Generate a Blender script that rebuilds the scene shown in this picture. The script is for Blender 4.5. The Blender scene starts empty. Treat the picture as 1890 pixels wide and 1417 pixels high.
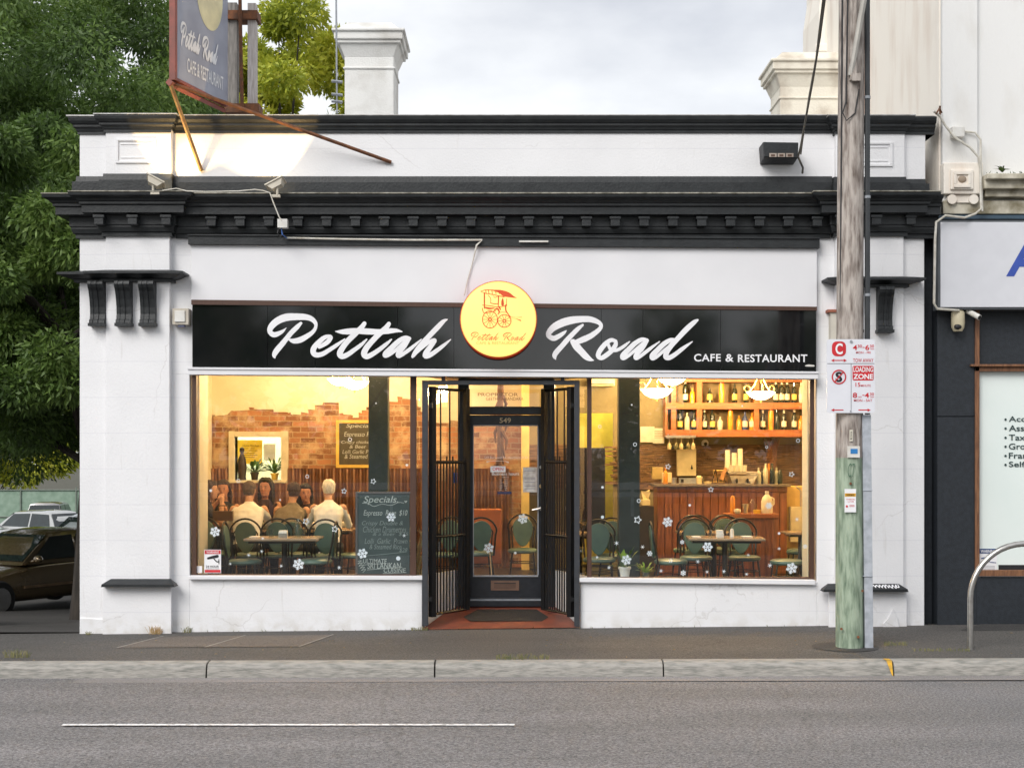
import bpy, bmesh, math, random
import numpy as np
from mathutils import Matrix, Vector, noise
R = math.radians
S = bpy.context.scene
# ------------------------------------------------------------------ camera, sky, sun, exposure
F, D, CX, HY, CH = 2560.0, 16.0, 945.0, 840.0, 2.0     # focal length in photo pixels, metres to the facade, horizon row, eye height
cam = bpy.data.objects.new('camera', bpy.data.cameras.new('camera')); S.collection.objects.link(cam)
cam.location = (0, -D, CH); cam.rotation_euler = (R(90), 0, 0)
cam.data.sensor_width = 36; cam.data.lens = F / 1890 * 36
cam.data.shift_y = (HY - 708.5) / 1890; cam.data.clip_end = 2000
S.camera = cam
S.render.resolution_x, S.render.resolution_y = 1024, 767
S.view_settings.view_transform = 'Standard'; S.view_settings.look = 'None'; S.view_settings.exposure = 0.82; S.view_settings.gamma = 1
W = bpy.data.worlds.new('World'); S.world = W; W.use_nodes = True
nt = W.node_tree; N = nt.nodes; Lk = nt.links
for n in list(N): N.remove(n)
SUN_EL, SUN_AZ = R(38), R(200)
o_ = N.new('ShaderNodeOutputWorld'); bg = N.new('ShaderNodeBackground'); bg.inputs[1].default_value = 0.1
sky = N.new('ShaderNodeTexSky'); sky.sky_type = 'NISHITA'; sky.sun_disc = False; sky.sun_elevation = SUN_EL; sky.sun_rotation = SUN_AZ
tc = N.new('ShaderNodeTexCoord'); mp = N.new('ShaderNodeMapping'); mp.inputs['Scale'].default_value = (1.0, 1.0, 2.4)
n1 = N.new('ShaderNodeTexNoise'); n1.inputs['Scale'].default_value = 3.4; n1.inputs['Detail'].default_value = 7; n1.inputs['Roughness'].default_value = .52
cr = N.new('ShaderNodeValToRGB'); e = cr.color_ramp.elements
e[0].position = .36; e[0].color = (3.8, 3.9, 4.2, 1); e[1].position = .62; e[1].color = (6.1, 6.15, 6.2, 1)
mx = N.new('ShaderNodeMixRGB'); mx.inputs[0].default_value = .9
Lk.new(tc.outputs['Generated'], mp.inputs[0]); Lk.new(mp.outputs[0], n1.inputs[0]); Lk.new(n1.outputs[0], cr.inputs[0])
Lk.new(sky.outputs[0], mx.inputs[1]); Lk.new(cr.outputs[0], mx.inputs[2]); Lk.new(mx.outputs[0], bg.inputs[0]); Lk.new(bg.outputs[0], o_.inputs[0])
sl = bpy.data.lights.new('sun', 'SUN'); sl.energy = 1.5; sl.angle = R(35); sl.color = (1, .965, .92)
sun = bpy.data.objects.new('sun', sl); S.collection.objects.link(sun)
sd = Vector((math.sin(R(-34)) * math.cos(SUN_EL), -math.cos(R(-34)) * math.cos(SUN_EL), math.sin(SUN_EL)))   # towards the sun: behind the viewer, a little left
sun.rotation_euler = sd.to_track_quat('Z', 'Y').to_euler()
sky.sun_rotation = math.atan2(sd.x, sd.y)
S.cycles.use_denoising = True; S.cycles.max_bounces = 8; S.cycles.transparent_max_bounces = 16
S.cycles.sample_clamp_indirect = 4; S.cycles.caustics_reflective = False; S.cycles.caustics_refractive = False

# ------------------------------------------------------------------ helpers
def X(px, Y=0.): return (px - CX) * (D + Y) / F
def Z(py, Y=0.): return CH - (py - HY) * (D + Y) / F
def P(px, py, Y=0.): return (X(px, Y), Y, Z(py, Y))
def gz(x, Y=0.):                                      # height of the footpath
    t = min(1, max(0, -Y / 2.4)); return (0.010 * (1 - t) + 0.003 * t) * max(-12, min(12, x))
MC = {}
def mat(name, c, rough=.6, metal=0., c2=None, sc=6., bump=.0, bsc=60., emit=0., ec=None, coat=0., spec=.5, det=5., stretch=None, lo=.35, hi=.65, trans=0., alpha=1.):
    if name in MC: return MC[name]
    m = bpy.data.materials.new(name); m.use_nodes = True; t = m.node_tree; b = t.nodes['Principled BSDF']
    b.inputs['Roughness'].default_value = rough; b.inputs['Metallic'].default_value = metal
    b.inputs['Coat Weight'].default_value = coat; b.inputs['Coat Roughness'].default_value = .04; b.inputs['Specular IOR Level'].default_value = spec
    b.inputs['Transmission Weight'].default_value = trans; b.inputs['Alpha'].default_value = alpha
    if c2 is None: c2 = tuple(v * .8 for v in c)
    co = t.nodes.new('ShaderNodeTexCoord'); mpn = t.nodes.new('ShaderNodeMapping'); t.links.new(co.outputs['Object'], mpn.inputs[0])
    if stretch: mpn.inputs['Scale'].default_value = stretch
    no = t.nodes.new('ShaderNodeTexNoise'); no.inputs['Scale'].default_value = sc; no.inputs['Detail'].default_value = det; t.links.new(mpn.outputs[0], no.inputs[0])
    r = t.nodes.new('ShaderNodeValToRGB'); r.color_ramp.elements[0].position = lo; r.color_ramp.elements[1].position = hi
    r.color_ramp.elements[0].color = (*c2, 1); r.color_ramp.elements[1].color = (*c, 1)
    t.links.new(no.outputs[0], r.inputs[0]); t.links.new(r.outputs[0], b.inputs['Base Color'])
    if bump:
        nb = t.nodes.new('ShaderNodeTexNoise'); nb.inputs['Scale'].default_value = bsc; nb.inputs['Detail'].default_value = 4; t.links.new(mpn.outputs[0], nb.inputs[0])
        bp = t.nodes.new('ShaderNodeBump'); bp.inputs['Strength'].default_value = bump; bp.inputs['Distance'].default_value = .01
        t.links.new(nb.outputs[0], bp.inputs['Height']); t.links.new(bp.outputs[0], b.inputs['Normal'])
    if emit:
        b.inputs['Emission Strength'].default_value = emit; b.inputs['Emission Color'].default_value = (*(ec or c), 1)
    MC[name] = m; m['ramp'] = r.name
    return m
def glass(name, tint=(1, 1, 1), k=1.0, rough=.0):     # thin sheet glass: clear with a Fresnel reflection
    m = bpy.data.materials.new(name); m.use_nodes = True; t = m.node_tree
    for n in list(t.nodes): t.nodes.remove(n)
    o = t.nodes.new('ShaderNodeOutputMaterial'); a = t.nodes.new('ShaderNodeBsdfTransparent'); g = t.nodes.new('ShaderNodeBsdfGlossy'); g.inputs['Roughness'].default_value = rough
    fr = t.nodes.new('ShaderNodeFresnel'); fr.inputs[0].default_value = 1.5; mu = t.nodes.new('ShaderNodeMath'); mu.operation = 'MULTIPLY'; mu.inputs[1].default_value = k
    x = t.nodes.new('ShaderNodeMixShader'); a.inputs[0].default_value = (*tint, 1)
    ge = t.nodes.new('ShaderNodeNewGeometry'); iv = t.nodes.new('ShaderNodeMath'); iv.operation = 'SUBTRACT'; iv.inputs[0].default_value = 1; t.links.new(ge.outputs['Backfacing'], iv.inputs[1])
    m3 = t.nodes.new('ShaderNodeMath'); m3.operation = 'MULTIPLY'; t.links.new(fr.outputs[0], mu.inputs[0]); t.links.new(mu.outputs[0], m3.inputs[0]); t.links.new(iv.outputs[0], m3.inputs[1]); t.links.new(m3.outputs[0], x.inputs[0]); t.links.new(a.outputs[0], x.inputs[1]); t.links.new(g.outputs[0], x.inputs[2]); t.links.new(x.outputs[0], o.inputs[0])
    MC[name] = m; return m

class MB:
    def __init__(s): s.v = []; s.f = []; s.m = []; s.mi = 0; s.sm = []; s.smooth = False
    def add(s, vs, fs):
        b = len(s.v); s.v += [tuple(p) for p in vs]; s.f += [tuple(b + i for i in q) for q in fs]; s.m += [s.mi] * len(fs); s.sm += [s.smooth] * len(fs); return s
    def box(s, x0, x1, y0, y1, z0, z1):
        if x0 > x1: x0, x1 = x1, x0
        if y0 > y1: y0, y1 = y1, y0
        if z0 > z1: z0, z1 = z1, z0
        return s.add([(x0,y0,z0),(x1,y0,z0),(x1,y1,z0),(x0,y1,z0),(x0,y0,z1),(x1,y0,z1),(x1,y1,z1),(x0,y1,z1)],
                     [(0,3,2,1),(4,5,6,7),(0,1,5,4),(1,2,6,5),(2,3,7,6),(3,0,4,7)])
    def pbox(s, px0, py0, px1, py1, Y0, Y1): return s.box(X(px0, Y0), X(px1, Y0), Y0, Y1, Z(py1, Y0), Z(py0, Y0))
    def prism(s, pts, y0, y1):                        # outline in x,z (any winding), front y0, back y1
        a = sum(pts[i][0]*pts[(i+1) % len(pts)][1] - pts[(i+1) % len(pts)][0]*pts[i][1] for i in range(len(pts)))
        if a < 0: pts = pts[::-1]
        n = len(pts)
        return s.add([(x, y0, z) for x, z in pts] + [(x, y1, z) for x, z in pts],
                     [tuple(range(n)), tuple(range(2*n-1, n-1, -1))] + [(i, n+i, n+(i+1) % n, (i+1) % n) for i in range(n)])
    def pprism(s, pp, Y0, Y1): return s.prism([(X(a, Y0), Z(b, Y0)) for a, b in pp], Y0, Y1)
    def hull(s, lo, hi):                              # two matching loops of points joined
        n = len(lo); return s.add(list(lo) + list(hi), [tuple(range(n))[::-1], tuple(range(n, 2*n))] + [(i, (i+1) % n, n+(i+1) % n, n+i) for i in range(n)])
    def tube(s, pts, r, n=8, caps=True, closed=False):
        pts = [Vector(p) for p in pts]; k = len(pts); rs = r if isinstance(r, (list, tuple)) else [r]*k
        vs = []; up = None
        for i, p in enumerate(pts):
            if closed: d = pts[(i+1) % k] - pts[i-1]
            else: d = pts[min(i+1, k-1)] - pts[max(i-1, 0)]
            d.normalize()
            if up is None: up = Vector((0, 0, 1)) if abs(d.z) < .9 else Vector((0, 1, 0))
            a = d.cross(up); a.normalize(); up2 = a.cross(d); up = up2
            for j in range(n):
                t = 2*math.pi*j/n; vs.append(p + (a*math.cos(t) + up2*math.sin(t))*rs[i])
        fs = []
        for i in range(k if closed else k-1):
            for j in range(n):
                i2 = (i+1) % k; fs.append((i*n+j, i*n+(j+1) % n, i2*n+(j+1) % n, i2*n+j))
        if caps and not closed: fs += [tuple(range(n))[::-1], tuple(range((k-1)*n, k*n))]
        o = s.smooth; s.smooth = True; s.add(vs, fs); s.smooth = o; return s
    def lathe(s, prof, c=(0, 0, 0), n=16, ax='z'):
        vs = []; k = len(prof)
        for r_, h in prof:
            for j in range(n):
                t = 2*math.pi*j/n; a, b = r_*math.cos(t), r_*math.sin(t)
                vs.append((c[0]+a, c[1]+b, c[2]+h) if ax == 'z' else (c[0]+a, c[1]-h, c[2]+b))
        fs = [(i*n+j, i*n+(j+1) % n, (i+1)*n+(j+1) % n, (i+1)*n+j) for i in range(k-1) for j in range(n)]
        fs += [tuple(range(n))[::-1], tuple(range((k-1)*n, k*n))]
        o = s.smooth; s.smooth = True; s.add(vs, fs); s.smooth = o; return s
    def ball(s, c, rx, ry=None, rz=None, n=12, m=8):
        ry = ry or rx; rz = rz or rx; vs = []
        for i in range(m+1):
            p = math.pi*i/m
            for j in range(n):
                t = 2*math.pi*j/n; vs.append((c[0]+rx*max(math.sin(p), .02)*math.cos(t), c[1]+ry*max(math.sin(p), .02)*math.sin(t), c[2]-rz*math.cos(p)))
        fs = [(i*n+j, i*n+(j+1) % n, (i+1)*n+(j+1) % n, (i+1)*n+j) for i in range(m) for j in range(n)] + [tuple(range(n))[::-1], tuple(range(m*n, (m+1)*n))]
        o = s.smooth; s.smooth = True; s.add(vs, fs); s.smooth = o; return s
    def ribbon(s, pts, fmap, dy=0.0):                 # brush stroke: (u, v, width) control points, fmap(u, v, depth) -> world
        q = []; k = len(pts)
        for i in range(k-1):
            p0, p1, p2, p3 = pts[max(i-1, 0)], pts[i], pts[i+1], pts[min(i+2, k-1)]
            for j in range(7):
                t = j/7; q.append([.5*(2*b+(c-a)*t+(2*a-5*b+4*c-d)*t*t+(3*b-a-3*c+d)*t**3) for a, b, c, d in zip(p0, p1, p2, p3)])
        q.append(list(pts[-1])); k = len(q); L_ = []; R_ = []
        for i, (u, v, w) in enumerate(q):
            a, b = q[max(i-1, 0)], q[min(i+1, k-1)]; dx, dz = b[0]-a[0], b[1]-a[1]; l = math.hypot(dx, dz) or 1; w = max(w, .01)/2
            L_.append((u-dz/l*w, v+dx/l*w)); R_.append((u+dz/l*w, v-dx/l*w))
        vs = []; fs = []
        for i in range(k): dd = dy + i*4e-6; vs += [fmap(*L_[i], dd), fmap(*R_[i], dd)]
        fs = [(2*i, 2*i+1, 2*i+3, 2*i+2) for i in range(k-1)]
        for e_, sg in ((0, -1), (k-1, 1)):            # rounded ends
            u, v, w = q[e_]; a = q[min(e_+1, k-1)]; b = q[max(e_-1, 0)]; an = math.atan2(a[1]-b[1], a[0]-b[0]); n0 = len(vs); w = max(w, .01)/2
            for j in range(7):
                t = an + (-math.pi/2 + math.pi*j/6) + (math.pi if sg < 0 else 0); vs.append(fmap(u+w*math.cos(t), v+w*math.sin(t), dy + e_*4e-6 + 1e-6))
            fs.append(tuple(range(n0, n0+7)))
        return s.add(vs, fs)
    def build(s, name, mats, parent=None, bevel=0., auto=35, link=True):
        me = bpy.data.meshes.new(name); me.from_pydata(s.v, [], s.f)
        for m in (mats if isinstance(mats, (list, tuple)) else [mats]): me.materials.append(m)
        me.polygons.foreach_set('material_index', s.m); me.polygons.foreach_set('use_smooth', s.sm); me.update()
        if any(s.sm): me.set_sharp_from_angle(angle=R(auto))
        o = bpy.data.objects.new(name, me); S.collection.objects.link(o)
        if bevel:
            b = o.modifiers.new('bevel', 'BEVEL'); b.width = bevel; b.segments = 2; b.limit_method = 'ANGLE'
        if parent: attach(o, parent)
        return o
def attach(o, p):
    o.parent = p
    if p.type == 'EMPTY' and not p.get('local'): o.matrix_parent_inverse = Matrix.Translation(-p.location)
    return o
def tag(o, label, cat, group=None):
    o['label'] = label; o['category'] = cat
    if group: o['group'] = group
    return o
def thing(name, label, cat, loc=(0, 0, 0), group=None, local=False, rz=0.):
    o = bpy.data.objects.new(name, None); S.collection.objects.link(o); o.location = loc; o.rotation_euler.z = rz; o.empty_display_size = .1
    if local: o['local'] = 1
    return tag(o, label, cat, group)
def struct(o, kind='structure'): o['kind'] = kind; return o
def kids(o): return [c for c in bpy.data.objects if c.parent == o]
KC = {}
def copytree(o, label=None, loc=None, rz=None, group=None):
    if o.name not in KC: KC[o.name] = [(c, kids(c)) for c in kids(o)]
    r = o.copy(); S.collection.objects.link(r)
    if label: r['label'] = label
    if group: r['group'] = group
    if loc is not None: r.location = loc
    if rz is not None: r.rotation_euler.z = rz
    for c, gs in KC[o.name]:
        n = c.copy(); S.collection.objects.link(n); n.parent = r
        for g in gs: m = g.copy(); S.collection.objects.link(m); m.parent = n
    return r
TC = {}
def text_geo(t, off=0., shear=0., font_spacing=1.0):
    k = (t, off, shear, font_spacing)
    if k in TC: return TC[k]
    c = bpy.data.curves.new('t', 'FONT'); c.body = t; c.size = 1; c.offset = off; c.shear = shear; c.resolution_u = 4; c.space_character = font_spacing; c.dimensions = '2D'; c.fill_mode = 'FRONT'
    o = bpy.data.objects.new('t', c); S.collection.objects.link(o); me = o.to_mesh()
    v = [(p.co.x, p.co.y) for p in me.vertices]; f = [tuple(q.vertices) for q in me.polygons]
    up = (sum(q.normal.z for q in me.polygons) >= 0) if len(me.polygons) else True
    if not up: f = [q[::-1] for q in f]
    o.to_mesh_clear(); bpy.data.objects.remove(o); bpy.data.curves.remove(c); TC[k] = (v, f); return TC[k]
def text_in(mb, t, fmap, u0, u1, v0, v1, off=0., shear=0., sp=1.0):
    v, f = text_geo(t, off, shear, sp)
    if not v: return
    a = min(p[0] for p in v); b = max(p[0] for p in v); c = min(p[1] for p in v); d = max(p[1] for p in v)
    mb.add([fmap(u0 + (x-a)/(b-a)*(u1-u0), v0 + (y-c)/(d-c)*(v1-v0), 0) for x, y in v], f)
def pxmap(Y):                                         # photo row/column on an upright board at depth Y (rows grow downwards)
    return lambda u, v, d=0.: (X(u, Y), Y - d, Z(v, Y))
def ptext(mb, t, Y, x0, x1, ytop, ybot, off=0., shear=0., sp=1.0): text_in(mb, t, pxmap(Y), x0, x1, ybot, ytop, off, shear, sp)
def circle(cx, cy, r, n=32, a0=0., a1=2*math.pi): return [(cx+r*math.cos(a0+(a1-a0)*i/n), cy+r*math.sin(a0+(a1-a0)*i/n)) for i in range(n)]
def remesh(mb, voxel, smooth=2):
    me = bpy.data.meshes.new('tmp'); me.from_pydata(mb.v, [], mb.f); o = bpy.data.objects.new('tmp', me); S.collection.objects.link(o)
    m = o.modifiers.new('r', 'REMESH'); m.mode = 'VOXEL'; m.voxel_size = voxel
    if smooth: q = o.modifiers.new('s', 'SMOOTH'); q.iterations = smooth; q.factor = .5
    dg = bpy.context.evaluated_depsgraph_get(); e_ = o.evaluated_get(dg); me2 = bpy.data.meshes.new_from_object(e_)
    v = [tuple(p.co) for p in me2.vertices]; f = [tuple(q.vertices) for q in me2.polygons]
    bpy.data.objects.remove(o); bpy.data.meshes.remove(me); bpy.data.meshes.remove(me2); return v, f
rnd = random.Random(7)

# ------------------------------------------------------------------ materials
WHT = mat('painted_render', (.83, .83, .845), .75, c2=(.79, .79, .805), sc=1.6, bump=.35, bsc=45)
def joints(m, dz=.41, ox=None):                       # faint scored courses in the render, plus grime streaks
    t = m.node_tree; b = t.nodes['Principled BSDF']; r = t.nodes[m['ramp']]
    co = t.nodes.new('ShaderNodeTexCoord'); s_ = t.nodes.new('ShaderNodeSeparateXYZ'); t.links.new(co.outputs['Object'], s_.inputs[0])
    d = t.nodes.new('ShaderNodeMath'); d.operation = 'DIVIDE'; d.inputs[1].default_value = dz; t.links.new(s_.outputs[2], d.inputs[0])
    f = t.nodes.new('ShaderNodeMath'); f.operation = 'FRACT'; t.links.new(d.outputs[0], f.inputs[0])
    c = t.nodes.new('ShaderNodeMath'); c.operation = 'COMPARE'; c.inputs[1].default_value = .5; c.inputs[2].default_value = .013; t.links.new(f.outputs[0], c.inputs[0])
    mr = t.nodes.new('ShaderNodeMixRGB'); mr.blend_type = 'MULTIPLY'; mr.inputs[2].default_value = (.93, .93, .945, 1)
    t.links.new(c.outputs[0], mr.inputs[0]); t.links.new(r.outputs[0], mr.inputs[1])
    mg = t.nodes.new('ShaderNodeMapping'); mg.inputs['Scale'].default_value = (5, 5, .5); t.links.new(co.outputs['Object'], mg.inputs[0])
    n = t.nodes.new('ShaderNodeTexNoise'); n.inputs['Scale'].default_value = 3; n.inputs['Detail'].default_value = 8; t.links.new(mg.outputs[0], n.inputs[0])
    rr = t.nodes.new('ShaderNodeValToRGB'); rr.color_ramp.elements[0].position = .16; rr.color_ramp.elements[0].color = (.82, .80, .77, 1); rr.color_ramp.elements[1].position = .36; rr.color_ramp.elements[1].color = (1, 1, 1, 1)
    t.links.new(n.outputs[0], rr.inputs[0]); m2 = t.nodes.new('ShaderNodeMixRGB'); m2.blend_type = 'MULTIPLY'; m2.inputs[0].default_value = 1
    t.links.new(mr.outputs[0], m2.inputs[1]); t.links.new(rr.outputs[0], m2.inputs[2])
    def lin(src, a, c_, col, prev, mask=None, lo_first=True):   # darken where src runs from a down to c_
        q_ = t.nodes.new('ShaderNodeMapRange'); q_.inputs[1].default_value = a; q_.inputs[2].default_value = c_; q_.inputs[3].default_value = 0; q_.inputs[4].default_value = 1; t.links.new(src, q_.inputs[0]); o = q_.outputs[0]
        if mask is not None: u_ = t.nodes.new('ShaderNodeMath'); u_.operation = 'MULTIPLY'; t.links.new(o, u_.inputs[0]); t.links.new(mask, u_.inputs[1]); o = u_.outputs[0]
        w_ = t.nodes.new('ShaderNodeMixRGB'); w_.blend_type = 'MULTIPLY'; w_.inputs[2].default_value = (*col, 1); t.links.new(o, w_.inputs[0]); t.links.new(prev, w_.inputs[1]); return w_.outputs[0]
    n8 = t.nodes.new('ShaderNodeTexNoise'); n8.inputs['Scale'].default_value = 7; n8.inputs['Detail'].default_value = 8; t.links.new(co.outputs['Object'], n8.inputs[0])
    k8 = t.nodes.new('ShaderNodeValToRGB'); k8.color_ramp.elements[0].position = .42; k8.color_ramp.elements[1].position = .62; t.links.new(n8.outputs[0], k8.inputs[0])
    out = lin(s_.outputs[2], .20, .0, (.86, .84, .80), m2.outputs[0], k8.outputs[0])            # splash dirt at the foot of the wall
    vo = t.nodes.new('ShaderNodeTexVoronoi'); vo.feature = 'DISTANCE_TO_EDGE'; vo.inputs['Scale'].default_value = .9
    wv = t.nodes.new('ShaderNodeMixRGB'); wv.inputs[0].default_value = .12; t.links.new(co.outputs['Object'], wv.inputs[1]); t.links.new(n8.outputs[1], wv.inputs[2]); t.links.new(wv.outputs[0], vo.inputs[0])
    n9 = t.nodes.new('ShaderNodeTexNoise'); n9.inputs['Scale'].default_value = .8; t.links.new(co.outputs['Object'], n9.inputs[0])
    k9 = t.nodes.new('ShaderNodeValToRGB'); k9.color_ramp.elements[0].position = .52; k9.color_ramp.elements[1].position = .58; t.links.new(n9.outputs[0], k9.inputs[0])
    out = lin(vo.outputs['Distance'], .0055, .001, (.86, .85, .84), out, k9.outputs[0])          # hairline cracks
    t.links.new(out, b.inputs['Base Color'])
joints(WHT)
BOARD = mat('painted_board', (.80, .80, .82), .6, c2=(.74, .74, .765), sc=1.1, bump=.1, bsc=20)
BLKP = mat('charcoal_trim_paint', (.018, .021, .023), .5, c2=(.009, .011, .013), sc=7, bump=.35, bsc=35)
DUST = mat('dusty_flashing', (.42, .40, .34), .8, c2=(.16, .15, .12), sc=14)
GLOSS = mat('black_gloss_panel', (.006, .007, .008), .06, c2=(.012, .012, .013), sc=3, spec=.8)
IRON = mat('black_iron', (.008, .008, .009), .5, c2=(.005, .005, .005), sc=20, spec=.3)
GATEG = mat('grey_gate_steel', (.045, .048, .055), .45, sc=15)
BRN = mat('brown_timber', (.085, .04, .025), .55, sc=9, stretch=(8, 8, 1))
BLKD = mat('black_door_paint', (.012, .014, .018), .28, c2=(.02, .022, .028), sc=12)
WLET = mat('white_lettering', (.86, .86, .88), .5, c2=(.8, .8, .82))
RED = mat('red_vinyl', (.62, .02, .03), .5)
BLKV = mat('black_vinyl', (.015, .015, .018), .5)
GLASS = glass('window_glass', (.97, .99, .98), 2.2)
GLS2 = glass('tableware_glass', (.86, .88, .86), 1.6)
STEEL = mat('brushed_steel', (.62, .61, .58), .28, 1.0, c2=(.5, .48, .45), sc=20)
BRASS = mat('aged_brass', (.5, .36, .2), .45, .7)
GREYM = mat('galvanised_grey', (.36, .38, .41), .5, .3, c2=(.27, .29, .32), sc=12)
WPLAS = mat('white_plastic', (.74, .73, .7), .45, c2=(.62, .6, .55), sc=10)
TILE = mat('red_entry_tile', (.22, .055, .03), .5, c2=(.13, .04, .028), sc=5, bump=.2)
# ------------------------------------------------------------------ ground, road, kerb
def asphalt(name, a, b, sc=1.0):
    m = bpy.data.materials.new(name); m.use_nodes = True; t = m.node_tree; p = t.nodes['Principled BSDF']; p.inputs['Roughness'].default_value = .85
    co = t.nodes.new('ShaderNodeTexCoord')
    v = t.nodes.new('ShaderNodeTexNoise'); v.inputs['Scale'].default_value = 44*sc; v.inputs['Detail'].default_value = 5; v.inputs['Roughness'].default_value = .95
    w = t.nodes.new('ShaderNodeTexNoise'); w.inputs['Scale'].default_value = .9; w.inputs['Detail'].default_value = 6
    mpn = t.nodes.new('ShaderNodeMapping'); mpn.inputs['Scale'].default_value = (.35, 1.6, 1)
    t.links.new(co.outputs['Object'], v.inputs[0]); t.links.new(co.outputs['Object'], mpn.inputs[0]); t.links.new(mpn.outputs[0], w.inputs[0])
    r = t.nodes.new('ShaderNodeValToRGB'); r.color_ramp.elements[0].position = .40; r.color_ramp.elements[1].position = .61; r.color_ramp.elements[0].color = (*a, 1); r.color_ramp.elements[1].color = (*b, 1)
    r2 = t.nodes.new('ShaderNodeValToRGB'); r2.color_ramp.elements[0].position = .3; r2.color_ramp.elements[1].position = .7; r2.color_ramp.elements[0].color = (.80, .795, .79, 1); r2.color_ramp.elements[1].color = (1.12, 1.1, 1.1, 1)
    x = t.nodes.new('ShaderNodeMixRGB'); x.blend_type = 'MULTIPLY'; x.inputs[0].default_value = 1
    ck = t.nodes.new('ShaderNodeTexVoronoi'); ck.feature = 'DISTANCE_TO_EDGE'; ck.inputs['Scale'].default_value = .34; wq = t.nodes.new('ShaderNodeMixRGB'); wq.inputs[0].default_value = .35; t.links.new(co.outputs['Object'], wq.inputs[1]); t.links.new(w.outputs[1], wq.inputs[2]); t.links.new(wq.outputs[0], ck.inputs[0])
    cm = t.nodes.new('ShaderNodeMapRange'); cm.inputs[1].default_value = .001; cm.inputs[2].default_value = .006; cm.inputs[3].default_value = .84; cm.inputs[4].default_value = 1; t.links.new(ck.outputs['Distance'], cm.inputs[0]); x2 = t.nodes.new('ShaderNodeMixRGB'); x2.blend_type = 'MULTIPLY'; x2.inputs[0].default_value = 1
    t.links.new(v.outputs[0], r.inputs[0]); t.links.new(w.outputs[0], r2.inputs[0]); t.links.new(r.outputs[0], x.inputs[1]); t.links.new(r2.outputs[0], x.inputs[2]); t.links.new(x.outputs[0], x2.inputs[1]); t.links.new(cm.outputs[0], x2.inputs[2]); t.links.new(x2.outputs[0], p.inputs['Base Color'])
    bp = t.nodes.new('ShaderNodeBump'); bp.inputs['Strength'].default_value = .5; bp.inputs['Distance'].default_value = .008; t.links.new(v.outputs[0], bp.inputs['Height']); t.links.new(bp.outputs[0], p.inputs['Normal'])
    MC[name] = m; return m
ROADM = asphalt('worn_asphalt', (.045, .044, .045), (.335, .325, .325))
PATHM = asphalt('footpath_asphalt', (.028, .027, .025), (.150, .141, .131), 1.1)
DARKA = asphalt('car_park_asphalt', (.03, .028, .026), (.085, .08, .075))
CONC = mat('kerb_concrete', (.36, .34, .31), .85, c2=(.20, .20, .18), sc=22, bump=1.0, bsc=50, det=12, stretch=(.35, 1, 1.6), lo=.3, hi=.6)
GRNDM = mat('bare_ground', (.09, .08, .06), .9, c2=(.05, .055, .03), sc=2, bump=.4)
def slope(y):
    k = [(0, -.06), (9, -.78), (24, -1.25), (34, -1.5), (48, -1.9), (60, -2.1), (900, -2.1)]
    for (a, c), (d_, e_) in zip(k, k[1:]):
        if y <= d_: return c+(e_-c)*max(0, y-a)/(d_-a)
    return -2.1
def hz(x, y):
    if y < -13.6: return -.02
    if y < -.4: return -.34
    return -.34 if x > -4.6 and y < 14 else slope(y)
def sheet(name, xs, ys, zf, m):
    b = MB(); n = len(ys); b.smooth = False
    b.add([(x, y, zf(x, y)) for x in xs for y in ys], [(i*n+j, (i+1)*n+j, (i+1)*n+j+1, i*n+j+1) for i in range(len(xs)-1) for j in range(n-1)])
    return b.build(name, m)
xs = [-600, -200, -90, -60, -40, -30, -20, -14, -10, -7, -4.9, -4.5, 0, 5, 10, 20, 40, 90, 200, 600]
struct(sheet('ground', xs, [-600, -200, -80, -40, -20, -14.2, -13.59, -.42, -.38, 3, 6, 9, 13.9, 14.1, 24, 34, 48, 60, 200, 600], lambda x, y: hz(x, y), GRNDM))
struct(sheet('car_park', [-60, -40, -30, -20, -14, -10, -7, -5.0], [0.0, 1, 3, 5, 7, 9, 14, 20, 24, 34, 48, 53], lambda x, y: slope(y) + .022, DARKA))
struct(sheet('road', [-300, -60, -20, 0, 20, 60, 300], [-13.6, -2.62], lambda x, y: -.145 + .003*max(-12, min(12, x)), ROADM))
struct(sheet('gutter', [-300, -12, 0, 12, 300], [-2.86, -2.60], lambda x, y: -.140 + .003*max(-12, min(12, x)), asphalt('gutter_surface', (.17, .16, .155), (.36, .34, .33), 1.3)))
b = MB(); ys = [-2.4, -2, -1.5, -1, -.5, -.1, 0.02]; xx = [-300, -12, -9, -6, -3, 0, 3, 6, 9, 12, 300]
b.add([(x, y, gz(x, y)) for x in xx for y in ys], [(i*7+j, (i+1)*7+j, (i+1)*7+j+1, i*7+j+1) for i in range(10) for j in range(6)])
struct(b.build('footpath', PATHM))
b = MB()                                              # concrete utility slabs let into the path
for x0, x1 in ((-3.93, -3.02), (-3.0, -2.02)):
    b.add([(x0-.22, -1.42, gz(x0, -1.4)+.004), (x1-.22, -1.42, gz(x1, -1.4)+.004), (x1, -.42, gz(x1, -.4)+.004), (x0, -.42, gz(x0, -.4)+.004)], [(0, 1, 2, 3)])
struct(b.build('path_slab', asphalt('patched_concrete', (.06, .052, .045), (.21, .185, .16), 1.1)))
b = MB()                                              # pale joints and old paint marks on the path
for x0 in (-3.93, -3.01, -2.02):
    b.add([(x0-.23, -1.44, gz(x0, -1.4)+.007), (x0-.205, -1.44, gz(x0, -1.4)+.007), (x0+.02, -.4, gz(x0, -.4)+.007), (x0, -.4, gz(x0, -.4)+.007)], [(0, 1, 2, 3)])
b.box(-2.4, 2.0, -.07, -.02, -.01, .002) if False else None
struct(b.build('slab_joint', mat('pale_mortar', (.34, .32, .29), .9)))
b = MB()                                              # tar patches
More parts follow.
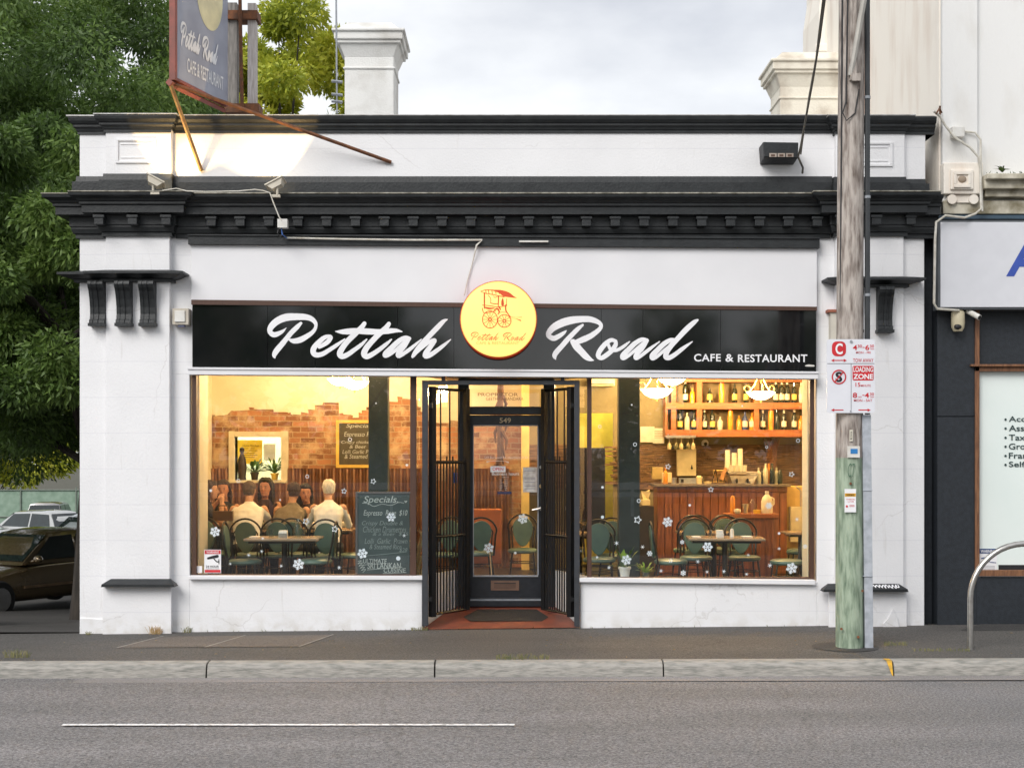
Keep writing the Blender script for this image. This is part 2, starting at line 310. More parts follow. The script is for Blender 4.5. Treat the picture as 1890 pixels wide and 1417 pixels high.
b.add([(4.99+.02, -.5, gz(5, -.5)+.005), (7.2, -.62, gz(6, -.6)+.005), (7.2, -.02, gz(6, 0)+.005), (5.4, -.02, gz(5.4, 0)+.005)], [(0, 1, 2, 3)])
b.add([(a, c, gz(a, c)+.006) for a, c in circle(X(1560, -1.66), -1.66, .34, 24)], [tuple(range(24))])
struct(b.build('tar_patch', asphalt('tar_surface', (.022, .022, .022), (.075, .072, .07))))
# kerb: separate stones with dark gaps between
b = MB(); b.smooth = False; prof = [(-2.4, 0), (-2.50, -.002), (-2.545, -.014), (-2.57, -.05), (-2.60, -.20), (-2.4, -.20)]
seams = [-300, -60, -30, -9, X(384, -2.5), X(803, -2.5), X(1223, -2.5), X(1645, -2.5), 7.4, 12, 40, 300]
for i in range(len(seams)-1):
    a, c = seams[i]+.008, seams[i+1]-.008; n = len(prof)
    vs = [(a, y, z+.003*max(-12, min(12, a))) for y, z in prof] + [(c, y, z+.003*max(-12, min(12, c))) for y, z in prof]
    b.add(vs, [tuple(range(n)), tuple(range(2*n-1, n-1, -1))] + [(j, n+j, n+(j+1) % n, (j+1) % n) for j in range(n)])
kerb = struct(b.build('kerb', CONC))
b = MB(); b.box(-300, 300, -2.53, -2.3, -.3, -.05); struct(b.build('kerb_bed', mat('kerb_gap', (.03, .028, .024), .95)))
b = MB(); x0 = X(1637, -2.58)
b.add([(x0, -2.553, .014), (x0+.055, -2.553, .014), (x0+.055, -2.603, -.138), (x0+.038, -2.599, -.11)], [(0, 3, 2, 1)])
b.add([(x0, -2.553, .016), (x0+.055, -2.553, .016), (x0+.055, -2.44, .016), (x0-.005, -2.44, .016)], [(0, 1, 2, 3)])
struct(b.build('yellow_kerb_mark', mat('yellow_road_paint', (.75, .42, .03), .7, c2=(.5, .3, .05), sc=20)))
b = MB(); ya = -16 + 2.14*F/(1337-840.)
b.add([(X(115, ya), ya-.03, -.138), (X(950, ya), ya-.03, -.138), (X(950, ya), ya+.035, -.138), (X(115, ya), ya+.035, -.138)], [(0, 1, 2, 3)])
struct(b.build('lane_line', mat('white_road_paint', (.82, .82, .82), .6, c2=(.36, .35, .34), sc=26, lo=.36, hi=.5)))

# weeds, tufts, litter on the path
GRASS = mat('dry_grass', (.24, .21, .09), .8, c2=(.10, .12, .045), sc=20)
STRAW = mat('straw_weed', (.55, .36, .18), .8, c2=(.4, .28, .12), sc=20)
def tuft(x, y, w, n, h, m, label):
    b = MB(); z0 = gz(x, y)
    for i in range(n):
        px, py = x + rnd.uniform(-w, w), y + rnd.uniform(-.05, .05); a = rnd.uniform(0, 6.3); l = h*rnd.uniform(.4, 1); t = rnd.uniform(.2, 1.0); k = .004
        dx, dy = math.cos(a), math.sin(a)*.6; k = .0022
        b.add([(px-k, py, z0), (px+k, py, z0), (px+dx*l*t*.45+k, py+dy*l*t*.45, z0+l*.7), (px+dx*l*t*.45-k, py+dy*l*t*.45, z0+l*.7), (px+dx*l*t, py+dy*l*t, z0+l*(1-.3*t))], [(0, 1, 2, 3), (3, 2, 4)])
    return struct(b.build('grass_tuft', m), 'stuff') if label is None else tag(b.build('weed', m), label, 'weed', 'weeds in the pavement cracks')
tuft(X(965, -2.42), -2.38, .26, 110, .075, GRASS, 'patch of yellowing grass on the kerb edge below the door')
tuft(X(1735, -1.9), -1.95, .28, 80, .045, GRASS, 'low dry weeds around the foot of the steel hoop')
tuft(X(1650, -1.5), -1.55, .12, 60, .06, GRASS, 'sparse green weeds beside the grey conduit at the power pole')
tuft(X(288, -.12), -.15, .07, 90, .13, STRAW, 'tan dead weed against the foot of the left white pilaster')
tuft(X(345, -.05), -.05, .04, 30, .09, GRASS, 'small weed at the wall just right of the left pilaster')
tuft(X(165, -.12), -.15, .03, 25, .05, GRASS, 'tiny weed at the outer corner of the left pilaster')
tuft(X(34, -2.1), -2.15, .12, 70, .11, GRASS, 'leafy weed on the footpath at the far left by the kerb')
tuft(X(775, -.03), -.05, .10, 50, .05, GRASS, 'thin weeds at the wall corner left of the iron gate')
b = MB()
for i in range(70):
    x = rnd.uniform(-5, 6); b.smooth = False; y = rnd.uniform(-.05, 0.015); l = rnd.uniform(.01, .035)
    b.add([(x, -.012-rnd.random()*.02, gz(x)), (x+.008, -.012, gz(x)), (x+rnd.uniform(-.02, .02), -.03, gz(x)+l)], [(0, 1, 2)])
struct(b.build('wall_foot_weeds', GRASS), 'stuff')
LEAFL = mat('fallen_leaf', (.45, .33, .12), .8, c2=(.3, .2, .08))
b = MB()
for i in range(46):
    x = rnd.uniform(-6, 6.5); y = rnd.uniform(-2.45, -.1); a = rnd.uniform(0, 6.3); l = rnd.uniform(.01, .025); z = gz(x, y)+.008
    b.add([(x+math.cos(a)*l, y+math.sin(a)*l, z), (x-math.sin(a)*l*.4, y+math.cos(a)*l*.4, z+.004), (x-math.cos(a)*l, y-math.sin(a)*l, z), (x+math.sin(a)*l*.4, y-math.cos(a)*l*.4, z+.004)], [(0, 1, 2, 3)])
struct(b.build('leaf_litter', LEAFL), 'stuff')

# ------------------------------------------------------------------ cafe building
CAFE = thing('cafe_building', 'single storey white rendered cafe with black cornices and two big lit windows', 'building', (0, 0, 0))
FY = .30                                             # thickness of the front wall
wl, wr = X(147, -.05), X(1708, -.05)                 # outer corners
b = MB()
# solid pieces of the front wall
GB = -.4
b.prism([(wl, GB), (X(350), GB), (X(350), Z(690)), (wl, Z(690))], 0, FY)
b.prism([(X(1508), GB), (wr, GB), (wr, Z(690)), (X(1508), Z(690))], 0, FY)
b.box(wl, wr, 0, FY, Z(690), Z(215))
b.pprism([(350, 1200), (779, 1200), (779, 1067), (350, 1064)], 0, .16)     # stall riser
b.pprism([(1071, 1200), (1508, 1200), (1508, 1073), (1071, 1068)], 0, .16)
# pilasters: the broad face and its set-back outer strip
b.pprism([(195, 1240), (313, 1240), (313, 430), (195, 430)], -.10, .001)
b.pprism([(147, 1240), (195.5, 1240), (195.5, 430), (147, 430)], -.05, .002)
b.pprism([(1543, 1240), (1668, 1240), (1668, 430), (1543, 430)], -.10, .001)
b.pprism([(1667.5, 1240), (1706, 1240), (1706, 430), (1667.5, 430)], -.05, .002)
b.pprism([(189, 1240), (316, 1240), (316, 1078), (189, 1076)], -.125, -.09)          # pilaster plinths
b.pprism([(1530, 1240), (1674, 1240), (1674, 1086), (1530, 1084)], -.125, -.09)
b.pprism([(146, 1240), (190, 1240), (190, 1142), (147, 1140)], -.065, -.045)
b.pprism([(1631, 1159), (1660, 1157), (1657, 1140), (1648, 1122), (1640, 1140), (1630, 1150)], -.15, -.12)   # rendered-over pipe stub
# parapet with breaks over the pilasters
b.pprism([(195, 340), (316, 340), (316, 225), (195, 225)], -.10, .001)
b.pprism([(147, 340), (195.5, 340), (195.5, 225), (147, 225)], -.05, .002)
b.pprism([(1543, 340), (1670, 340), (1670, 225), (1543, 225)], -.10, .001)
b.pprism([(1669.5, 340), (1708, 340), (1708, 225), (1669.5, 225)], -.05, .002)
b.build('front_wall', WHT, CAFE, bevel=.006)
# recessed mouldings on the parapet piers
for nm, x0, x1, y0, y1 in (('parapet_panel', 213, 288, 256, 301), ('parapet_panel', 1575, 1648, 262, 307)):
    q = MB()
    for a in ((x0, y0, x1, y0+4), (x0, y1-4, x1, y1), (x0, y0+4, x0+5, y1-4), (x1-5, y0+4, x1, y1-4)): q.pbox(a[0], a[1], a[2], a[3], -.118, -.099)
    for a in ((x0+9, y0+9, x1-9, y0+11), (x0+9, y1-11, x1-9, y1-9)): q.pbox(a[0], a[1], a[2], a[3], -.108, -.098)
    q.build(nm, WHT, CAFE, bevel=.003)
# side and back walls, roof
b = MB(); b.box(wl, wl+.25, FY, 12, -.8, 5.6); b.box(wr-.25, wr, FY, 12, -.8, 5.6); b.box(wl+.25, wr-.25, 11.7, 12, -.8, 5.4)
b.build('side_wall', mat('dark_side_render', (.35, .35, .35), .8), CAFE)
b = MB(); b.box(wl+.25, wr-.25, FY, 11.7, 5.0, 5.12); b.build('roof', mat('roof_sheet', (.3, .3, .3), .6), CAFE)
# cornices swept with mitred returns
def cornice(mb, x0, x1, base, prof, L=True, Rr=True, back=.35):
    n = len(prof); rows = []
    for k in range(4):
        row = []
        for p, z in prof:
            xl = x0 - (p if L else 0); xr = x1 + (p if Rr else 0)
            row.append([(xl, back, z), (xl, base-p, z), (xr, base-p, z), (xr, back, z)][k])
        rows.append(row)
    mb.add(sum(rows, []), [(k*n+i, (k+1)*n+i, (k+1)*n+(i+1) % n, k*n+(i+1) % n) for k in range(3) for i in range(n)] + [tuple(range(n))[::-1], tuple(range(3*n, 4*n))])
def prof_px(pts, ref): return [(p, Z(y, ref-p)) for p, y in pts]
main = [(0, 437), (.035, 436), (.035, 429), (.06, 427), (.075, 419), (.075, 415), (.09, 414), (.09, 397), (.19, 393), (.21, 392), (.21, 379), (.235, 376), (.235, 372), (.25, 370), (.265, 366), (.30, 362), (.325, 359.5), (.33, 355), (0, 354)]
top_ = [(0, 245), (.03, 244), (.03, 239), (.05, 238), (.06, 234), (.10, 230), (.10, 226), (.13, 224), (.16, 219), (.17, 214), (.17, 211.5), (0, 210)]; top = [(p*.6, y) for p, y in top_]
b = MB()
xA0, xA1, xB0, xB1, xC0, xC1, xD1 = X(147, -.05), X(195, -.1), X(195, -.1), X(313, -.1), X(1543, -.1), X(1668, -.1), X(1708, -.05)
def dshift(pts, d): return [(p, y+d) for p, y in pts]
cornice(b, xB1+.05, xC0-.05, .0, prof_px(dshift(main, 3.5), 0), False, False)
cornice(b, xB0, xB1, -.10, prof_px(main, -.10)); cornice(b, xC0, xC1, -.10, prof_px(main, -.10))
cornice(b, xA0, xA1, -.05, prof_px(dshift(main, 4), -.05), True, False); cornice(b, xC1, xD1+.11, -.05, prof_px(dshift(main, 4), -.05), False, False)
cn = b.build('main_cornice', BLKP, CAFE)
b = MB()
cornice(b, xB1+.03, xC0-.03, 0, prof_px(dshift(top, 1.5), 0), False, False)
cornice(b, xB0, xB1, -.10, prof_px(top, -.10)); cornice(b, xC0, xC1, -.10, prof_px(dshift(top, 2.5), -.10))
cornice(b, xA0, xA1, -.05, prof_px(dshift(top, 4), -.05), True, False); cornice(b, xC1, xD1+.10, -.05, prof_px(dshift(top, 4), -.05), False, False)
b.build('parapet_cornice', BLKP, CAFE)
b = MB()                                              # pale weathered cappings
b.box(xB0-.11, xB1+.11, -.212, .1, Z(211, -.27)+.016, Z(211, -.27)+.028); b.box(xA0-.12, xB0-.11, -.165, .1, Z(215, -.22)+.016, Z(215, -.22)+.032)
b.box(xB1+.11, xC0-.11, -.112, .1, Z(213, -.17)+.014, Z(213, -.17)+.024); b.box(xC0-.11, xC1+.11, -.212, .1, Z(213.5, -.27)+.016, Z(213.5, -.27)+.028)
b.build('capping', mat('zinc_capping', (.55, .55, .55), .5, .2, c2=(.35, .34, .32), sc=9), CAFE)
b = MB()
b.box(xB1+.3, xC0-.3, -.34, -.02, Z(357.5, -.33), Z(357.5, -.33)+.013); b.box(xB0-.33, xB1+.33, -.436, -.12, Z(354, -.43)+.002, Z(354, -.43)+.014); b.box(xC0-.33, xC1+.33, -.436, -.12, Z(354, -.43)+.002, Z(354, -.43)+.014)
b.box(xA0-.335, xB0-.33, -.386, -.1, Z(358, -.38)+.002, Z(358, -.38)+.014)
b.build('cornice_ledge', DUST, CAFE)
b = MB()                                              # sloping black upstand between cornice and parapet
def upst(x0, x1, base, yt, yb, fr):
    zt, zb = Z(yt, base), Z(yb, base-.05)
    b.hull([(x0, base-.07, zb), (x1, base-.07, zb), (x1, .02, zb), (x0, .02, zb)], [(x0+.005, base-.012, zt), (x1-.005, base-.012, zt), (x1, .02, zt), (x0, .02, zt)])
    b.box(x0-.02, x1+.02, base-.095, .02, zb-.2, zb+(zt-zb)*.62)
upst(xB1+.02, xC0-.02, 0, 326, 360, 0); upst(xB0-.03, xB1+.03, -.1, 321, 356, 0); upst(xA0-.04, xB0-.03, -.05, 326, 356, 0); upst(xC0-.03, xC1+.03, -.1, 327, 358, 0); upst(xC1+.03, xD1, -.05, 331, 358, 0)
b.build('black_upstand', BLKP, CAFE)
for cx_, base in [(389.5 + 53.3*i, 0) for i in range(22)] + [(182, -.1), (244, -.1), (306, -.1), (1552, -.1), (1618, -.1), (1682, -.05)]:
    q = MB(); yy = base-.19; w = .052; z1, z0 = Z(397+(3 if base == 0 else 0), yy), Z(414+(3 if base == 0 else 0), yy); x = X(cx_, yy)
    q.box(x-w, x+w, yy, base-.05, z0, z1); q.box(x-w-.012, x+w+.012, yy-.012, base-.05, z1-.028, z1+.002)
    q.build('dentil', BLKP, CAFE, bevel=.004)
# capital ledges with scroll brackets
def ledge(x0, x1, yt, yb, base, L, Rr, name='pilaster_ledge'):
    q = MB(); pr = [(0, yb), (.05, yb-1), (.05, yb-6), (.10, yb-9), (.17, yt+6), (.20, yt+5), (.20, yt+1), (0, yt-1)]
    cornice(q, X(x0, base), X(x1, base), base, prof_px(pr, base), L, Rr, 0.02); return q.build(name, BLKP, CAFE)
ledge(195, 313, 499, 521, -.10, True, True); ledge(147, 195, 501, 522, -.05, True, False)
ledge(1552, 1668, 511, 531, -.10, True, True); 
def bracket(px, yt, yb, base, w=.085):
    q = MB(); x = X(px, base-.08); zt, zb = Z(yt, base-.08), Z(yb, base-.08); h = zt-zb
    pr = [(0, 0), (.0, 1), (.15, 1), (.165, .93), (.15, .86), (.12, .78), (.085, .6), (.065, .42), (.06, .26), (.07, .14), (.095, .12), (.10, .05), (.085, .0)]
    n = len(pr)
    for i, (x0, x1, g) in enumerate(((x-w, x-w*.55, 0), (x-w*.55, x-w*.15, -.008), (x-w*.15, x+w*.15, .004), (x+w*.15, x+w*.55, -.008), (x+w*.55, x+w, 0))):
        q.add([(x0, base+.001-p*1.05-(g if p > .01 else 0), zb+t*h) for p, t in pr] + [(x1, base+.001-p*1.05-(g if p > .01 else 0), zb+t*h) for p, t in pr],
              [tuple(range(n)), tuple(range(2*n-1, n-1, -1))] + [(j, n+j, n+(j+1) % n, (j+1) % n) for j in range(n)])
    q.box(x-w*1.12, x+w*1.12, base-.115, base+.001, zb-.012, zb+.022)
    return q.build('scroll_bracket', BLKP, CAFE)
for px in (179, 228, 272): bracket(px, 520, 600, -.10 if px > 196 else -.06)
bracket(1634, 530, 612, -.10); bracket(1578, 530, 612, -.10)
q = MB(); q.hull([(wl, .35, Z(520)), (wl, .5, Z(520)), (wl, .5, Z(600)), (wl, .35, Z(600))], [(wl-.14, .35, Z(522)), (wl-.14, .5, Z(522)), (wl-.05, .5, Z(598)), (wl-.05, .35, Z(598))]); q.build('scroll_bracket', BLKP, CAFE)
# low black ledges on the plinths
def lowledge(px0, px1, yt, yb, graf):
    q = MB(); zt, zb = Z(yt, -.12), Z(yb, -.24)
    x0, x1 = X(px0, -.24), X(px1, -.24)
    q.hull([(x0, -.24, zb), (x1, -.24, zb), (x1, -.06, zb), (x0, -.06, zb)], [(x0+.01, -.24, zb+.03), (x1-.01, -.24, zb+.03), (x1-.02, -.06, zb+.03), (x0+.02, -.06, zb+.03)])
    q.hull([(x0+.005, -.235, zb+.029), (x1-.005, -.235, zb+.029), (x1-.02, -.06, zb+.029), (x0+.02, -.06, zb+.029)], [(x0+.08, -.125, zt), (x1-.08, -.125, zt), (x1-.08, -.09, zt), (x0+.08, -.09, zt)])
    o = q.build('low_ledge', BLKP, CAFE)
    if graf:
        g = MB(); r2 = random.Random(3); zf, zk = zb+.035, zt-.004
        fm = lambda u, v, d=0.: (u, -.232+.107*min(1, max(0, (v-zf)/(zk-zf)))*1.0-.004-d, v+.002)
        xx = X(1612, -.2); k = 0
        while xx < x1-.1:
            pts = [(xx+.012*i+r2.uniform(-.008, .008), zf+(zk-zf)*(.5+.42*math.sin(i*2.1+k)*r2.uniform(.5, 1)), .006) for i in range(5)]
            g.ribbon(pts, fm, k*2e-4); xx += .042; k += 1
        g.build('graffiti', WLET, o)
lowledge(186, 322, 1068, 1083, False); lowledge(1520, 1677, 1077, 1092, True)
# fascia board, dark head strip, white beams
b = MB(); b.pprism([(353, 449), (1508, 456), (1508, 571), (353, 556)], -.06, .001); b.build('fascia_board', BOARD, CAFE, bevel=.004)
b = MB(); b.pprism([(347, 434), (1513, 440), (1513, 458), (347, 451)], -.11, .001); b.pprism([(346, 432), (1514, 438), (1514, 441), (346, 435)], -.13, .001); b.build('fascia_cap', BLKP, CAFE, bevel=.003)
b = MB(); b.pprism([(353, 553), (1508, 566), (1508, 573), (353, 562)], -.115, -.055); b.build('sign_trim', BRN, CAFE)
BEAMZ = Z(693, -.14)
b = MB(); b.pprism([(347, 679), (1510, 687), (1510, 699), (347, 691)], -.14, .10); b.pprism([(345, 677.5), (1512, 685.5), (1512, 689), (345, 681.5)], -.155, -.135); b.build('window_head_beam', BOARD, CAFE, bevel=.003)
b = MB(); b.pprism([(348, 1062), (780, 1063), (780, 1070), (348, 1069)], -.06, .10); b.build('window_sill', BOARD, CAFE, bevel=.006)
b = MB(); b.pprism([(1068, 1066), (1505, 1070), (1505, 1079), (1070, 1074)], -.06, .10); b.build('window_sill', BOARD, CAFE, bevel=.006)
GY = .07
# ---- window stickers
STK = mat('snow_sticker', (.72, .78, .82), .6, c2=(.6, .68, .73))
def flake(q, cx, cy, r, style, rot=0., Y=GY-.006):
    f = pxmap(Y); k = [0]
    def rb(pts): q.ribbon(pts, f, k[0]*2e-4); k[0] += 1
    if style == 'dot': q.add([f(a, c) for a, c in circle(cx, cy, r, 12)[::-1]], [tuple(range(12))]); return
    if style == 'ring': p = circle(cx, cy, r, 14); rb([(a, c, r*.35) for a, c in p+p[:1]]); return
    if style == 'star':
        p = [(cx+(r if i % 2 == 0 else r*.5)*math.sin(rot+math.pi*i/5), cy-(r if i % 2 == 0 else r*.5)*math.cos(rot+math.pi*i/5)) for i in range(10)]
        for i in range(10): a, c = p[i], p[(i+1) % 10]; rb([(a[0], a[1], r*.2), (c[0], c[1], r*.2)])
        return
    for i in range(6):
        t = rot+math.pi/3*i; dx, dy = math.sin(t), -math.cos(t)
        rb([(cx, cy, r*.2), (cx+dx*r, cy+dy*r, r*.2)])
        if style != 'small':
            for s_ in (-1, 1):
                t2 = t+s_*math.pi/3.4
                for m_ in ((.45, .38), (.72, .27)): rb([(cx+dx*r*m_[0], cy+dy*r*m_[0], r*.14), (cx+dx*r*m_[0]+math.sin(t2)*r*m_[1], cy+dy*r*m_[0]-math.cos(t2)*r*m_[1], r*.14)])
        if style == 'petal': q.add([(X(a, Y), Y-.003-i*1e-4, Z(c, Y)) for a, c in circle(cx+dx*r*.75, cy+dy*r*.75, r*.27, 10)[::-1]], [tuple(range(10))])
    if style == 'small': q.add([(X(a, Y), Y-.003, Z(c, Y)) for a, c in circle(cx, cy, r*.45, 8)[::-1]], [tuple(range(8))])
def frost(win, lst):
    for cx, cy, r, st in lst:
        q = MB(); flake(q, cx, cy, r, st, rnd.uniform(0, .6)); q.build({'dot': 'dot_sticker', 'ring': 'ring_sticker', 'star': 'star_sticker'}.get(st, 'snowflake_sticker'), STK, win)
def window(x0, x1, y0, y1, fr):
    q = MB(); Y0, Y1 = .03, .12
    for a in fr: q.pbox(a[0], a[1], a[2], a[3], Y0, Y1)
    w = q.build('shop_window', BRN, CAFE, bevel=.003)
    g = MB(); g.pbox(x0, y0, x1, y1, GY, GY+.006); g.build('pane', GLASS, w); return w
w1 = window(361, 760, 690, 1064, [(354, 690, 362, 1063), (757, 692, 768, 1064), (362, 1060, 757, 1063)])
w2 = window(1091, 1497, 694, 1068, [(1084, 694, 1092, 1068), (1495, 694, 1503, 1070), (1092, 1065, 1495, 1069)])
frost(w1, [(397, 981, 9, 'petal'), (551, 1041, 10, 'full'), (669, 1021, 9, 'petal'), (722, 954, 8, 'full'), (440, 887, 3, 'ring'), (567, 879, 3, 'ring'), (565, 962, 6, 'star'), (618, 976, 6, 'star'), (689, 888, 5, 'star'), (635, 906, 5, 'star'), (389, 905, 2.6, 'dot'), (517, 922, 1.6, 'dot'), (485, 993, 3, 'small'), (459, 1024, 3.4, 'small'), (483, 1017, 3, 'small'), (519, 1044, 3, 'small'), (626, 1047, 3.4, 'small'), (735, 1030, 4, 'dot'), (746, 988, 3, 'small'), (751, 858, 2.4, 'dot'), (694, 744, 1.6, 'dot'), (646, 811, 3, 'ring'), (425, 1040, 2.6, 'small')])
frost(w2, [(1232, 963, 9, 'full'), (1306, 1009, 9, 'petal'), (1461, 1048, 10, 'full'), (1156, 1033, 9, 'full'), (1177, 959, 7, 'star'), (1419, 933, 6, 'full'), (1172, 820, 3, 'ring'), (1199, 1021, 5, 'full'), (1233, 861, 5, 'star'), (1312, 903, 5, 'star'), (1461, 875, 5, 'star'), (1473, 813, 3, 'ring'), (1186, 1009, 3.4, 'small'), (1220, 1053, 3.4, 'small'), (1261, 1057, 5, 'full'), (1259, 1000, 4, 'full'), (1238, 1034, 4, 'star'), (1288, 1036, 3.6, 'small'), (1112, 954, 3, 'dot'), (1138, 1002, 4, 'small'), (1124, 1047, 3.4, 'small'), (1102, 1028, 3, 'small'), (1305, 1055, 3, 'small'), (1336, 1054, 3.4, 'small'), (1378, 1059, 3, 'small'), (1381, 1024, 3, 'small'), (1438, 1012, 3, 'small'), (1438, 984, 2.4, 'dot'), (1421, 1043, 4, 'small'), (1486, 1008, 4, 'full'), (1112, 899, 2.4, 'dot'), (1273, 932, 2.4, 'dot'), (1179, 924, 3, 'ring'), (1107, 787, 2.6, 'ring'), (1415, 825, 2, 'ring'), (1166, 747, 1.6, 'dot'), (1370, 749, 1.6, 'dot'), (1471, 958, 4, 'small')])
# camera warning sticker in the left window
q = MB(); f = pxmap(GY-.004)
q.add([f(377, 1057), f(408, 1057), f(408, 1014), f(377, 1014)], [(0, 1, 2, 3)])
q.mi = 1; f2 = pxmap(GY-.006)
for a in ((378, 1015, 407, 1022), (378, 1051, 407, 1056)): q.add([f2(a[0], a[3]), f2(a[2], a[3]), f2(a[2], a[1]), f2(a[0], a[1])], [(0, 1, 2, 3)])
q.mi = 0; ptext(q, 'WARNING', GY-.008, 381, 404, 1016.5, 1020.7, .01)
q.mi = 2; q.ribbon([(384, 1030, 4), (392, 1028, 5), (401, 1026, 5.5)], pxmap(GY-.007)); q.ribbon([(395, 1031, 2), (400, 1036, 2), (404, 1036, 2.5)], pxmap(GY-.0075)); q.ribbon([(404, 1032, 1.5), (404, 1040, 1.5)], pxmap(GY-.008))
ptext(q, '24 HOUR', GY-.007, 380, 404, 1043, 1047, .015); ptext(q, 'SURVEILLANCE', GY-.007, 380, 405, 1048, 1050)
q.build('warning_sticker', [WLET, RED, BLKV], w1)
q = MB(); q.pbox(359, 1044, 373, 1057, GY-.005, GY-.003); q.build('paper_sticker', WLET, w1)

# ---- recessed entry
RY = 1.0
FZ = .25                                               # cafe floor level
for sx, pA, pB in ((-1, 769, 845), (1, 1083, 1022)):
    b = MB(); xa, xb = X(pA, .12), X(pB, RY)
    d = .05*sx
    b.hull([(xa, .10, -.3), (xb, RY, -.3), (xb+d, RY, -.3), (xa+d, .10, -.3)][::(1 if sx < 0 else -1)], [(xa, .10, Z(1065)), (xb, RY, Z(1065)), (xb+d, RY, Z(1065)), (xa+d, .10, Z(1065))][::(1 if sx < 0 else -1)])
    b.build('entry_riser', WHT, CAFE)
for sx, pA, pB in ((1, 1083, 1022), (-1, 769, 845)):
    b = MB(); xa, xb = X(pA, .12), X(pB, RY); d = .004*sx
    b.hull([(xa, .10, Z(1065)), (xb, RY, Z(1065)), (xb+d, RY, Z(1065)), (xa+d, .10, Z(1065))][::(1 if sx < 0 else -1)], [(xa, .10, BEAMZ), (xb, RY, BEAMZ), (xb+d, RY, BEAMZ), (xa+d, .10, BEAMZ)][::(1 if sx < 0 else -1)])
    sp = b.build('splayed_pane', GLASS, CAFE)
b = MB(); b.add([(X(779, 0), -.02, gz(-1)+.006), (X(1070, 0), -.02, gz(.8)+.01), (X(1030, RY), RY, .155), (X(838, RY), RY, .155)], [(0, 1, 2, 3)])
b.box(-1.05, .75, RY+.02, RY+.4, -.2, .16); b.build('entry_floor', TILE, CAFE)
b = MB(); b.hull([(X(769, .1), .10, BEAMZ+.01), (X(1083, .1), .10, BEAMZ+.01), (X(1022, RY)+.1, RY+.1, BEAMZ+.01), (X(845, RY)-.1, RY+.1, BEAMZ+.01)], [(X(769, .1), .10, BEAMZ+.05), (X(1083, .1), .10, BEAMZ+.05), (X(1022, RY)+.1, RY+.1, BEAMZ+.05), (X(845, RY)-.1, RY+.1, BEAMZ+.05)]); b.build('entry_soffit', BLKD, CAFE)
b = MB(); b.pbox(845, 698, 866, 1118, RY-.06, RY+.08); b.pbox(1003, 698, 1024, 1120, RY-.06, RY+.08); b.pbox(866, 698, 1003, 709, RY-.06, RY+.08); b.pbox(866, 750, 1003, 765, RY-.05, RY+.08); b.pbox(862, 1108, 1007, 1119, RY-.09, RY+.08); b.pbox(866, 1103, 1003, 1108, RY-.05, RY+.08)
b.build('door_frame', BLKD, CAFE, bevel=.006)
b = MB(); b.pbox(866, 709, 1003, 750, RY, RY+.006); tr = b.build('transom_pane', GLASS, CAFE)
q = MB(); ptext(q, 'PROPRIETOR', RY-.004, 882, 956, 725, 731); ptext(q, 'GEETHIKA BANDARA', RY-.004, 897, 966, 733, 739); 
q.build('transom_lettering', mat('gilt_lettering', (.16, .09, .03), .5), tr)
# door
b = MB(); Y0, Y1 = RY-.03, RY+.02
b.pbox(867, 766, 1002, 785, Y0, Y1); b.pbox(867, 785, 874, 1064, Y0, Y1); b.pbox(993, 785, 1002, 1064, Y0, Y1); b.pbox(867, 1064, 1002, 1104, Y0, Y1)
door = b.build('door', BLKD, CAFE, bevel=.004)
b = MB(); b.pbox(874, 785, 993, 1064, RY-.006, RY); b.build('pane', GLASS, door)
b = MB(); b.pbox(873, 1061, 993, 1064, RY-.045, RY-.03); b.pbox(873, 784, 993, 786, RY-.04, RY-.03); b.pbox(992, 786, 994, 1061, RY-.04, RY-.03); b.pbox(873, 786, 874.5, 1061, RY-.04, RY-.03); b.build('glazing_bead', GREYM, door)
b = MB(); b.tube([P(999, 938, RY-.03), P(999, 938, RY-.075)], .012); b.tube([P(1000, 937, RY-.075), P(993, 939, RY-.08), P(982, 941, RY-.075)], [.011, .011, .008]); b.tube([P(999, 938, RY-.031), P(999, 938, RY-.04)], .026, 14); b.build('handle', STEEL, door)
b = MB(); b.tube([P(999, 862, RY-.031), P(999, 862, RY-.045)], .022, 14); b.mi = 1; b.tube([P(998.5, 897, RY-.031), P(998.5, 897, RY-.04)], .024, 14); b.build('lock', [STEEL, BRASS], door)
b = MB(); b.pbox(906, 1071, 958, 1089, RY-.04, RY-.03); b.mi = 1; b.pbox(912, 1075, 952, 1085, RY-.046, RY-.04); b.mi = 2; b.pbox(912, 1075, 952, 1076.5, RY-.049, RY-.046); b.build('letterbox', [mat('tarnished_copper', (.20, .12, .085), .5, .4), mat('tarnished_flap', (.15, .09, .065), .5, .4), BLKV], door)
q = MB(); ptext(q, '549', RY-.032, 922, 943, 771, 780.5, .012); q.build('house_number', mat('brass_digits', (.62, .5, .32), .4, .4), door)
b = MB(); b.box(X(868, RY), X(1001, RY), RY-.055, RY-.03, .215, .245); b.build('kick_bar', GREYM, door)
DYL = RY-.0085
q = MB(); f = pxmap(DYL); WV = mat('worn_white_vinyl', (.72, .7, .68), .6)
ptext(q, '549 Burwood Rd, Hawthorn 3122', DYL, 894, 974, 842, 846.5); q.ribbon([(899, 852, 3), (905, 851, 1), (918, 850.5, 1), (932, 851, 1), (938, 853, 3)], f)
ptext(q, 'Business hours', DYL, 908, 958, 871, 877, .012)
for i in range(7): ptext(q, 'Mon', DYL, 922.5, 927, 884+i*3.1, 886+i*3.1); ptext(q, 'open', DYL, 931, 937, 884+i*3.1, 886+i*3.1)
ptext(q, 'TRADING', DYL, 926, 939, 879, 881.5); 
q.build('door_lettering', WV, door)
q = MB(); q.add([pxmap(RY-.012)(a, c) for a, c in ((905, 871), (933, 871), (933, 860), (905, 860))], [(0, 1, 2, 3)]); q.mi = 1; ptext(q, 'OPEN', RY-.014, 909, 929, 862.3, 868.3, .01); q.build('open_sign', [WLET, RED], door)
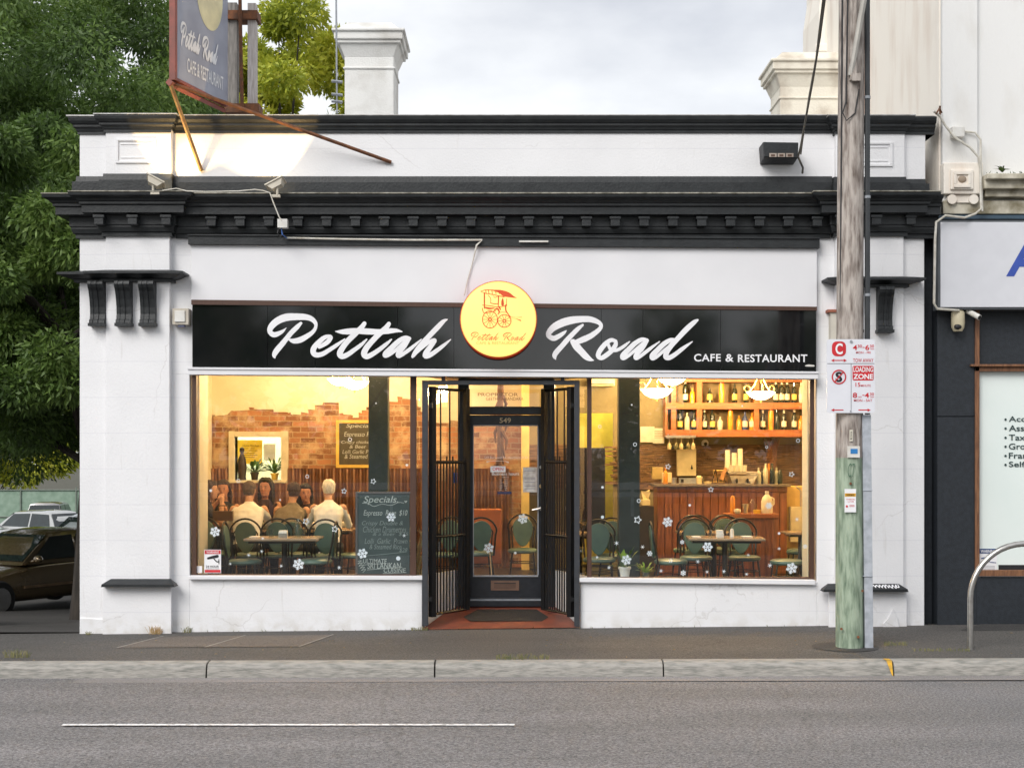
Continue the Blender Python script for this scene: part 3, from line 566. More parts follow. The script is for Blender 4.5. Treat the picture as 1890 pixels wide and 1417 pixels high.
q = MB(); q.add([pxmap(RY-.01)(a, c) for a, c in ((918, 911.5), (944, 911.5), (944, 907), (918, 907))], [(0, 1, 2, 3)]); q.build('card_sticker', mat('navy_vinyl', (.03, .04, .12), .5), door)
q = MB(); q.add([pxmap(RY-.01)(a, c) for a, c in ((965, 908), (991, 908), (991, 862), (965, 862))], [(0, 1, 2, 3)]); q.mi = 1
for yy in (868, 881, 884, 889, 896, 901): q.add([pxmap(RY-.011)(a, c) for a, c in ((968, yy+1), (988, yy+1), (988, yy), (968, yy))], [(0, 1, 2, 3)])
q.build('notice', [mat('notice_paper', (.62, .6, .57), .6, c2=(.45, .4, .35), sc=20), mat('grey_print', (.25, .25, .3), .6)], door)
for cx, cy, r, st in ((965, 957, 9, 'full'), (902, 1011, 9, 'full'), (951, 1020, 2.4, 'dot')):
    q = MB(); flake(q, cx, cy, r, st, .2, RY-.012); q.build('snowflake_sticker', STK, door)
q = MB(); q.ribbon([(904, 1018, 1.6), (906, 1040, 1.6), (907, 1061, 1.6)], pxmap(RY-.011)); q.build('sticker_stem', mat('straw_stem', (.5, .35, .18), .6), door)
b = MB(); b.smooth = False; zz = .06
b.add([(X(868, .3), .28, .055), (X(1000, .3), .28, .055), (X(1012, .6), .45, .085), (X(990, .85), .82, .135), (X(882, .85), .82, .135), (X(856, .6), .45, .085)], [(0, 1, 2, 3, 4, 5)])
tag(b.build('doormat', mat('black_rubber_mat', (.018, .016, .015), .8, bump=.8, bsc=80)), 'worn black rubber mat on the red tiles before the cafe door', 'doormat')

# ---- iron gates
gt = thing('gate_frame', 'grey steel frame with two black barred gates folded open round the cafe door', 'security gate', (X(925), -.03, .0))
b = MB(); b.pbox(779, 702, 790, 1155, -.06, -.01); b.pbox(1060, 702, 1070, 1156, -.06, -.01); b.pbox(790, 702, 1060, 710, -.06, -.01); b.pbox(815, 695, 822, 702, -.05, -.02); b.pbox(1035, 695, 1042, 702, -.05, -.02); b.build('steel_frame', GATEG, gt, bevel=.003)
for sx, hx, ix in ((-1, X(796, .0), X(863, .58)), (1, X(1055, .0), X(1003, .58))):
    g = MB(); a = Vector((hx, .0, 0)); c = Vector((ix, .58, 0)); z1, z0 = Z(715), Z(1135); zs = [z1-.012, Z(853, .0), Z(991, .0), z0+.01]
    def at(t, z): p = a.lerp(c, t); return (p.x, p.y, z)
    g.tube([at(.03, z0-.02), at(.03, z1+.01)], .045, 4); g.tube([at(.97, z0), at(.97, z1+.01)], .04, 4)
    for z in zs: g.tube([at(0, z), at(1, z)], .017, 4)
    for i in range(1, 12):
        t = i/12; big = i in (3, 6) or i == 9
        g.tube([at(t, z0+.02), at(t, zs[1]+(.07 if i % 2 else .02) if not big else z1-.012)], .0095, 6)
    go = g.build('gate', IRON, gt)
    h = MB()
    for z in (Z(748), Z(1105)): h.tube([(hx-.0, -.03, z-.03), (hx, -.03, z+.03)], .018, 8); h.box(hx-.03 if sx < 0 else hx-.01, hx+.01 if sx < 0 else hx+.03, -.05, -.01, z-.02, z+.02)
    h.build('hinge', IRON, go)
q = MB(); f = lambda u, v, d=0.: (u, .12, v)
q.add([(X(837, .42), .40, Z(891, .42)), (X(844, .48), .46, Z(891, .42)), (X(844, .48), .46, Z(872, .42)), (X(837, .42), .40, Z(872, .42))], [(0, 1, 2, 3)]); q.build('blue_sticker', mat('blue_vinyl', (.02, .12, .5), .5), sp)
# chimney
def chimney(bld, x0, x1, ytop, ybase, Yc, name, m, capx=17, dep=.75, lo=5.0):
    q = MB(); s = 1
    a, c = X(x0, Yc), X(x1, Yc); f0, f1 = Yc, Yc+dep
    def ring(p, yA, yB, inset=0): q.box(a-p, c+p, f0-p, f1+p, Z(yB, Yc), Z(yA, Yc))
    zb = lo
    q.box(a, c, f0, f1, zb, Z(ytop+50, Yc))
    q.hull([(a-.0, f0, Z(ytop+66, Yc)), (c, f0, Z(ytop+66, Yc)), (c, f1, Z(ytop+66, Yc)), (a, f1, Z(ytop+66, Yc))], [(a-.07, f0-.07, Z(ytop+42, Yc)), (c+.07, f0-.07, Z(ytop+42, Yc)), (c+.07, f1+.07, Z(ytop+42, Yc)), (a-.07, f1+.07, Z(ytop+42, Yc))])
    ring(.02, ytop+84, ytop+88); ring(.10, ytop+36, ytop+43); ring(.13, ytop+22, ytop+37); ring(.16, ytop+18, ytop+23)
    q.hull([(a-.1, f0-.1, Z(ytop+18, Yc)), (c+.1, f0-.1, Z(ytop+18, Yc)), (c+.1, f1+.1, Z(ytop+18, Yc)), (a-.1, f1+.1, Z(ytop+18, Yc))], [(a+.04, f0+.04, Z(ytop, Yc)), (c-.04, f0+.04, Z(ytop, Yc)), (c-.04, f1-.04, Z(ytop, Yc)), (a+.04, f1-.04, Z(ytop, Yc))])
    return q.build(name, m, bld, bevel=.012)
CHM = mat('weathered_white_render', (.78, .78, .76), .8, c2=(.5, .48, .44), sc=2.2, bump=.5, bsc=40, lo=.2, hi=.5, det=9)
chimney(CAFE, 636, 727, 40, 210, 3.0, 'chimney', CHM)
# ------------------------------------------------------------------ the lettering (traced brush strokes, in photo pixels)
def cv(l, ox, oy, s): return [(ox+a/s, oy+c/s, w/s) for a, c, w in l]
A = (480, 570, 9.45); B = (640, 570, 9.45); C3 = (1000, 570, 12.88); D4 = (1110, 570, 9.947)
PETTAH = [
 cv([(460,330,5),(400,385,50),(320,430,80),(235,450,92),(172,395,85),(195,310,108),(300,212,122),(450,150,130),(620,138,118),(780,142,105),(890,172,90),(962,240,68),(972,310,55),(930,390,66),(830,470,85),(700,540,100),(590,560,85),(520,540,45),(485,525,10)], *A),
 cv([(712,250,50),(640,322,80),(540,420,85),(460,520,85),(370,630,95),(290,725,98),(252,790,85),(250,830,60),(262,858,15)], *A),
 cv([(1035,665,60),(1110,622,75),(1185,570,80),(1232,500,72),(1195,478,60),(1110,508,78),(1010,595,88),(935,690,95),(930,765,95),(985,803,90),(1090,785,80),(1220,708,72),(1350,622,60),(1478,525,22)], *A),
 cv([(1820,255,72),(1760,335,90),(1640,452,95),(1520,570,95),(1430,690,100),(1392,780,105),(1430,828,95),(1520,800,85),(1640,718,75),(1760,628,62),(1860,532,28)], *A),
 cv([(735,260,72),(680,335,90),(560,442,95),(450,555,95),(345,680,100),(302,780,105),(345,830,95),(430,800,85),(560,715,75),(680,622,62),(780,532,25)], *B),
 cv([(1305,392,5),(1420,400,75),(1560,393,105),(1700,386,100)], *A) + cv([(400,396,105),(560,400,90),(720,388,95),(860,378,68),(965,398,18)], *B),
 cv([(1085,505,50),(1010,505,75),(900,570,88),(780,680,92),(680,780,98),(675,820,70),(740,800,60),(860,715,60),(980,610,66),(1090,505,45)], *B),
 cv([(1098,515,55),(1005,640,88),(925,740,90),(895,800,85),(915,828,60),(1000,775,66),(1130,680,62),(1300,532,20)], *B),
 cv([(1755,185,20),(1690,215,65),(1600,305,88),(1480,430,90),(1340,580,92),(1230,715,88),(1155,825,60),(1155,855,12)], *B),
 cv([(1190,800,30),(1330,660,60),(1440,578,62),(1520,540,55),(1535,565,62),(1460,660,85),(1385,765,95),(1375,822,88),(1450,805,85),(1580,720,72),(1700,628,56),(1812,535,20)], *B)]
ROAD = [
 cv([(588,512,15),(520,572,80),(400,652,110),(275,700,125),(165,640,112),(175,555,130),(290,435,165),(480,335,185),(700,272,178),(950,245,150),(1150,250,140),(1320,305,112),(1402,375,90),(1395,450,92),(1310,540,110),(1150,650,130),(980,730,140),(820,785,110),(700,780,40)], *C3),
 cv([(972,385,55),(870,465,98),(740,592,110),(600,740,118),(480,880,120),(370,1000,125),(308,1090,118),(310,1150,85),(330,1200,20)], *C3),
 cv([(740,780,130),(820,885,170),(930,1005,160),(1050,1130,148),(1150,1198,95),(1232,1222,20)], *C3),
 cv([(262,590,60),(170,575,75),(60,655,88),(-35,780,90),(-58,865,85),(0,900,82),(90,850,88),(190,765,85),(258,665,80),(262,590,60)], *D4),
 cv([(130,660,55),(160,730,60),(240,765,60),(330,738,62),(430,672,56),(518,600,22)], *D4),
 cv([(830,565,50),(740,562,75),(620,632,88),(510,735,95),(400,850,100),(395,905,75),(470,880,58),(600,775,60),(740,655,62),(840,565,45)], *D4),
 cv([(848,580,50),(755,708,88),(665,810,90),(628,880,82),(648,910,60),(740,850,64),(880,740,62),(1068,600,22)], *D4),
 cv([(1330,560,50),(1260,575,75),(1150,642,90),(1030,755,95),(938,855,102),(940,910,75),(1015,880,58),(1150,765,60),(1300,645,60)], *D4),
 cv([(1765,205,40),(1700,248,82),(1560,375,98),(1400,545,90),(1275,680,95),(1200,795,95),(1185,880,98),(1250,895,88),(1360,830,80),(1500,722,68),(1668,602,20)], *D4)]
def script(mb, fm, fp=None, fr=None, only=None):      # fp / fr: optional remaps of (u, v, w)
    k = 0
    for grp, g in ((PETTAH, fp), (ROAD, fr)):
        for st in (grp if only is None or grp is only else []): mb.ribbon([g(*p) if g else p for p in st], fm, k*3e-4); k += 1
SY = -.085
t = thing('shop_sign', 'long black gloss sign board with white brush script above the windows', 'sign', P(930, 685, SY))
b = MB(); cuts = [355, 494, 582, 734, 838, 1110, 1187, 1330, 1507]
for i in range(len(cuts)-1):
    a, c = cuts[i], cuts[i+1]-.6; y = lambda p, k: k+(p-355)*(8/1152. if k > 600 else 12/1152.)
    b.pprism([(a, y(a, 560)), (c, y(c, 560)), (c, y(c, 680.5)), (a, y(a, 680.5))], SY, -.058)
b.build('sign_panel', GLOSS, t)
for g_ in (PETTAH, ROAD): b = MB(); script(b, pxmap(SY-.002), only=g_); b.build('script_lettering', WLET, t)
for w_, a, c, y0, y1 in (('CAFE', 1281, 1330.5, 653, 667), ('&', 1339, 1354, 653.3, 667.5), ('RESTAURANT', 1362, 1490, 654, 668.3)): b = MB(); ptext(b, w_, SY-.003, a, c, y0, y1, .018, 0, 1.08); b.build('small_lettering', WLET, t)
b = MB(); b.ribbon([(1486, 675, 1), (1492, 674.5, 4), (1502, 675, 3)], pxmap(SY-.003)); b.build('torn_sticker', WPLAS, t)
# round illuminated sign
RS = -.32
t = thing('round_sign', 'glowing round yellow sign with a red food cart drawing above the door', 'sign', P(919, 660, RS))
cx, cz = X(920, RS), Z(589, RS); r = 71.5*(D+RS)/F
b = MB(); b.lathe([(r*.98, 0), (r, .005), (r, .18), (r*.96, .2)], (cx, -.11, cz), 64, 'y'); b.build('red_rim', mat('red_sign_rim', (.45, .04, .015), .4, emit=.10, ec=(1, .08, .01)), t)  # weak emission puts the sign's orange-red spill glow into the rim
b = MB(); b.smooth = True; b.lathe([(.01, 0), (r*.97, 0), (r*.975, .008), (r*.94, .014), (.01, .016)], (cx, RS+.01, cz), 64, 'y'); b.build('lit_face', mat('lit_sign_face', (.42, .30, .10), .5, c2=(.42, .28, .09), emit=.60, ec=(1., .74, .20)), t)
q = MB(); q.lathe([(r*.925, 0), (r*.968, .003), (r*.968, .01), (r*.925, .01)], (cx, RS+.0085, cz), 64, 'y'); q.build('falloff_ring', mat('amber_light_falloff', (.42, .22, .06), .5, emit=.62, ec=(1, .55, .10)), t)  # ring paints the light's orange falloff towards the edge of the lit face
REDP = mat('orange_red_print', (.5, .06, .015), .5, emit=.16, ec=(1, .12, .02)); OCH = mat('ochre_print', (.62, .34, .08), .5, emit=.25, ec=(.8, .4, .06))
fm = pxmap(RS-.010); q = MB()
s = 8.856; T = lambda l: [(840+a/s, 510+c/s, w/s) for a, c, w in l]
kk = [0]
def rb(l, bld=None): (bld or q).ribbon(T(l), fm, kk[0]*3e-4); kk[0] += 1
rb([(415,245,8),(500,222,12),(620,225,14)]); rb([(600,225,10),(720,245,50),(800,280,90),(880,305,75),(950,335,30),(1005,352,5)]); rb([(425,250,8),(490,275,10),(600,295,12),(720,320,14),(800,335,16)])
for x in (500, 545, 600, 660, 715): rb([(x, 228, 12), (x+8, 285, 12)])
rb([(478,270,20),(478,400,22),(478,520,18)]); rb([(710,330,18),(706,430,18),(704,500,12)]); rb([(845,365,10),(838,430,10),(842,480,14)]); rb([(780,355,8),(775,400,36),(776,460,46)])
rb([(540,310,8),(580,360,10),(580,440,8)]); rb([(580,438,12),(640,448,14),(700,448,12)]); rb([(700,330,6),(650,345,10),(620,320,4)])
rb([(445,470,10),(560,480,12),(700,500,12),(830,480,12)]); rb([(490,510,22),(560,525,30),(640,520,14)]); rb([(445,520,12),(455,570,12),(480,600,10),(600,580,12),(660,560,14)])
rb([(640,550,14),(690,530,28),(720,580,22),(700,620,14)]); rb([(720,500,26),(740,540,22)]); rb([(825,470,20),(830,560,22),(870,620,16),(905,665,12)]); rb([(720,590,8),(780,585,8),(825,590,8)]); rb([(900,655,7),(980,670,4),(1090,668,8)]); rb([(890,690,6),(980,690,4),(1070,722,18)])
for cxx, cyy, rx, ry, n in ((570, 705, 122, 140, 12), (805, 730, 108, 102, 10)):
    rb([(cxx+rx*math.cos(i*math.pi/12), cyy+ry*math.sin(i*math.pi/12), 13) for i in range(25)]); rb([(cxx+22*math.cos(i*math.pi/4), cyy+22*math.sin(i*math.pi/4), 16) for i in range(9)])
    for i in range(n): a = 2*math.pi*i/n; rb([(cxx+20*math.cos(a), cyy+20*math.sin(a), 9), (cxx+rx*math.cos(a), cyy+ry*math.sin(a), 7)])
sc_ = .155; script(q, pxmap(RS-.016), lambda u, v, w: (869+(u-495)*sc_, 628+(v-660)*sc_*1.25, w*sc_*.7), lambda u, v, w: (928+(u-1008)*sc_, 628+(v-660)*sc_*1.25, w*sc_*.7))
q.build('cart_drawing', REDP, t)
q = MB(); ptext(q, 'CAFE & RESTAURANT', RS-.012, 879, 958, 630.5, 635.5); q.build('small_lettering', OCH, t)
# ------------------------------------------------------------------ rooftop blade sign
t = thing('rooftop_sign', 'tall rooftop sign seen edge on, navy face with yellow disc on rusty braces', 'sign', (-3.4, .6, Z(205, .6)))
n0 = Vector((-3.73, -.65)); n1_ = Vector((-3.385, .52)); zb0 = 2+692*15.35/F
RUST = mat('rusty_steel', (.22, .085, .035), .8, .2, c2=(.10, .05, .03), sc=18); REDF = mat('faded_red_paint', (.30, .085, .065), .6, c2=(.20, .07, .055), sc=8)
du = (n1_-n0); Ln = du.length; du = du/Ln; nn = Vector((du.y, -du.x))
def bl(u, v, d=0.): p = n0 + du*u + nn*(d); return (p.x, p.y, zb0+v)
def slab(q, u0, u1, v0, v1, d0, d1): q.hull([bl(u0, v0, d1), bl(u1, v0, d1), bl(u1, v0, d0), bl(u0, v0, d0)], [bl(u0, v1, d1), bl(u1, v1, d1), bl(u1, v1, d0), bl(u0, v1, d0)])
q = MB(); slab(q, .03, Ln, .03, 2.6, -.05, 0); q.build('sign_panel', mat('flood_washed_face', (.34, .36, .44), .35, c2=(.26, .275, .35), sc=3), t)  # floodlight wash is put into the face colour, so it is paler than navy
q = MB(); slab(q, -.02, .03, 0, 2.6, -.06, .012); slab(q, .03, Ln, 0, .03, -.06, .012); q.build('red_frame', REDF, t)
q = MB(); pts = [bl(.78+.31*math.cos(a), 1.2+.42*math.sin(a), .003) for a in [2*math.pi*i/40 for i in range(40)]]; q.add(pts, [tuple(range(40))]); q.build('yellow_disc', mat('yellow_print', (.82, .75, .45), .4), t)
q = MB(); k_ = Ln*.88/830.
script(q, lambda u, v, d=0.: bl(u, v, .004+d*.5), lambda u, v, w: (.12+(u-495)*k_, .42+(660-v)*k_*2.7, w*k_*2.1), lambda u, v, w: (.12+(u-1008+375)*k_, .42+(660-v)*k_*2.7, w*k_*2.1))
q.build('script_lettering', WLET, t)
q = MB(); text_in(q, 'CAFE & RESTAURANT', lambda u, v, d=0.: bl(u, v, .004), .26, Ln-.12, .16, .32, .015); q.build('small_lettering', WLET, t)
TIM = mat('weathered_timber', (.30, .28, .26), .85, c2=(.15, .14, .13), sc=10, stretch=(4, 4, .5)); TIM2 = mat('pale_timber', (.60, .57, .56), .85, c2=(.40, .36, .34), sc=10, stretch=(4, 4, .5))
q = MB(); q.pbox(418, 5, 437, 208, .75, .9); q.build('post', TIM, t); q = MB(); q.pbox(457, 6, 472, 208, .75, .88); q.build('post', TIM2, t)
q = MB(); q.pbox(416, 19, 475, 35, .70, .95); q.build('clamp', RUST, t); q = MB(); q.pbox(414, 191, 478, 207, .70, .95); q.build('clamp', RUST, t)
q = MB(); q.tube([P(443, 0, .68), P(445, 120, .68), P(447, 200, .68)], .022, 6); q.build('rod', RUST, t)
q = MB(); q.tube([bl(.02, -.03, -.05), P(722, 300, -.02)], .022, 5); q.build('brace', RUST, t)
q = MB(); q.tube([bl(-.02, -.03, -.05), P(372, 315, -.01)], .025, 5); q.build('brace', mat('ochre_brace', (.45, .30, .12), .6, c2=(.3, .15, .06), sc=10), t)
q = MB(); q.tube([bl(.1, -.05, -.05), bl(Ln, -.04, -.05)], .03, 4); q.tube([bl(-.04, -.03, -.05), bl(.25, -.03, -.05)], .045, 4); q.build('bottom_rail', REDF, t)
# antenna behind the parapet
q = MB(); q.tube([P(620, -60, 2.0), P(622, 210, 2.0)], .012, 6)
for yy in (150, 174, 187): q.tube([P(612, yy, 2.0), P(632, yy+2, 2.0)], .02, 6)
tag(q.build('antenna_mast', GREYM), 'thin grey antenna mast just left of the white chimney', 'antenna')
# floodlights on the cornice
FLM = mat('cream_floodlight', (.6, .55, .45), .5); FLL = mat('flood_lamp_glass', (1, .85, .5), .4, emit=6., ec=(1, .8, .45))
def flood(label, px, py, tilt, sx):
    c = Vector(P(px, py, -.40)); t = thing('floodlight', label, 'floodlight', (c.x, c.y, c.z-.1), 'floodlights on the cornice')
    d = Vector((sx*.42, .42, .80)).normalized(); u = d.cross(Vector((0, 1, 0))).normalized(); v = u.cross(d)
    def bx(q, a0, a1, b0, b1, c0, c1, k=1.0):
        a0, a1, b0, b1 = a0*.8, a1*.8, b0*.8, b1*.8
        lo = [c+u*x*k+v*y*k+d*c0 for x, y in ((a0, b0), (a1, b0), (a1, b1), (a0, b1))]; hi = [c+u*x+v*y+d*c1 for x, y in ((a0, b0), (a1, b0), (a1, b1), (a0, b1))]; q.hull(lo, hi)
    q = MB(); bx(q, -.12, .12, -.07, .07, -.06, .0, .6); bx(q, -.14, .14, -.09, .09, 0, .015); q.build('housing', FLM, t)
    q = MB(); bx(q, -.12, .12, -.07, .07, .0155, .019); q.build('lens', FLL, t)
    q = MB(); q.tube([c-d*.05, c-d*.05-Vector((0, 0, .09))], .014); q.box(c.x-.05, c.x+.05, c.y-.03, c.y+.03, c.z-.15, c.z-.12); q.build('bracket', FLM, t)
    l = bpy.data.lights.new('flood_lamp', 'SPOT'); l.energy = 24; l.color = (1, .64, .25); l.spot_size = R(92); l.spot_blend = .08; l.shadow_soft_size = .03
    lo = bpy.data.objects.new('flood_lamp', l); S.collection.objects.link(lo); lo.location = c+d*.04
    aim = Vector((sx*.26, .40, .80)); lo.rotation_euler = aim.to_track_quat('-Z', 'Y').to_euler(); attach(lo, t)
flood('cream floodlight on the cornice, the left one below the rooftop sign', 287, 335, 0, 1)
flood('cream floodlight on the cornice, the right one above the white junction box', 509, 340, 0, -1)
# loose cables on the facade
CAB = mat('white_cable', (.68, .66, .6), .6, c2=(.5, .47, .4), sc=12); BCAB = mat('black_cable', (.03, .03, .032), .6)
q = MB(); q.tube([P(a, c, -.44) for a, c in ((300, 352), (325, 348), (345, 353), (380, 354), (440, 353), (470, 350), (485, 352), (498, 356), (505, 375), (515, 400), (520, 408))], .007); 
tag(q.build('loose_cable', CAB), 'thin white cable drooping over the cornice from the floodlights', 'cable')
q = MB(); q.pbox(512, 404, 530, 420, -.28, -.18); q.mi = 1; q.tube([P(515, 420, -.25), P(512, 430, -.26), P(517, 438, -.22), P(523, 432, -.2)], .008); q.mi = 2; q.tube([P(519, 420, -.24), P(521, 433, -.25), P(530, 440, -.15)], .006)
tag(q.build('junction_box', [WPLAS, BCAB, mat('blue_wire', (.05, .15, .5), .5)]), 'small white junction box with dangling wires under the cornice', 'junction box')
q = MB(); q.tube([P(528, 439, -.145), P(640, 441.5, -.145), P(760, 443, -.145), P(890, 443, -.145), P(880, 452, -.13), P(872, 485, -.08), P(862, 520, -.08), P(857, 545, -.12)], [.011]*5+[.006]*3)
tag(q.build('surface_cable', CAB), 'white cable run along the black fascia cap then down to the round sign', 'cable')
q = MB(); q.pbox(958, 444, 1012, 447, -.145, -.13); tag(q.build('cable_clip_strip', WPLAS), 'short white strip of trunking on the black fascia cap', 'trunking')
q = MB(); q.pbox(318, 569, 348, 599, -.14, .0); q.mi = 1; q.pbox(322, 573, 341, 594, -.155, -.14); q.mi = 2; q.pbox(328, 597, 340, 603, -.12, -.05)
tag(q.build('meter_box', [mat('beige_box', (.55, .5, .42), .6), WPLAS, mat('blue_grey_plug', (.2, .22, .35), .6)], bevel=.004), 'small beige sensor box on the white wall left of the black sign', 'sensor box')
# dark triple lamp box
t = thing('lamp_box', 'black box with three small square lamps mounted on the white parapet', 'lamp', P(1440, 293, -.2))
q = MB(); Y0 = -.26
q.hull([P(1410, 290, Y0), P(1473, 292, Y0), (X(1473, Y0), -.0, Z(296, Y0)), (X(1410, Y0), -.0, Z(296, Y0))], [P(1408, 262, Y0), P(1474, 263, Y0), (X(1474, Y0), 0., Z(263, Y0)), (X(1408, Y0), 0., Z(263, Y0))]); q.build('housing', BLKP, t, bevel=.01)
for i in range(3):
    q = MB(); x = 1420+15.5*i; q.pbox(x, 283, x+13.5, 290, Y0-.006, Y0+.0); q.mi = 1; q.pbox(x+3, 285, x+10.5, 289, Y0-.009, Y0-.006); q.build('lamp', [mat('chrome_bezel', (.6, .5, .42), .3, .8), mat('lamp_dark', (.12, .07, .05), .3)], t)
q = MB(); q.tube([P(1481, 320, -.05), P(1482, 310, -.1), P(1473, 290, -.25), P(1478, 270, -.35), P(1487, 220, -.6), P(1500, 150, -1.2), P(1513, 70, -2.0), P(1530, -60, -3.2)], .012, 6)
q.tube([P(1478, 285, -.3), P(1484, 240, -.5), P(1493, 180, -.9), P(1506, 110, -1.5), P(1526, -60, -3.22)], .009, 6)
tag(q.build('service_cable', mat('grey_cable', (.16, .15, .13), .7)), 'twisted grey service cable hanging from above down to the black lamp box', 'cable')
q = MB(); q.pbox(1533, 572, 1545, 626, -.10, .0); q.mi = 1; q.pbox(1528, 571, 1546, 576, -.12, .0)
tag(q.build('meter_cabinet', [mat('weathered_cream', (.62, .58, .5), .7), mat('terracotta_cap', (.35, .12, .07), .7)]), 'narrow cream cabinet with terracotta top, half hidden behind the power pole', 'cabinet')
# ------------------------------------------------------------------ power pole
PY = -1.66
t = thing('power_pole', 'thick timber power pole, painted green below, standing on the footpath edge', 'power pole', (X(1569, PY), PY, gz(3.5, PY)))
def polem(name, base, dark):
    m = mat(name, base, .85, c2=dark, sc=6, bump=.9, bsc=24, stretch=(4, 4, .7), det=12, lo=.28, hi=.6); return m
PT = polem('weathered_pole_timber', (.48, .43, .39), (.11, .08, .065)); PG = polem('green_painted_timber', (.37, .45, .34), (.11, .165, .11))
cx = X(1570, PY)
def polesec(q, z0, z1, x0, x1, r0, r1, n=28):
    vs = []
    for i in range(13):
        f = i/12; z = z0+(z1-z0)*f; r = r0+(r1-r0)*f; cxx = x0+(x1-x0)*f
        for j in range(n):
            a = 2*math.pi*j/n; rr = r*(1+.012*math.sin(3*a+z*1.3)+.01*math.sin(7*a+z)); vs.append((cxx+rr*math.cos(a), PY+rr*math.sin(a), z))
    o = q.smooth; q.smooth = True; q.add(vs, [(i*n+j, i*n+(j+1) % n, (i+1)*n+(j+1) % n, (i+1)*n+j) for i in range(12) for j in range(n)]); q.add([vs[-n+j] for j in range(n)], [tuple(range(n))]); q.smooth = o
zg = Z(845, PY)
q = MB(); polesec(q, zg, 8.6, X(1567, PY), X(1574, PY), .138, .128); q.build('pole_shaft', PT, t)
q = MB(); polesec(q, -.1, zg+.002, X(1568.5, PY), X(1567, PY), .142, .1385); q.build('painted_base', PG, t)
q = MB(); q.tube([(X(1549, PY), PY-.06, 3.4), (X(1553, PY), PY-.08, 8)], .011, 6); q.tube([(X(1556, PY), PY-.125, 5.6), (X(1563, PY), PY-.13, 8)], .008, 6); q.tube([(X(1556, PY), PY-.125, 5.62), (X(1549, PY), PY-.15, 5.5), (X(1556, PY), PY-.15, 5.42), (X(1572, PY), PY-.14, 5.5), (X(1580, PY), PY-.13, 5.75)], .007, 6); q.build('pole_cable', BCAB, t)
q = MB(); yb = PY-.13; q.box(X(1562, PY), X(1573, PY), yb-.05, yb+.05, Z(150, yb), 8.2); q.box(X(1565, PY), X(1580, PY), yb-.06, yb+.02, Z(152, yb), Z(138, yb)); q.build('pole_batten', PT, t)
q = MB(); q.tube([P(1570, 140, PY-.15), P(1598, -20, PY-.25), P(1625, -170, PY-.4)], .03, 8); q.build('bracket_arm', mat('pale_galvanised', (.5, .48, .44), .6, .3), t)
q = MB(); xc = X(1597, PY)+.02; q.tube([(xc-.01, PY-.05, Z(765, PY)), (xc-.012, PY-.05, 8.3)], .028, 10); q.build('black_conduit', mat('black_conduit', (.035, .04, .045), .5), t)
q = MB()
for yy in (185, 368, 548): q.tube([(xc-.01, PY-.05, Z(yy, PY)), (xc-.01, PY-.05, Z(yy-5, PY))], .032, 10)
q.build('conduit_clip', GREYM, t)
q = MB(); q.hull([(X(1593, PY), PY-.09, -.02), (X(1607, PY)+.006, PY-.09, -.02), (X(1607, PY)+.006, PY-.0, -.02), (X(1593, PY), PY, -.02)], [(X(1587, PY), PY-.10, Z(766, PY)), (X(1603, PY), PY-.10, Z(766, PY)), (X(1603, PY), PY, Z(766, PY)), (X(1587, PY), PY, Z(766, PY))]); 
for yy in (1062, 905): q.box(X(1588, PY), X(1606, PY), PY-.106, PY, Z(yy, PY), Z(yy, PY)+.006)
q.build('conduit_cover', mat('zinc_conduit_cover', (.50, .53, .58), .5, .2, c2=(.36, .39, .43), sc=14, det=9), t, bevel=.012)
SYP = PY-.165
q = MB()
for yy, xx in ((892, 1570), (1160, 1553), (1175, 1584), (1090, 1592)): q.tube([P(xx, yy, SYP+.03), P(xx, yy, SYP+.012)], .014, 8)
q.build('bolt', RUST, t)
ps = thing('parking_sign', 'white and red parking restriction sign fixed to the power pole', 'parking sign', P(1571, 762, SYP))
q = MB(); c = [];
def rrect(x0, y0, x1, y1, r): return [(x, y) for cx_, cy_, a in ((x1-r, y0+r, -90), (x1-r, y1-r, 0), (x0+r, y1-r, 90), (x0+r, y0+r, 180)) for x, y in [(cx_+r*math.cos(R(a+k*22.5)), cy_+r*math.sin(R(a+k*22.5))) for k in range(5)]]
q.pprism(rrect(1526, 626, 1615, 762, 5), SYP, SYP+.006); q.build('sign_plate', mat('sign_white', (.74, .75, .80), .4, c2=(.70, .71, .76)), ps)
q = MB(); q.pbox(1550, 640, 1590, 646, SYP+.006, SYP+.04); q.pbox(1550, 744, 1590, 750, SYP+.006, SYP+.04); q.build('mounting_strap', GREYM, ps)
fR = pxmap(SYP-.002); fR2 = pxmap(SYP-.004)
q = MB(); q.add([fR(*p) for p in rrect(1535.5, 630, 1561.5, 657.5, 9)][::1], [tuple(range(20))])
q.add([fR(*p) for p in rrect(1573.5, 675, 1612.5, 702, 3)], [tuple(range(20))])
ptext(q, '4', SYP-.003, 1574, 1582, 636.5, 646, .02); ptext(q, '30', SYP-.003, 1583, 1591, 636, 641.5, .008); ptext(q, '-', SYP-.003, 1592, 1596, 640.5, 641.7); ptext(q, '6', SYP-.003, 1597, 1604.5, 636.5, 646, .02); ptext(q, '30', SYP-.003, 1605.5, 1613, 636, 641.5, .008); ptext(q, 'PM', SYP-.003, 1607, 1613, 643, 645.5)
ptext(q, 'MON - FRI', SYP-.003, 1580, 1607, 648.5, 652.5, .005); ptext(q, 'TOW AWAY', SYP-.003, 1574.5, 1612, 661.5, 668.5, .002)
ptext(q, '15', SYP-.003, 1579, 1588, 706, 713.5, .012); ptext(q, 'MINUTE', SYP-.003, 1589, 1607, 709.5, 713.5, .004)
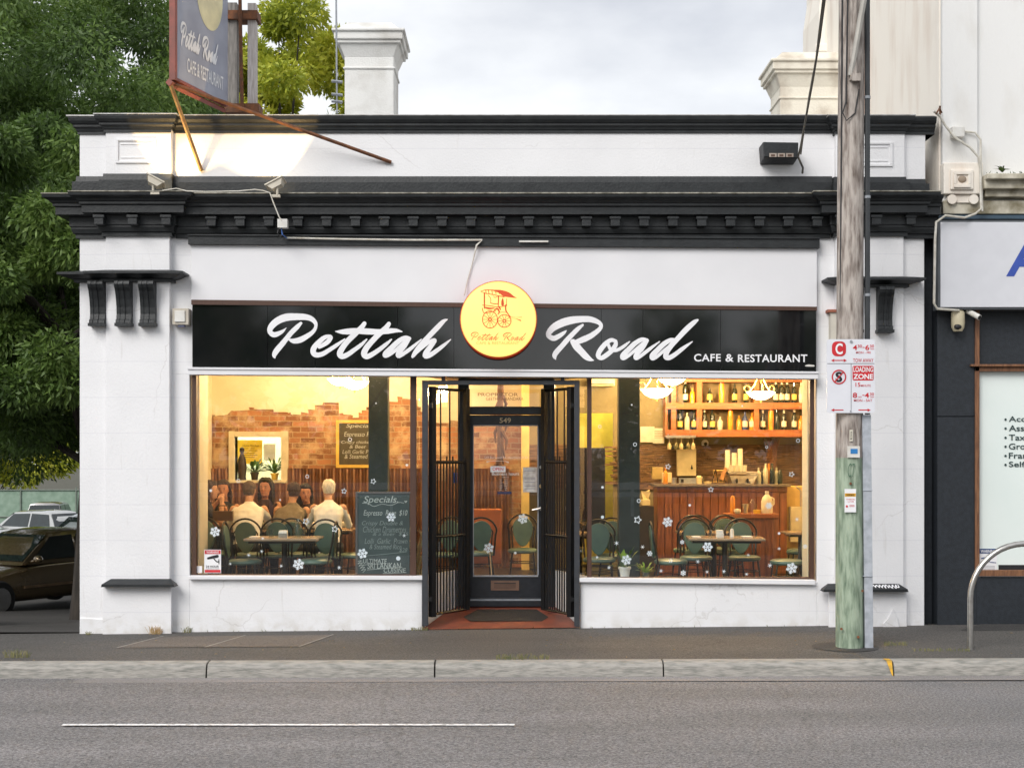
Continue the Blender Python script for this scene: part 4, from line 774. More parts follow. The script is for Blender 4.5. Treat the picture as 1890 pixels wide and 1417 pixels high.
ptext(q, '8', SYP-.003, 1574, 1582, 724.5, 734, .02); ptext(q, 'AM', SYP-.003, 1584, 1590, 731, 734); ptext(q, '-', SYP-.003, 1591.5, 1595.5, 728.5, 729.8); ptext(q, '4', SYP-.003, 1596, 1604, 724.5, 734, .02); ptext(q, '30', SYP-.003, 1605.5, 1613, 724.5, 730, .008); ptext(q, 'PM', SYP-.003, 1607, 1613, 731.5, 734)
ptext(q, 'MON - SAT', SYP-.003, 1576, 1610, 736.5, 741, .005)
def arrow(x0, x1, y, l, r):
    q.ribbon([(x0+2, y, 1.8), (x1-2, y, 1.8)], fR)
    if l: q.add([fR2(x0, y), fR2(x0+6, y+3), fR2(x0+5, y), fR2(x0+6, y-3)], [(0, 1, 2, 3)])
    if r: q.add([fR2(x1, y), fR2(x1-6, y-3), fR2(x1-5, y), fR2(x1-6, y+3)], [(0, 1, 2, 3)])
arrow(1534, 1563, 665, True, True); arrow(1534, 1558, 756.5, True, False); arrow(1583, 1607, 756.5, False, True)
q.ribbon([(1548.5+12.3*math.cos(i*math.pi/12), 695.5+12.3*math.sin(i*math.pi/12), 2.4) for i in range(25)], fR2); q.ribbon([(1540.5, 704.5, 2), (1556.5, 686.5, 2)], pxmap(SYP-.006))
q.mi = 1; ptext(q, 'C', SYP-.005, 1542, 1555.5, 633.5, 654, .03); ptext(q, 'LOADING', SYP-.005, 1575, 1611.5, 677, 686.5, .015); ptext(q, 'ZONE', SYP-.005, 1575, 1611.5, 690, 699.5, .025)
q.mi = 2; ptext(q, 'S', SYP-.003, 1542, 1554.5, 686, 705, .04)
for a in ((1527, 670.5, 1614, 671.3), (1570.6, 671.3, 1571.3, 758)): q.add([fR(a[0], a[3]), fR(a[2], a[3]), fR(a[2], a[1]), fR(a[0], a[1])], [(0, 1, 2, 3)])
q.build('sign_legend', [RED, WLET, BLKV], ps)
q = MB(); q.tube([P(1571, 630, SYP), P(1571, 630, SYP-.012)], .014, 10); q.tube([P(1570, 758.5, SYP), P(1570, 758.5, SYP-.01)], .008, 8); q.build('bolt', GREYM, ps)
sp_ = SYP+.014
q = MB(); q.pbox(1564, 823, 1587, 844, sp_-.008, sp_); q.mi = 1; q.pbox(1570, 828, 1583, 837, sp_-.011, sp_-.008)
tag(q.build('blue_tag', [WPLAS, mat('blue_panel', (.03, .22, .55), .5)]), 'small white tag with blue square near the top of the green pole paint', 'tag')
q = MB(); q.pbox(1568, 793, 1574, 814, sp_-.004, sp_); q.mi = 1; ptext(q, 'LIS', sp_-.006, 1569.5, 1572.5, 796, 811, .0)
tag(q.build('pole_label', [mat('ivory_label', (.7, .66, .55), .5), BLKV]), 'narrow upright ivory label on the bare wood of the pole', 'label')
q = MB(); q.pbox(1559, 902, 1580, 945, sp_-.008, sp_); q.mi = 1; q.pbox(1559.5, 910, 1579.5, 916, sp_-.010, sp_-.008); q.mi = 2; ptext(q, 'WARNING', sp_-.012, 1562, 1577, 911, 915, .01); q.mi = 3; ptext(q, 'WARRIORS', sp_-.010, 1562, 1578, 920, 922.5); ptext(q, 'LIVE', sp_-.010, 1565, 1576, 924, 926.5); ptext(q, '000', sp_-.010, 1568, 1577, 931, 935); q.tube([P(1563, 934, sp_-.008), P(1563, 934, sp_-.011)], .012, 8)
tag(q.build('warning_plate', [WLET, mat('amber_band', (.75, .38, .02), .5), BLKV, RED]), 'small white warning plate with amber band screwed to the green pole base', 'warning plate')
q = MB(); q.mi = 0; ptext(q, 'C7', sp_-.002, 1565, 1578, 855, 880, -.01, .2); q.build('painted_mark', mat('dark_green_mark', (.08, .16, .1), .7), t)
# bike hoop
hy = -1.85; hx0 = X(1791, hy); rr = .56; q = MB(); zt = Z(1003, hy)
pts = [(hx0, hy, -.05), (hx0, hy, zt-rr)] + [(hx0+rr-rr*math.cos(R(a)), hy, zt-rr+rr*math.sin(R(a))) for a in range(8, 173, 8)] + [(hx0+2*rr, hy, zt-rr), (hx0+2*rr, hy, -.05)]
q.tube(pts, .030, 14); q.smooth = False
tag(q.build('bike_hoop', STEEL), 'bare stainless steel bike hoop standing on the footpath at the right', 'bike hoop')

# ------------------------------------------------------------------ neighbouring shop
CREAM = mat('cream_render', (.88, .83, .75), .8, c2=(.74, .65, .56), sc=2.2, bump=.35, bsc=30, stretch=(1.4, 1.4, .35), det=9, lo=.22, hi=.5)
NWHT = mat('neighbour_white_render', (.80, .80, .79), .75, c2=(.68, .66, .62), sc=1.7, bump=.3, bsc=40, stretch=(1.2, 1.2, .5), lo=.25, hi=.5)
SLATE = mat('dark_slate_paint', (.020, .025, .033), .5, c2=(.013, .017, .022), sc=22, bump=.35, bsc=110)
PINK = mat('pinkish_render', (.48, .36, .31), .8); TIMB = mat('stained_window_timber', (.26, .12, .055), .6, c2=(.14, .06, .03), sc=8, stretch=(6, 6, .7))
NB = thing('neighbour_building', 'two storey cream and white shop building with dark slate base at the right', 'building', (6.2, .2, .1))
nl = X(1737, 0); NR = 12.
q = MB(); q.box(nl, NR, 0.0, .3, Z(395), 12); q.box(nl, X(1801), -.055, .01, Z(395), 12)
q.build('upper_front_wall', NWHT, NB)
q = MB(); q.box(nl-.02, nl+.25, .02, 3.3, 4.6, 12); q.build('upper_side_wall', CREAM, NB)
q = MB(); q.box(nl-.15, nl+.2, 3.32, 5.18, 4.6, 12); q.build('rear_side_wall', CREAM, NB)
q = MB(); q.pbox(1590, 50, 1612, 230, 3.1, 3.3); q.build('rain_head_panel', PINK, NB)
q = MB(); Yc = 5.2; q.prism([(X(1512, Yc), 4.8), (X(1605, Yc), 4.8), (X(1605, Yc), 11), (X(1519, Yc), 11), (X(1519, Yc), Z(-30, Yc)), (X(1512, Yc), Z(18, Yc))], Yc, Yc+1.2); q.pbox(1506, 80, 1602, 96, Yc-.05, Yc+1.2); q.build('rear_wing', CREAM, NB, bevel=.02)
chimney(NB, 1440, 1550, 95, 215, 4.2, 'chimney', mat('cream_weathered_render', (.80, .76, .66), .8, c2=(.40, .33, .26), sc=2.4, bump=.5, bsc=30, lo=.22, hi=.5, det=9))
# pilaster block with scrolls, string course
q = MB(); q.pbox(1742, 300, 1815, 358, -.14, .01); q.pbox(1755, 312, 1797, 350, -.17, -.13); q.build('carved_block', CREAM, NB, bevel=.012)
q = MB(); q.pbox(1761, 316, 1792, 322, -.19, -.16); q.pbox(1761, 340, 1792, 346, -.19, -.16); q.pbox(1761, 322, 1766, 340, -.19, -.16); q.pbox(1787, 322, 1792, 340, -.19, -.16); q.mi = 1; q.ball(P(1776, 331, -.172), .05, .02, .04)
q.build('rosette', [CREAM, mat('rusty_rosette', (.35, .27, .2), .8)], NB, bevel=.004)
q = MB()
for px in (1757, 1797): q.lathe([(.0, -.0), (.055, .0), (.055, .10), (.0, .1)], (X(px, -.12), -.03, Z(368, -.12)), 16, 'y')
q.pbox(1757, 360, 1797, 374, -.10, .01); q.build('scroll', CREAM, NB)
q = MB(); q.box(X(1811, -.1), NR, -.30, .0, Z(330, -.3), Z(320, -.3)); q.box(X(1811, -.1), NR, -.22, 0, Z(348, -.22), Z(331, -.22)); q.box(nl, NR, -.08, .0, Z(395, -.08), Z(370, -.08)); q.box(X(1811), NR, -.14, 0, Z(363, -.14), Z(349, -.14)); q.build('string_course', mat('mossy_render', (.62, .58, .48), .85, c2=(.22, .19, .12), sc=6, det=9, lo=.3, hi=.62), NB, bevel=.01)
q = MB(); q.box(nl-.06, NR, -.1, .02, Z(404, -.1), Z(397, -.1)); q.build('blue_band', mat('blue_grey_paint', (.05, .09, .13), .5), NB)
# slate shopfront
q = MB(); q.box(X(1729), X(1801), .0, .2, -.2, Z(396)); q.box(X(1710, .1), X(1729, .0), .18, .3, -.2, Z(396)); 
q.box(X(1801), NR, .05, .2, Z(685), Z(396)); q.box(X(1801), NR, -.03, .2, -.2, Z(1064)); q.box(X(1729)-.001, X(1801), -.03, .001, Z(768), Z(571)); q.box(X(1729)-.001, X(1801), -.03, .001, -.2, Z(769.5))
q.build('slate_front', SLATE, NB, bevel=.004)
q = MB(); q.pbox(1800, 570, 1808, 1052, -.05, .06); q.pbox(1800, 675, 2865, 685, -.05, .06); q.pbox(1793, 672, 2865, 676, -.09, .0); q.pbox(1808, 1052, 2865, 1063, -.06, .06); fw = q.build('window_frame', TIMB, NB, bevel=.003)
q = MB(); q.pbox(1808, 685, 2865, 1052, .03, .04); q.build('frosted_pane', mat('frosted_film', (.80, .87, .84), .12, c2=(.76, .84, .81), sc=1.5, spec=.5), fw)
q = MB(); q.pbox(1843, 1042, 2865, 1052, .026, .029); q.build('clear_strip', BLKV, fw)
DTX = mat('dark_green_lettering', (.03, .06, .06), .5)
for s_, x1, yy in (('Accounting', 1953, 774), ('Assets', 1914, 790.5), ('Tax Services', 1961, 807.5), ('Growth', 1921, 824), ('Franchises', 1946, 841), ('Self-managed', 1971, 857.5)):
    q = MB(); ptext(q, s_, .022, 1862, x1, yy-6, yy+5 if 'g' not in s_ and 'y' not in s_ else yy+7, .012)
    q.add([pxmap(.022)(a, c) for a, c in circle(1856, yy, 2.3, 10)[::-1]], [tuple(range(10))])
    q.build('lettering', DTX, fw)
q = MB(); f = pxmap(.024); q.add([f(1808, 1055), f(1840, 1055), f(1840, 1012), f(1808, 1012)], [(0, 1, 2, 3)]); q.mi = 1; f = pxmap(.022); q.add([f(1808, 1021), f(1840, 1021), f(1840, 1012), f(1808, 1012)], [(0, 1, 2, 3)])
q.mi = 0; ptext(q, 'WARNING', .020, 1810, 1838, 1014, 1019.5, .015); q.mi = 1; q.ribbon([(1812, 1030, 2), (1822, 1029, 3), (1826, 1036, 2)], pxmap(.021)); q.ribbon([(1828, 1037, 1.5), (1838, 1038, 1.5)], pxmap(.021)); q.mi = 2
for k in range(4): q.ribbon([(1812, 1044+k*2.6, .8), (1836, 1044+k*2.6, .8)], pxmap(.021))
q.build('warning_sticker', [WLET, mat('navy_print', (.04, .08, .22), .5), mat('grey_print2', (.4, .42, .45), .5)], fw)
t = thing('lightbox_sign', 'large pale grey lightbox sign with a blue letter on the neighbouring shop', 'sign', P(1815, 570, -.25))
q = MB(); q.box(X(1734, -.25), X(1734, -.25)+3.2, -.2, -.0, Z(570, -.25), Z(405, -.25)); q.build('box', mat('grey_sign_frame', (.09, .1, .11), .5), t)
q = MB(); q.box(X(1738, -.25), X(1734, -.25)+3.16, -.215, -.2, Z(566, -.25), Z(409, -.25)); q.build('sign_face', mat('pale_sign_face', (.66, .67, .71), .5, c2=(.63, .64, .68)), t)
q = MB(); ptext(q, 'A', -.218, 1857, 1920, 444, 510, .035, .18); q.build('blue_letter', mat('blue_letter', (.04, .09, .42), .5), t)
# small fittings on the neighbour
q = MB(); q.tube([P(1723, 205, -.3), P(1735, 215, -.22), P(1745, 232, -.2), P(1762, 254, -.2), P(1790, 272, -.2), P(1806, 290, -.2), P(1809, 310, -.2), P(1811, 385, -.2), P(1800, 395, -.2), P(1780, 402, -.3), P(1745, 398, -.3), P(1728, 410, -.32), P(1726, 440, -.32), P(1724, 560, -.3), P(1730, 570, -.28), P(1770, 573, -.2)], .014, 8)
q.tube([P(1780, 243, -.08), P(1800, 245, -.1), P(1810, 258, -.1), P(1810, 280, -.12), P(1813, 390, -.2)], .012, 8)
tag(q.build('white_conduit', CAB), 'pale conduit winding down the corner between the two buildings', 'conduit')
q = MB(); q.pbox(1758, 233, 1781, 253, -.16, -.05); tag(q.build('white_junction_box', WPLAS, bevel=.01), 'round cornered white junction box on the cream pilaster', 'junction box')
q = MB(); q.tube([P(1728, 210, -.3), P(1734, 200, -.2), P(1738, 208, -.1)], .01, 6); q.tube([P(1735, 212, -.15), P(1735, 196, -.15)], .012, 6); tag(q.build('cable_hook', RUST), 'rusty cable hook on the corner of the cream building', 'hook')
t = thing('alarm_sensor', 'cream rounded motion sensor hanging under the pale grey lightbox sign', 'sensor', P(1768, 612, -.1))
q = MB(); q.lathe([(.0, -.12), (.05, -.115), (.072, -.07), (.078, -.02), (.075, .1), (.06, .125), (0, .126)], P(1768, 593, -.12), 20); q.build('body', mat('yellowed_plastic', (.62, .55, .38), .5), t)
q = MB(); q.ball(P(1768, 603, -.175), .045, .03, .032); q.build('dark_lens', BLKV, t)
t = thing('security_camera', 'small white bullet camera under the corner of the lightbox sign', 'camera', P(1795, 572, -.15))
a = Vector(P(1786, 574, -.12)); b_ = Vector(P(1808, 586, -.26)); q = MB(); q.tube([a, b_], .032, 12); q.build('body', WPLAS, t)
q = MB(); q.tube([b_, b_+(b_-a)*.03], .024, 12); q.build('lens', BLKV, t); q = MB(); q.tube([P(1790, 566, -.02), P(1790, 574, -.12)], .014); q.build('bracket', WPLAS, t)
FERN = mat('fern_green', (.10, .16, .035), .7, c2=(.05, .09, .02), sc=12)
q = MB(); c = Vector(P(1850, 318, -.25))
for i in range(16):
    a = 6.28*i/16; l = rnd.uniform(.06, .13); d = Vector((math.cos(a), math.sin(a)*.5, .8)); s_ = Vector((-math.sin(a), math.cos(a), 0))*.01
    q.add([c-s_, c+s_, c+d*l*.6+s_, c+d*l*.6-s_, c+d*l+Vector((math.cos(a)*.03, 0, -.03))], [(0, 1, 2, 3), (3, 2, 4)])
for i in range(30): 
    p = Vector(P(rnd.uniform(1812, 1900), 320, -.28)); q.add([p, p+Vector((.012, 0, 0)), p+Vector((rnd.uniform(-.03, .03), -.02, rnd.uniform(-.05, .03)))], [(0, 1, 2)])
tag(q.build('fern', FERN), 'small fern sprouting on the mossy ledge of the cream building', 'fern')

# ------------------------------------------------------------------ trees
def leafmat(name, a, b, c):
    m = bpy.data.materials.new(name); m.use_nodes = True; t = m.node_tree; p = t.nodes['Principled BSDF']; p.inputs['Roughness'].default_value = .55
    g = t.nodes.new('ShaderNodeNewGeometry'); co = t.nodes.new('ShaderNodeTexCoord'); n = t.nodes.new('ShaderNodeTexNoise'); n.inputs['Scale'].default_value = .55; n.inputs['Detail'].default_value = 4
    t.links.new(co.outputs['Object'], n.inputs[0]); ad = t.nodes.new('ShaderNodeMath'); ad.operation = 'MULTIPLY_ADD'; ad.inputs[1].default_value = .45; t.links.new(g.outputs['Random Per Island'], ad.inputs[0])
    sb = t.nodes.new('ShaderNodeMath'); sb.operation = 'MULTIPLY_ADD'; sb.inputs[1].default_value = 1.6; sb.inputs[2].default_value = -.5; t.links.new(n.outputs[0], sb.inputs[0]); t.links.new(sb.outputs[0], ad.inputs[2])
    r = t.nodes.new('ShaderNodeValToRGB'); e = r.color_ramp.elements; e[0].position = .15; e[0].color = (*a, 1); e[1].position = .9; e[1].color = (*c, 1); k = e.new(.5); k.color = (*b, 1)
    t.links.new(ad.outputs[0], r.inputs[0]); t.links.new(r.outputs[0], p.inputs['Base Color'])
    tr = t.nodes.new('ShaderNodeBsdfTranslucent'); mxx = t.nodes.new('ShaderNodeMixShader'); mxx.inputs[0].default_value = .35; t.links.new(r.outputs[0], tr.inputs[0])
    t.links.new(p.outputs[0], mxx.inputs[1]); t.links.new(tr.outputs[0], mxx.inputs[2]); t.links.new(mxx.outputs[0], t.nodes['Material Output'].inputs[0]); return m
def crown_mesh(name, clumps, per, ll, lw, m, seed, droop=.35):
    rg = np.random.default_rng(seed); n = len(clumps)*per
    cc = np.repeat(np.array([c[:3] for c in clumps]), per, 0); rad = np.repeat(np.array([c[3] for c in clumps]), per)
    d = rg.normal(size=(n, 3)); d /= np.linalg.norm(d, axis=1)[:, None]; rr_ = rad*rg.uniform(.15, 1, n)**.5
    p = cc + d*rr_[:, None]*np.array([1, 1, .72])
    ax = d + rg.normal(size=(n, 3))*.7; ax[:, 2] -= droop; ax /= np.linalg.norm(ax, axis=1)[:, None]
    sd_ = np.cross(ax, rg.normal(size=(n, 3))); sd_ /= np.linalg.norm(sd_, axis=1)[:, None]
    L_ = (ll*rg.uniform(.6, 1.3, n))[:, None]; Wd = (lw*rg.uniform(.7, 1.2, n))[:, None]
    v = np.stack([p, p+ax*L_*.45+sd_*Wd, p+ax*L_, p+ax*L_*.45-sd_*Wd], 1).reshape(-1, 3)
    me = bpy.data.meshes.new(name); me.vertices.add(n*4); me.vertices.foreach_set('co', v.ravel()); me.loops.add(n*4); me.polygons.add(n)
    me.loops.foreach_set('vertex_index', np.arange(n*4)); me.polygons.foreach_set('loop_start', np.arange(n)*4); me.polygons.foreach_set('loop_total', np.full(n, 4)); me.update(); me.validate()
    me.materials.append(m); o = bpy.data.objects.new(name, me); S.collection.objects.link(o); return o
BARK = mat('dark_bark', (.045, .036, .028), .9, c2=(.018, .015, .012), sc=5, bump=.9, bsc=12, stretch=(3, 3, .5))
def tree(label, base, h, tr_, clumps, per, ll, lw, m, seed, droop=.35, limbs=9, group='trees behind the cafe'):
    t = thing('tree', label, 'tree', base, group); rg = random.Random(seed); q = MB()
    b0 = Vector(base); top_ = b0+Vector((rg.uniform(-.3, .3), rg.uniform(-.3, .3), h*.5)); q.tube([b0-Vector((0, 0, .3)), b0+Vector((.03, 0, .4)), b0.lerp(top_, .5)+Vector((.1, .05, 0)), top_], [tr_*1.35, tr_*1.05, tr_*.85, tr_*.55], 12)
    cs = rg.sample(clumps, min(limbs, len(clumps)))
    for c in cs:
        e_ = Vector(c[:3]); s_ = b0.lerp(top_, rg.uniform(.55, 1)); mid = s_.lerp(e_, .5)+Vector((rg.uniform(-.2, .2), rg.uniform(-.2, .2), rg.uniform(.1, .5)))
        q.tube([s_, mid, e_], [tr_*.35, tr_*.2, tr_*.06], 7)
    q.build('trunk', BARK, t); cr_ = crown_mesh('crown', clumps, per, ll, lw, m, seed, droop); attach(cr_, t); return t
DG = leafmat('dark_feathery_leaf', (.045, .085, .02), (.10, .175, .037), (.20, .30, .065)); YG = leafmat('yellow_green_leaf', (.24, .30, .03), (.50, .54, .06), (.72, .68, .09)); MG = leafmat('mid_green_leaf', (.055, .105, .024), (.11, .18, .036), (.26, .31, .06))
def blob(cx_, cy_, cz_, rx, ry, rz, n, r0, r1, seed, keep=None):
    rg = random.Random(seed); o = []
    while len(o) < n:
        x, y, z = rg.uniform(-1, 1), rg.uniform(-1, 1), rg.uniform(-1, 1)
        if x*x+y*y+z*z > 1 or x*x+y*y+z*z < .15: continue
        c = (cx_+x*rx, cy_+y*ry, cz_+z*rz, rg.uniform(r0, r1))
        if keep is None or keep(c): o.append(c)
    return o
SAFE = lambda c: c[1] > 2.2 or c[0]+c[3] < -5.5 if c[1] < 12 and c[2] < 6.3 else True
c1 = blob(-8.3, 7.5, 6.6, 3.6, 4.0, 4.4, 165, .45, .95, 1, lambda c: SAFE(c) and (c[2] > 3.0) and c[0]+c[3] < -4.9 or (c[2] > 6.2 and c[0] < -3.2))
c1 += blob(-8.2, 5.2, 4.0, 2.9, 2.2, 2.5, 60, .35, .7, 41, lambda c: c[0]+c[3] < -5.1 and c[2]-c[3]*.7 > 1.75)
c1 += blob(-6.8, 2.9, 4.6, 1.7, .6, 2.3, 34, .3, .5, 43, lambda c: c[0]+c[3] < -5.12 and c[2]-c[3]*.7 > 2.35)
c1 += blob(-9.6, 9.5, 3.6, 3.2, 2.0, 2.0, 30, .5, .9, 42, lambda c: c[2]-c[3]*.7 > 1.5)
tree('big dark green feathery tree hanging over the left corner of the cafe', (-6.165, 3.9, -.3), 8, .16, c1, 1000, .115, .020, DG, 11, .6, 14)
c2 = blob(-14.0, 17, 5.4, 5, 4, 5.0, 90, .6, 1.2, 2, lambda c: c[2] > 2.2)
tree('dark leafy tree further back at the left edge above the car park', (-15.5, 17, -1.0), 8, .25, c2, 650, .2, .04, MG, 12)
c3 = blob(-5.6, 16, 9.0, 2.2, 2.4, 4.2, 80, .4, .8, 3)
tree('yellow green tree behind the roof between the sign and the chimney', (-5.6, 16, -.7), 10, .2, c3, 900, .17, .036, YG, 13, .2)
c4 = blob(-9.2, 15, 9.2, 2.8, 3, 4.8, 90, .5, 1.0, 4, lambda c: c[2] > 3)
tree('dark green tree behind the rooftop sign', (-8.5, 15, -.7), 10, .22, c4, 600, .17, .03, DG, 14)
c5 = blob(-34, 66, 6.5, 12, 4, 6.2, 90, 1.4, 2.4, 5, lambda c: c[2] > .5)
tree('distant mid green tree beyond the car park fence', (-33, 66, -2.1), 9, .3, c5, 520, .42, .10, MG, 15)
c6 = blob(-28, 59, 2.6, 4.4, 1.5, 2.4, 34, .7, 1.2, 6, lambda c: c[2] > .6)
tree('bright yellow green tree behind the mesh fence at the far left', (-28, 59, -2.1), 4, .12, c6, 500, .28, .06, YG, 16)
# greenery across the street (mirrored in the black sign and the panes)
for i, (x, y, hh, sd_) in enumerate(((-14, -38, 9.5, 21), (-7, -42, 7.2, 22), (7.0, -42, 7.0, 23), (14, -40, 8.0, 24))):
    cc = blob(x, y, hh*.62, 4.4, 2.5, hh*.62, 26, .9, 1.5, sd_)
    tree(('tall round', 'lower spreading', 'short bushy', 'tall spreading')[i] + ' green tree on the far side of the street', (x, y, -.1), hh, .2, cc, 160, .5, .16, MG, sd_, group='trees across the street')
q = MB()  # invented rail, out of view, added to reflect a pale band in the panes
for z0, z1 in ((.62, .78), (.86, 1.10)): q.box(-24, 24, -29.9, -29.85, z0, z1)
for i in range(25): q.box(-24+2*i-.05, -24+2*i+.05, -29.98, -29.9, -.1, 1.12)
tag(q.build('reflection_rail', mat('pale_rail_paint', (.7, .72, .75), .5)), 'long pale rail added unseen across the street for its reflection in the window glass', 'reflection rail')
# bush by the drive
q = thing('bush', 'dark strappy bush at the left edge in front of the parked sedan', 'bush', (-5.65, 2.0, -.15))
cc = [(-7.3+rnd.uniform(-.45, .45), 1.9+rnd.uniform(-.25, .25), .12+rnd.uniform(-.05, .3), rnd.uniform(.12, .24)) for _ in range(22)]
attach(crown_mesh('foliage', cc, 90, .22, .012, MG, 31, -.5), q)
# mesh fence at the back of the car park
t = thing('mesh_fence', 'long green mesh fence at the back of the car park', 'fence', (-30, 54, -2.0))
q = MB()
for i in range(15): x = -50+i*2.8; q.tube([(x, 54, -2.1), (x, 54, .4)], .04, 6)
q.tube([(-52, 54, .25), (-9, 54, .25)], .03, 6); q.tube([(-52, 54, -1.1), (-9, 54, -1.1)], .03, 6); q.build('post', mat('grey_green_post', (.20, .24, .2), .6), t)
q = MB(); q.box(-52, -9, 54.04, 54.045, -2.0, .25); q.build('shade_mesh', mat('green_shade_mesh', (.28, .38, .30), .9, c2=(.20, .29, .22), sc=3), t)

# ------------------------------------------------------------------ cars
TYRE = mat('tyre_rubber', (.02, .02, .02), .8); CGL = mat('car_window_glass', (.02, .03, .03), .04, spec=.9, c2=(.015, .02, .02)); CHR = mat('alloy_rim', (.5, .5, .5), .3, .9); LMP = mat('headlamp_glass', (.5, .5, .48), .1); TLR = mat('red_tail_lamp', (.5, .02, .02), .15)
def car(label, x, y, z, rz, paint, L=4.6, Wd=1.76, H=1.42, kind='sedan'):
    t = thing('parked_car', label, 'car', (x, y, z), 'cars in the car park', local=True, rz=rz)
    hw = Wd/2; belt = .90 if kind != 'suv' else 1.02; hood = belt-.16 if kind != 'suv' else belt-.08
    st = [(-L/2, .72, .42, belt-.12), (-L/2+.10, .84, .30, belt-.03), (-L*.40, .93, .24, belt), (-L*.28, .98, .22, belt+.01), (0, 1, .22, belt), (L*.16, 1, .22, belt-.02), (L*.27, .98, .23, hood+.05), (L*.38, .94, .25, hood-.04), (L/2-.12, .84, .30, hood-.14), (L/2, .66, .42, hood-.26)]
    q = MB(); n = 12; vs = []
    for xx, w, zb, zt in st:
        w *= hw; zm = (zb+zt)/2
        half = [(0, zb), (w*.82, zb), (w*.97, zb+.08), (w, zm), (w*.985, zt-.16), (w*.93, zt-.035), (w*.8, zt+.004), (0, zt+.035)]
        ring = [(xx, a, c) for a, c in half] + [(xx, -a, c) for a, c in half[-2:0:-1]]; vs += ring; n = len(ring)
    q.smooth = True; q.add(vs, [(i*n+j, i*n+(j+1) % n, (i+1)*n+(j+1) % n, (i+1)*n+j) for i in range(len(st)-1) for j in range(n)] + [tuple(range(n))[::-1], tuple(range((len(st)-1)*n, len(st)*n))])
    body = q.build('body', paint, t, auto=60); sb = body.modifiers.new('s', 'SUBSURF'); sb.levels = 1; sb.render_levels = 2
    if kind == 'sedan': gx = [(-L*.36, 0), (-L*.22, 1), (L*.02, 1.0), (L*.20, 0)]
    elif kind == 'suv': gx = [(-L*.47, 0), (-L*.41, 1), (L*.05, 1.), (L*.22, 0)]
    else: gx = [(-L*.46, 0), (-L*.36, 1), (L*.04, 1.), (L*.24, 0)]
    q = MB(); q.smooth = True; zb = belt-.03; vs = []; cols = []
    N_ = 9
    for k in range(N_):
        f = k/(N_-1); 
        if f < .25: g = f/.25; xx = gx[0][0]+(gx[1][0]-gx[0][0])*g; zz = zb+(H-zb)*(g**.8)
        elif f < .75: g = (f-.25)/.5; xx = gx[1][0]+(gx[2][0]-gx[1][0])*g; zz = H-.0+.03*math.sin(g*math.pi)
        else: g = (f-.75)/.25; xx = gx[2][0]+(gx[3][0]-gx[2][0])*g; zz = zb+(H-zb)*((1-g)**.85)
        cols.append((xx, zz))
    for xx, zz in cols:
        fr_ = (zz-zb)/(H-zb); wt = hw*(.9-.2*fr_); 
        vs += [(xx, -hw*.9, zb), (xx, -wt, zz-.03*fr_), (xx, -wt*.6, zz+.02*fr_), (xx, wt*.6, zz+.02*fr_), (xx, wt, zz-.03*fr_), (xx, hw*.9, zb)]
    q.add(vs, [(i*6+j, (i+1)*6+j, (i+1)*6+j+1, i*6+j+1) for i in range(N_-1) for j in range(5)]); q.build('cabin_roof', paint, t, auto=60)
    def gl(pts, nm='side_window'): g_ = MB(); g_.add(pts, [tuple(range(len(pts)))]); g_.build(nm, CGL, t)
    def rp(xx, zf, sgn, off=.012): fr_ = zf; w = hw*(.9-.2*fr_)+off; return (xx, sgn*w, zb+(H-zb)*fr_)
    xr0, xr1, xf1, xf0 = gx[0][0], gx[1][0], gx[2][0], gx[3][0]; lp = lambda a, c, f: a+(c-a)*f
    xm = (xr1+xf1)/2+.05
    for s_ in (-1, 1):
        gl([rp(xm+.04, .14, s_), rp(lp(xf0, xf1, .2)-.12, .14, s_), rp(lp(xf0, xf1, .86)-.06, .86, s_), rp(xm+.04, .9, s_)])
        gl([rp(lp(xr0, xr1, .2)+.18, .14, s_), rp(xm-.05, .14, s_), rp(xm-.05, .9, s_), rp(lp(xr0, xr1, .86)+.08, .86, s_)])
    w = hw*.84
    gl([(lp(xf0, xf1, .10)+.012, -w, zb+(H-zb)*.12), (lp(xf0, xf1, .10)+.012, w, zb+(H-zb)*.12), (lp(xf0, xf1, .9)+.03, w*.82, zb+(H-zb)*.92), (lp(xf0, xf1, .9)+.03, -w*.82, zb+(H-zb)*.92)], 'windscreen')
    gl([(lp(xr0, xr1, .10)-.015, -w, zb+(H-zb)*.14), (lp(xr0, xr1, .10)-.015, w, zb+(H-zb)*.14), (lp(xr0, xr1, .9)-.03, w*.82, zb+(H-zb)*.9), (lp(xr0, xr1, .9)-.03, -w*.82, zb+(H-zb)*.9)], 'rear_window')
    for xx in (L*.31, -L*.29):
        for s_ in (-1, 1):
            q = MB(); q.lathe([(.0, -.10), (.3, -.10), (.325, -.06), (.325, .06), (.3, .10), (0, .10)], (xx, s_*(hw-.10), .325), 24, 'y'); wh = q.build('wheel', TYRE, t)
            q = MB(); q.lathe([(.0, -.012), (.2, -.01), (.205, .01), (0, .012)], (xx, s_*(hw+.005), .325), 20, 'y')
            q.build('rim', CHR, wh) if not wh.get('local') else None
    for s_ in (-1, 1):
        q = MB(); q.ball((L*.155, s_*(hw+.10), belt+.07), .07, .10, .07); q.tube([(L*.155, s_*(hw-.08), belt+.02), (L*.155, s_*(hw+.05), belt+.05)], .025); q.build('mirror', paint, t)
        q = MB(); q.ball((L/2-.16, s_*hw*.66, hood-.17), .17, .2, .07); q.build('headlight', LMP, t)
        q = MB(); q.ball((-L/2+.10, s_*hw*.72, belt-.17), .10, .14, .10); q.build('tail_light', TLR, t)
        q = MB(); q.box(-L*.2, L*.2, s_*(hw-.02), s_*(hw+.012), .48, .52); q.build('side_moulding', mat('bronze_trim', (.3, .2, .12), .4, .5), t)
    q = MB(); q.box(-.35, .35, 0, 0.02, 0, .1); 
    return t
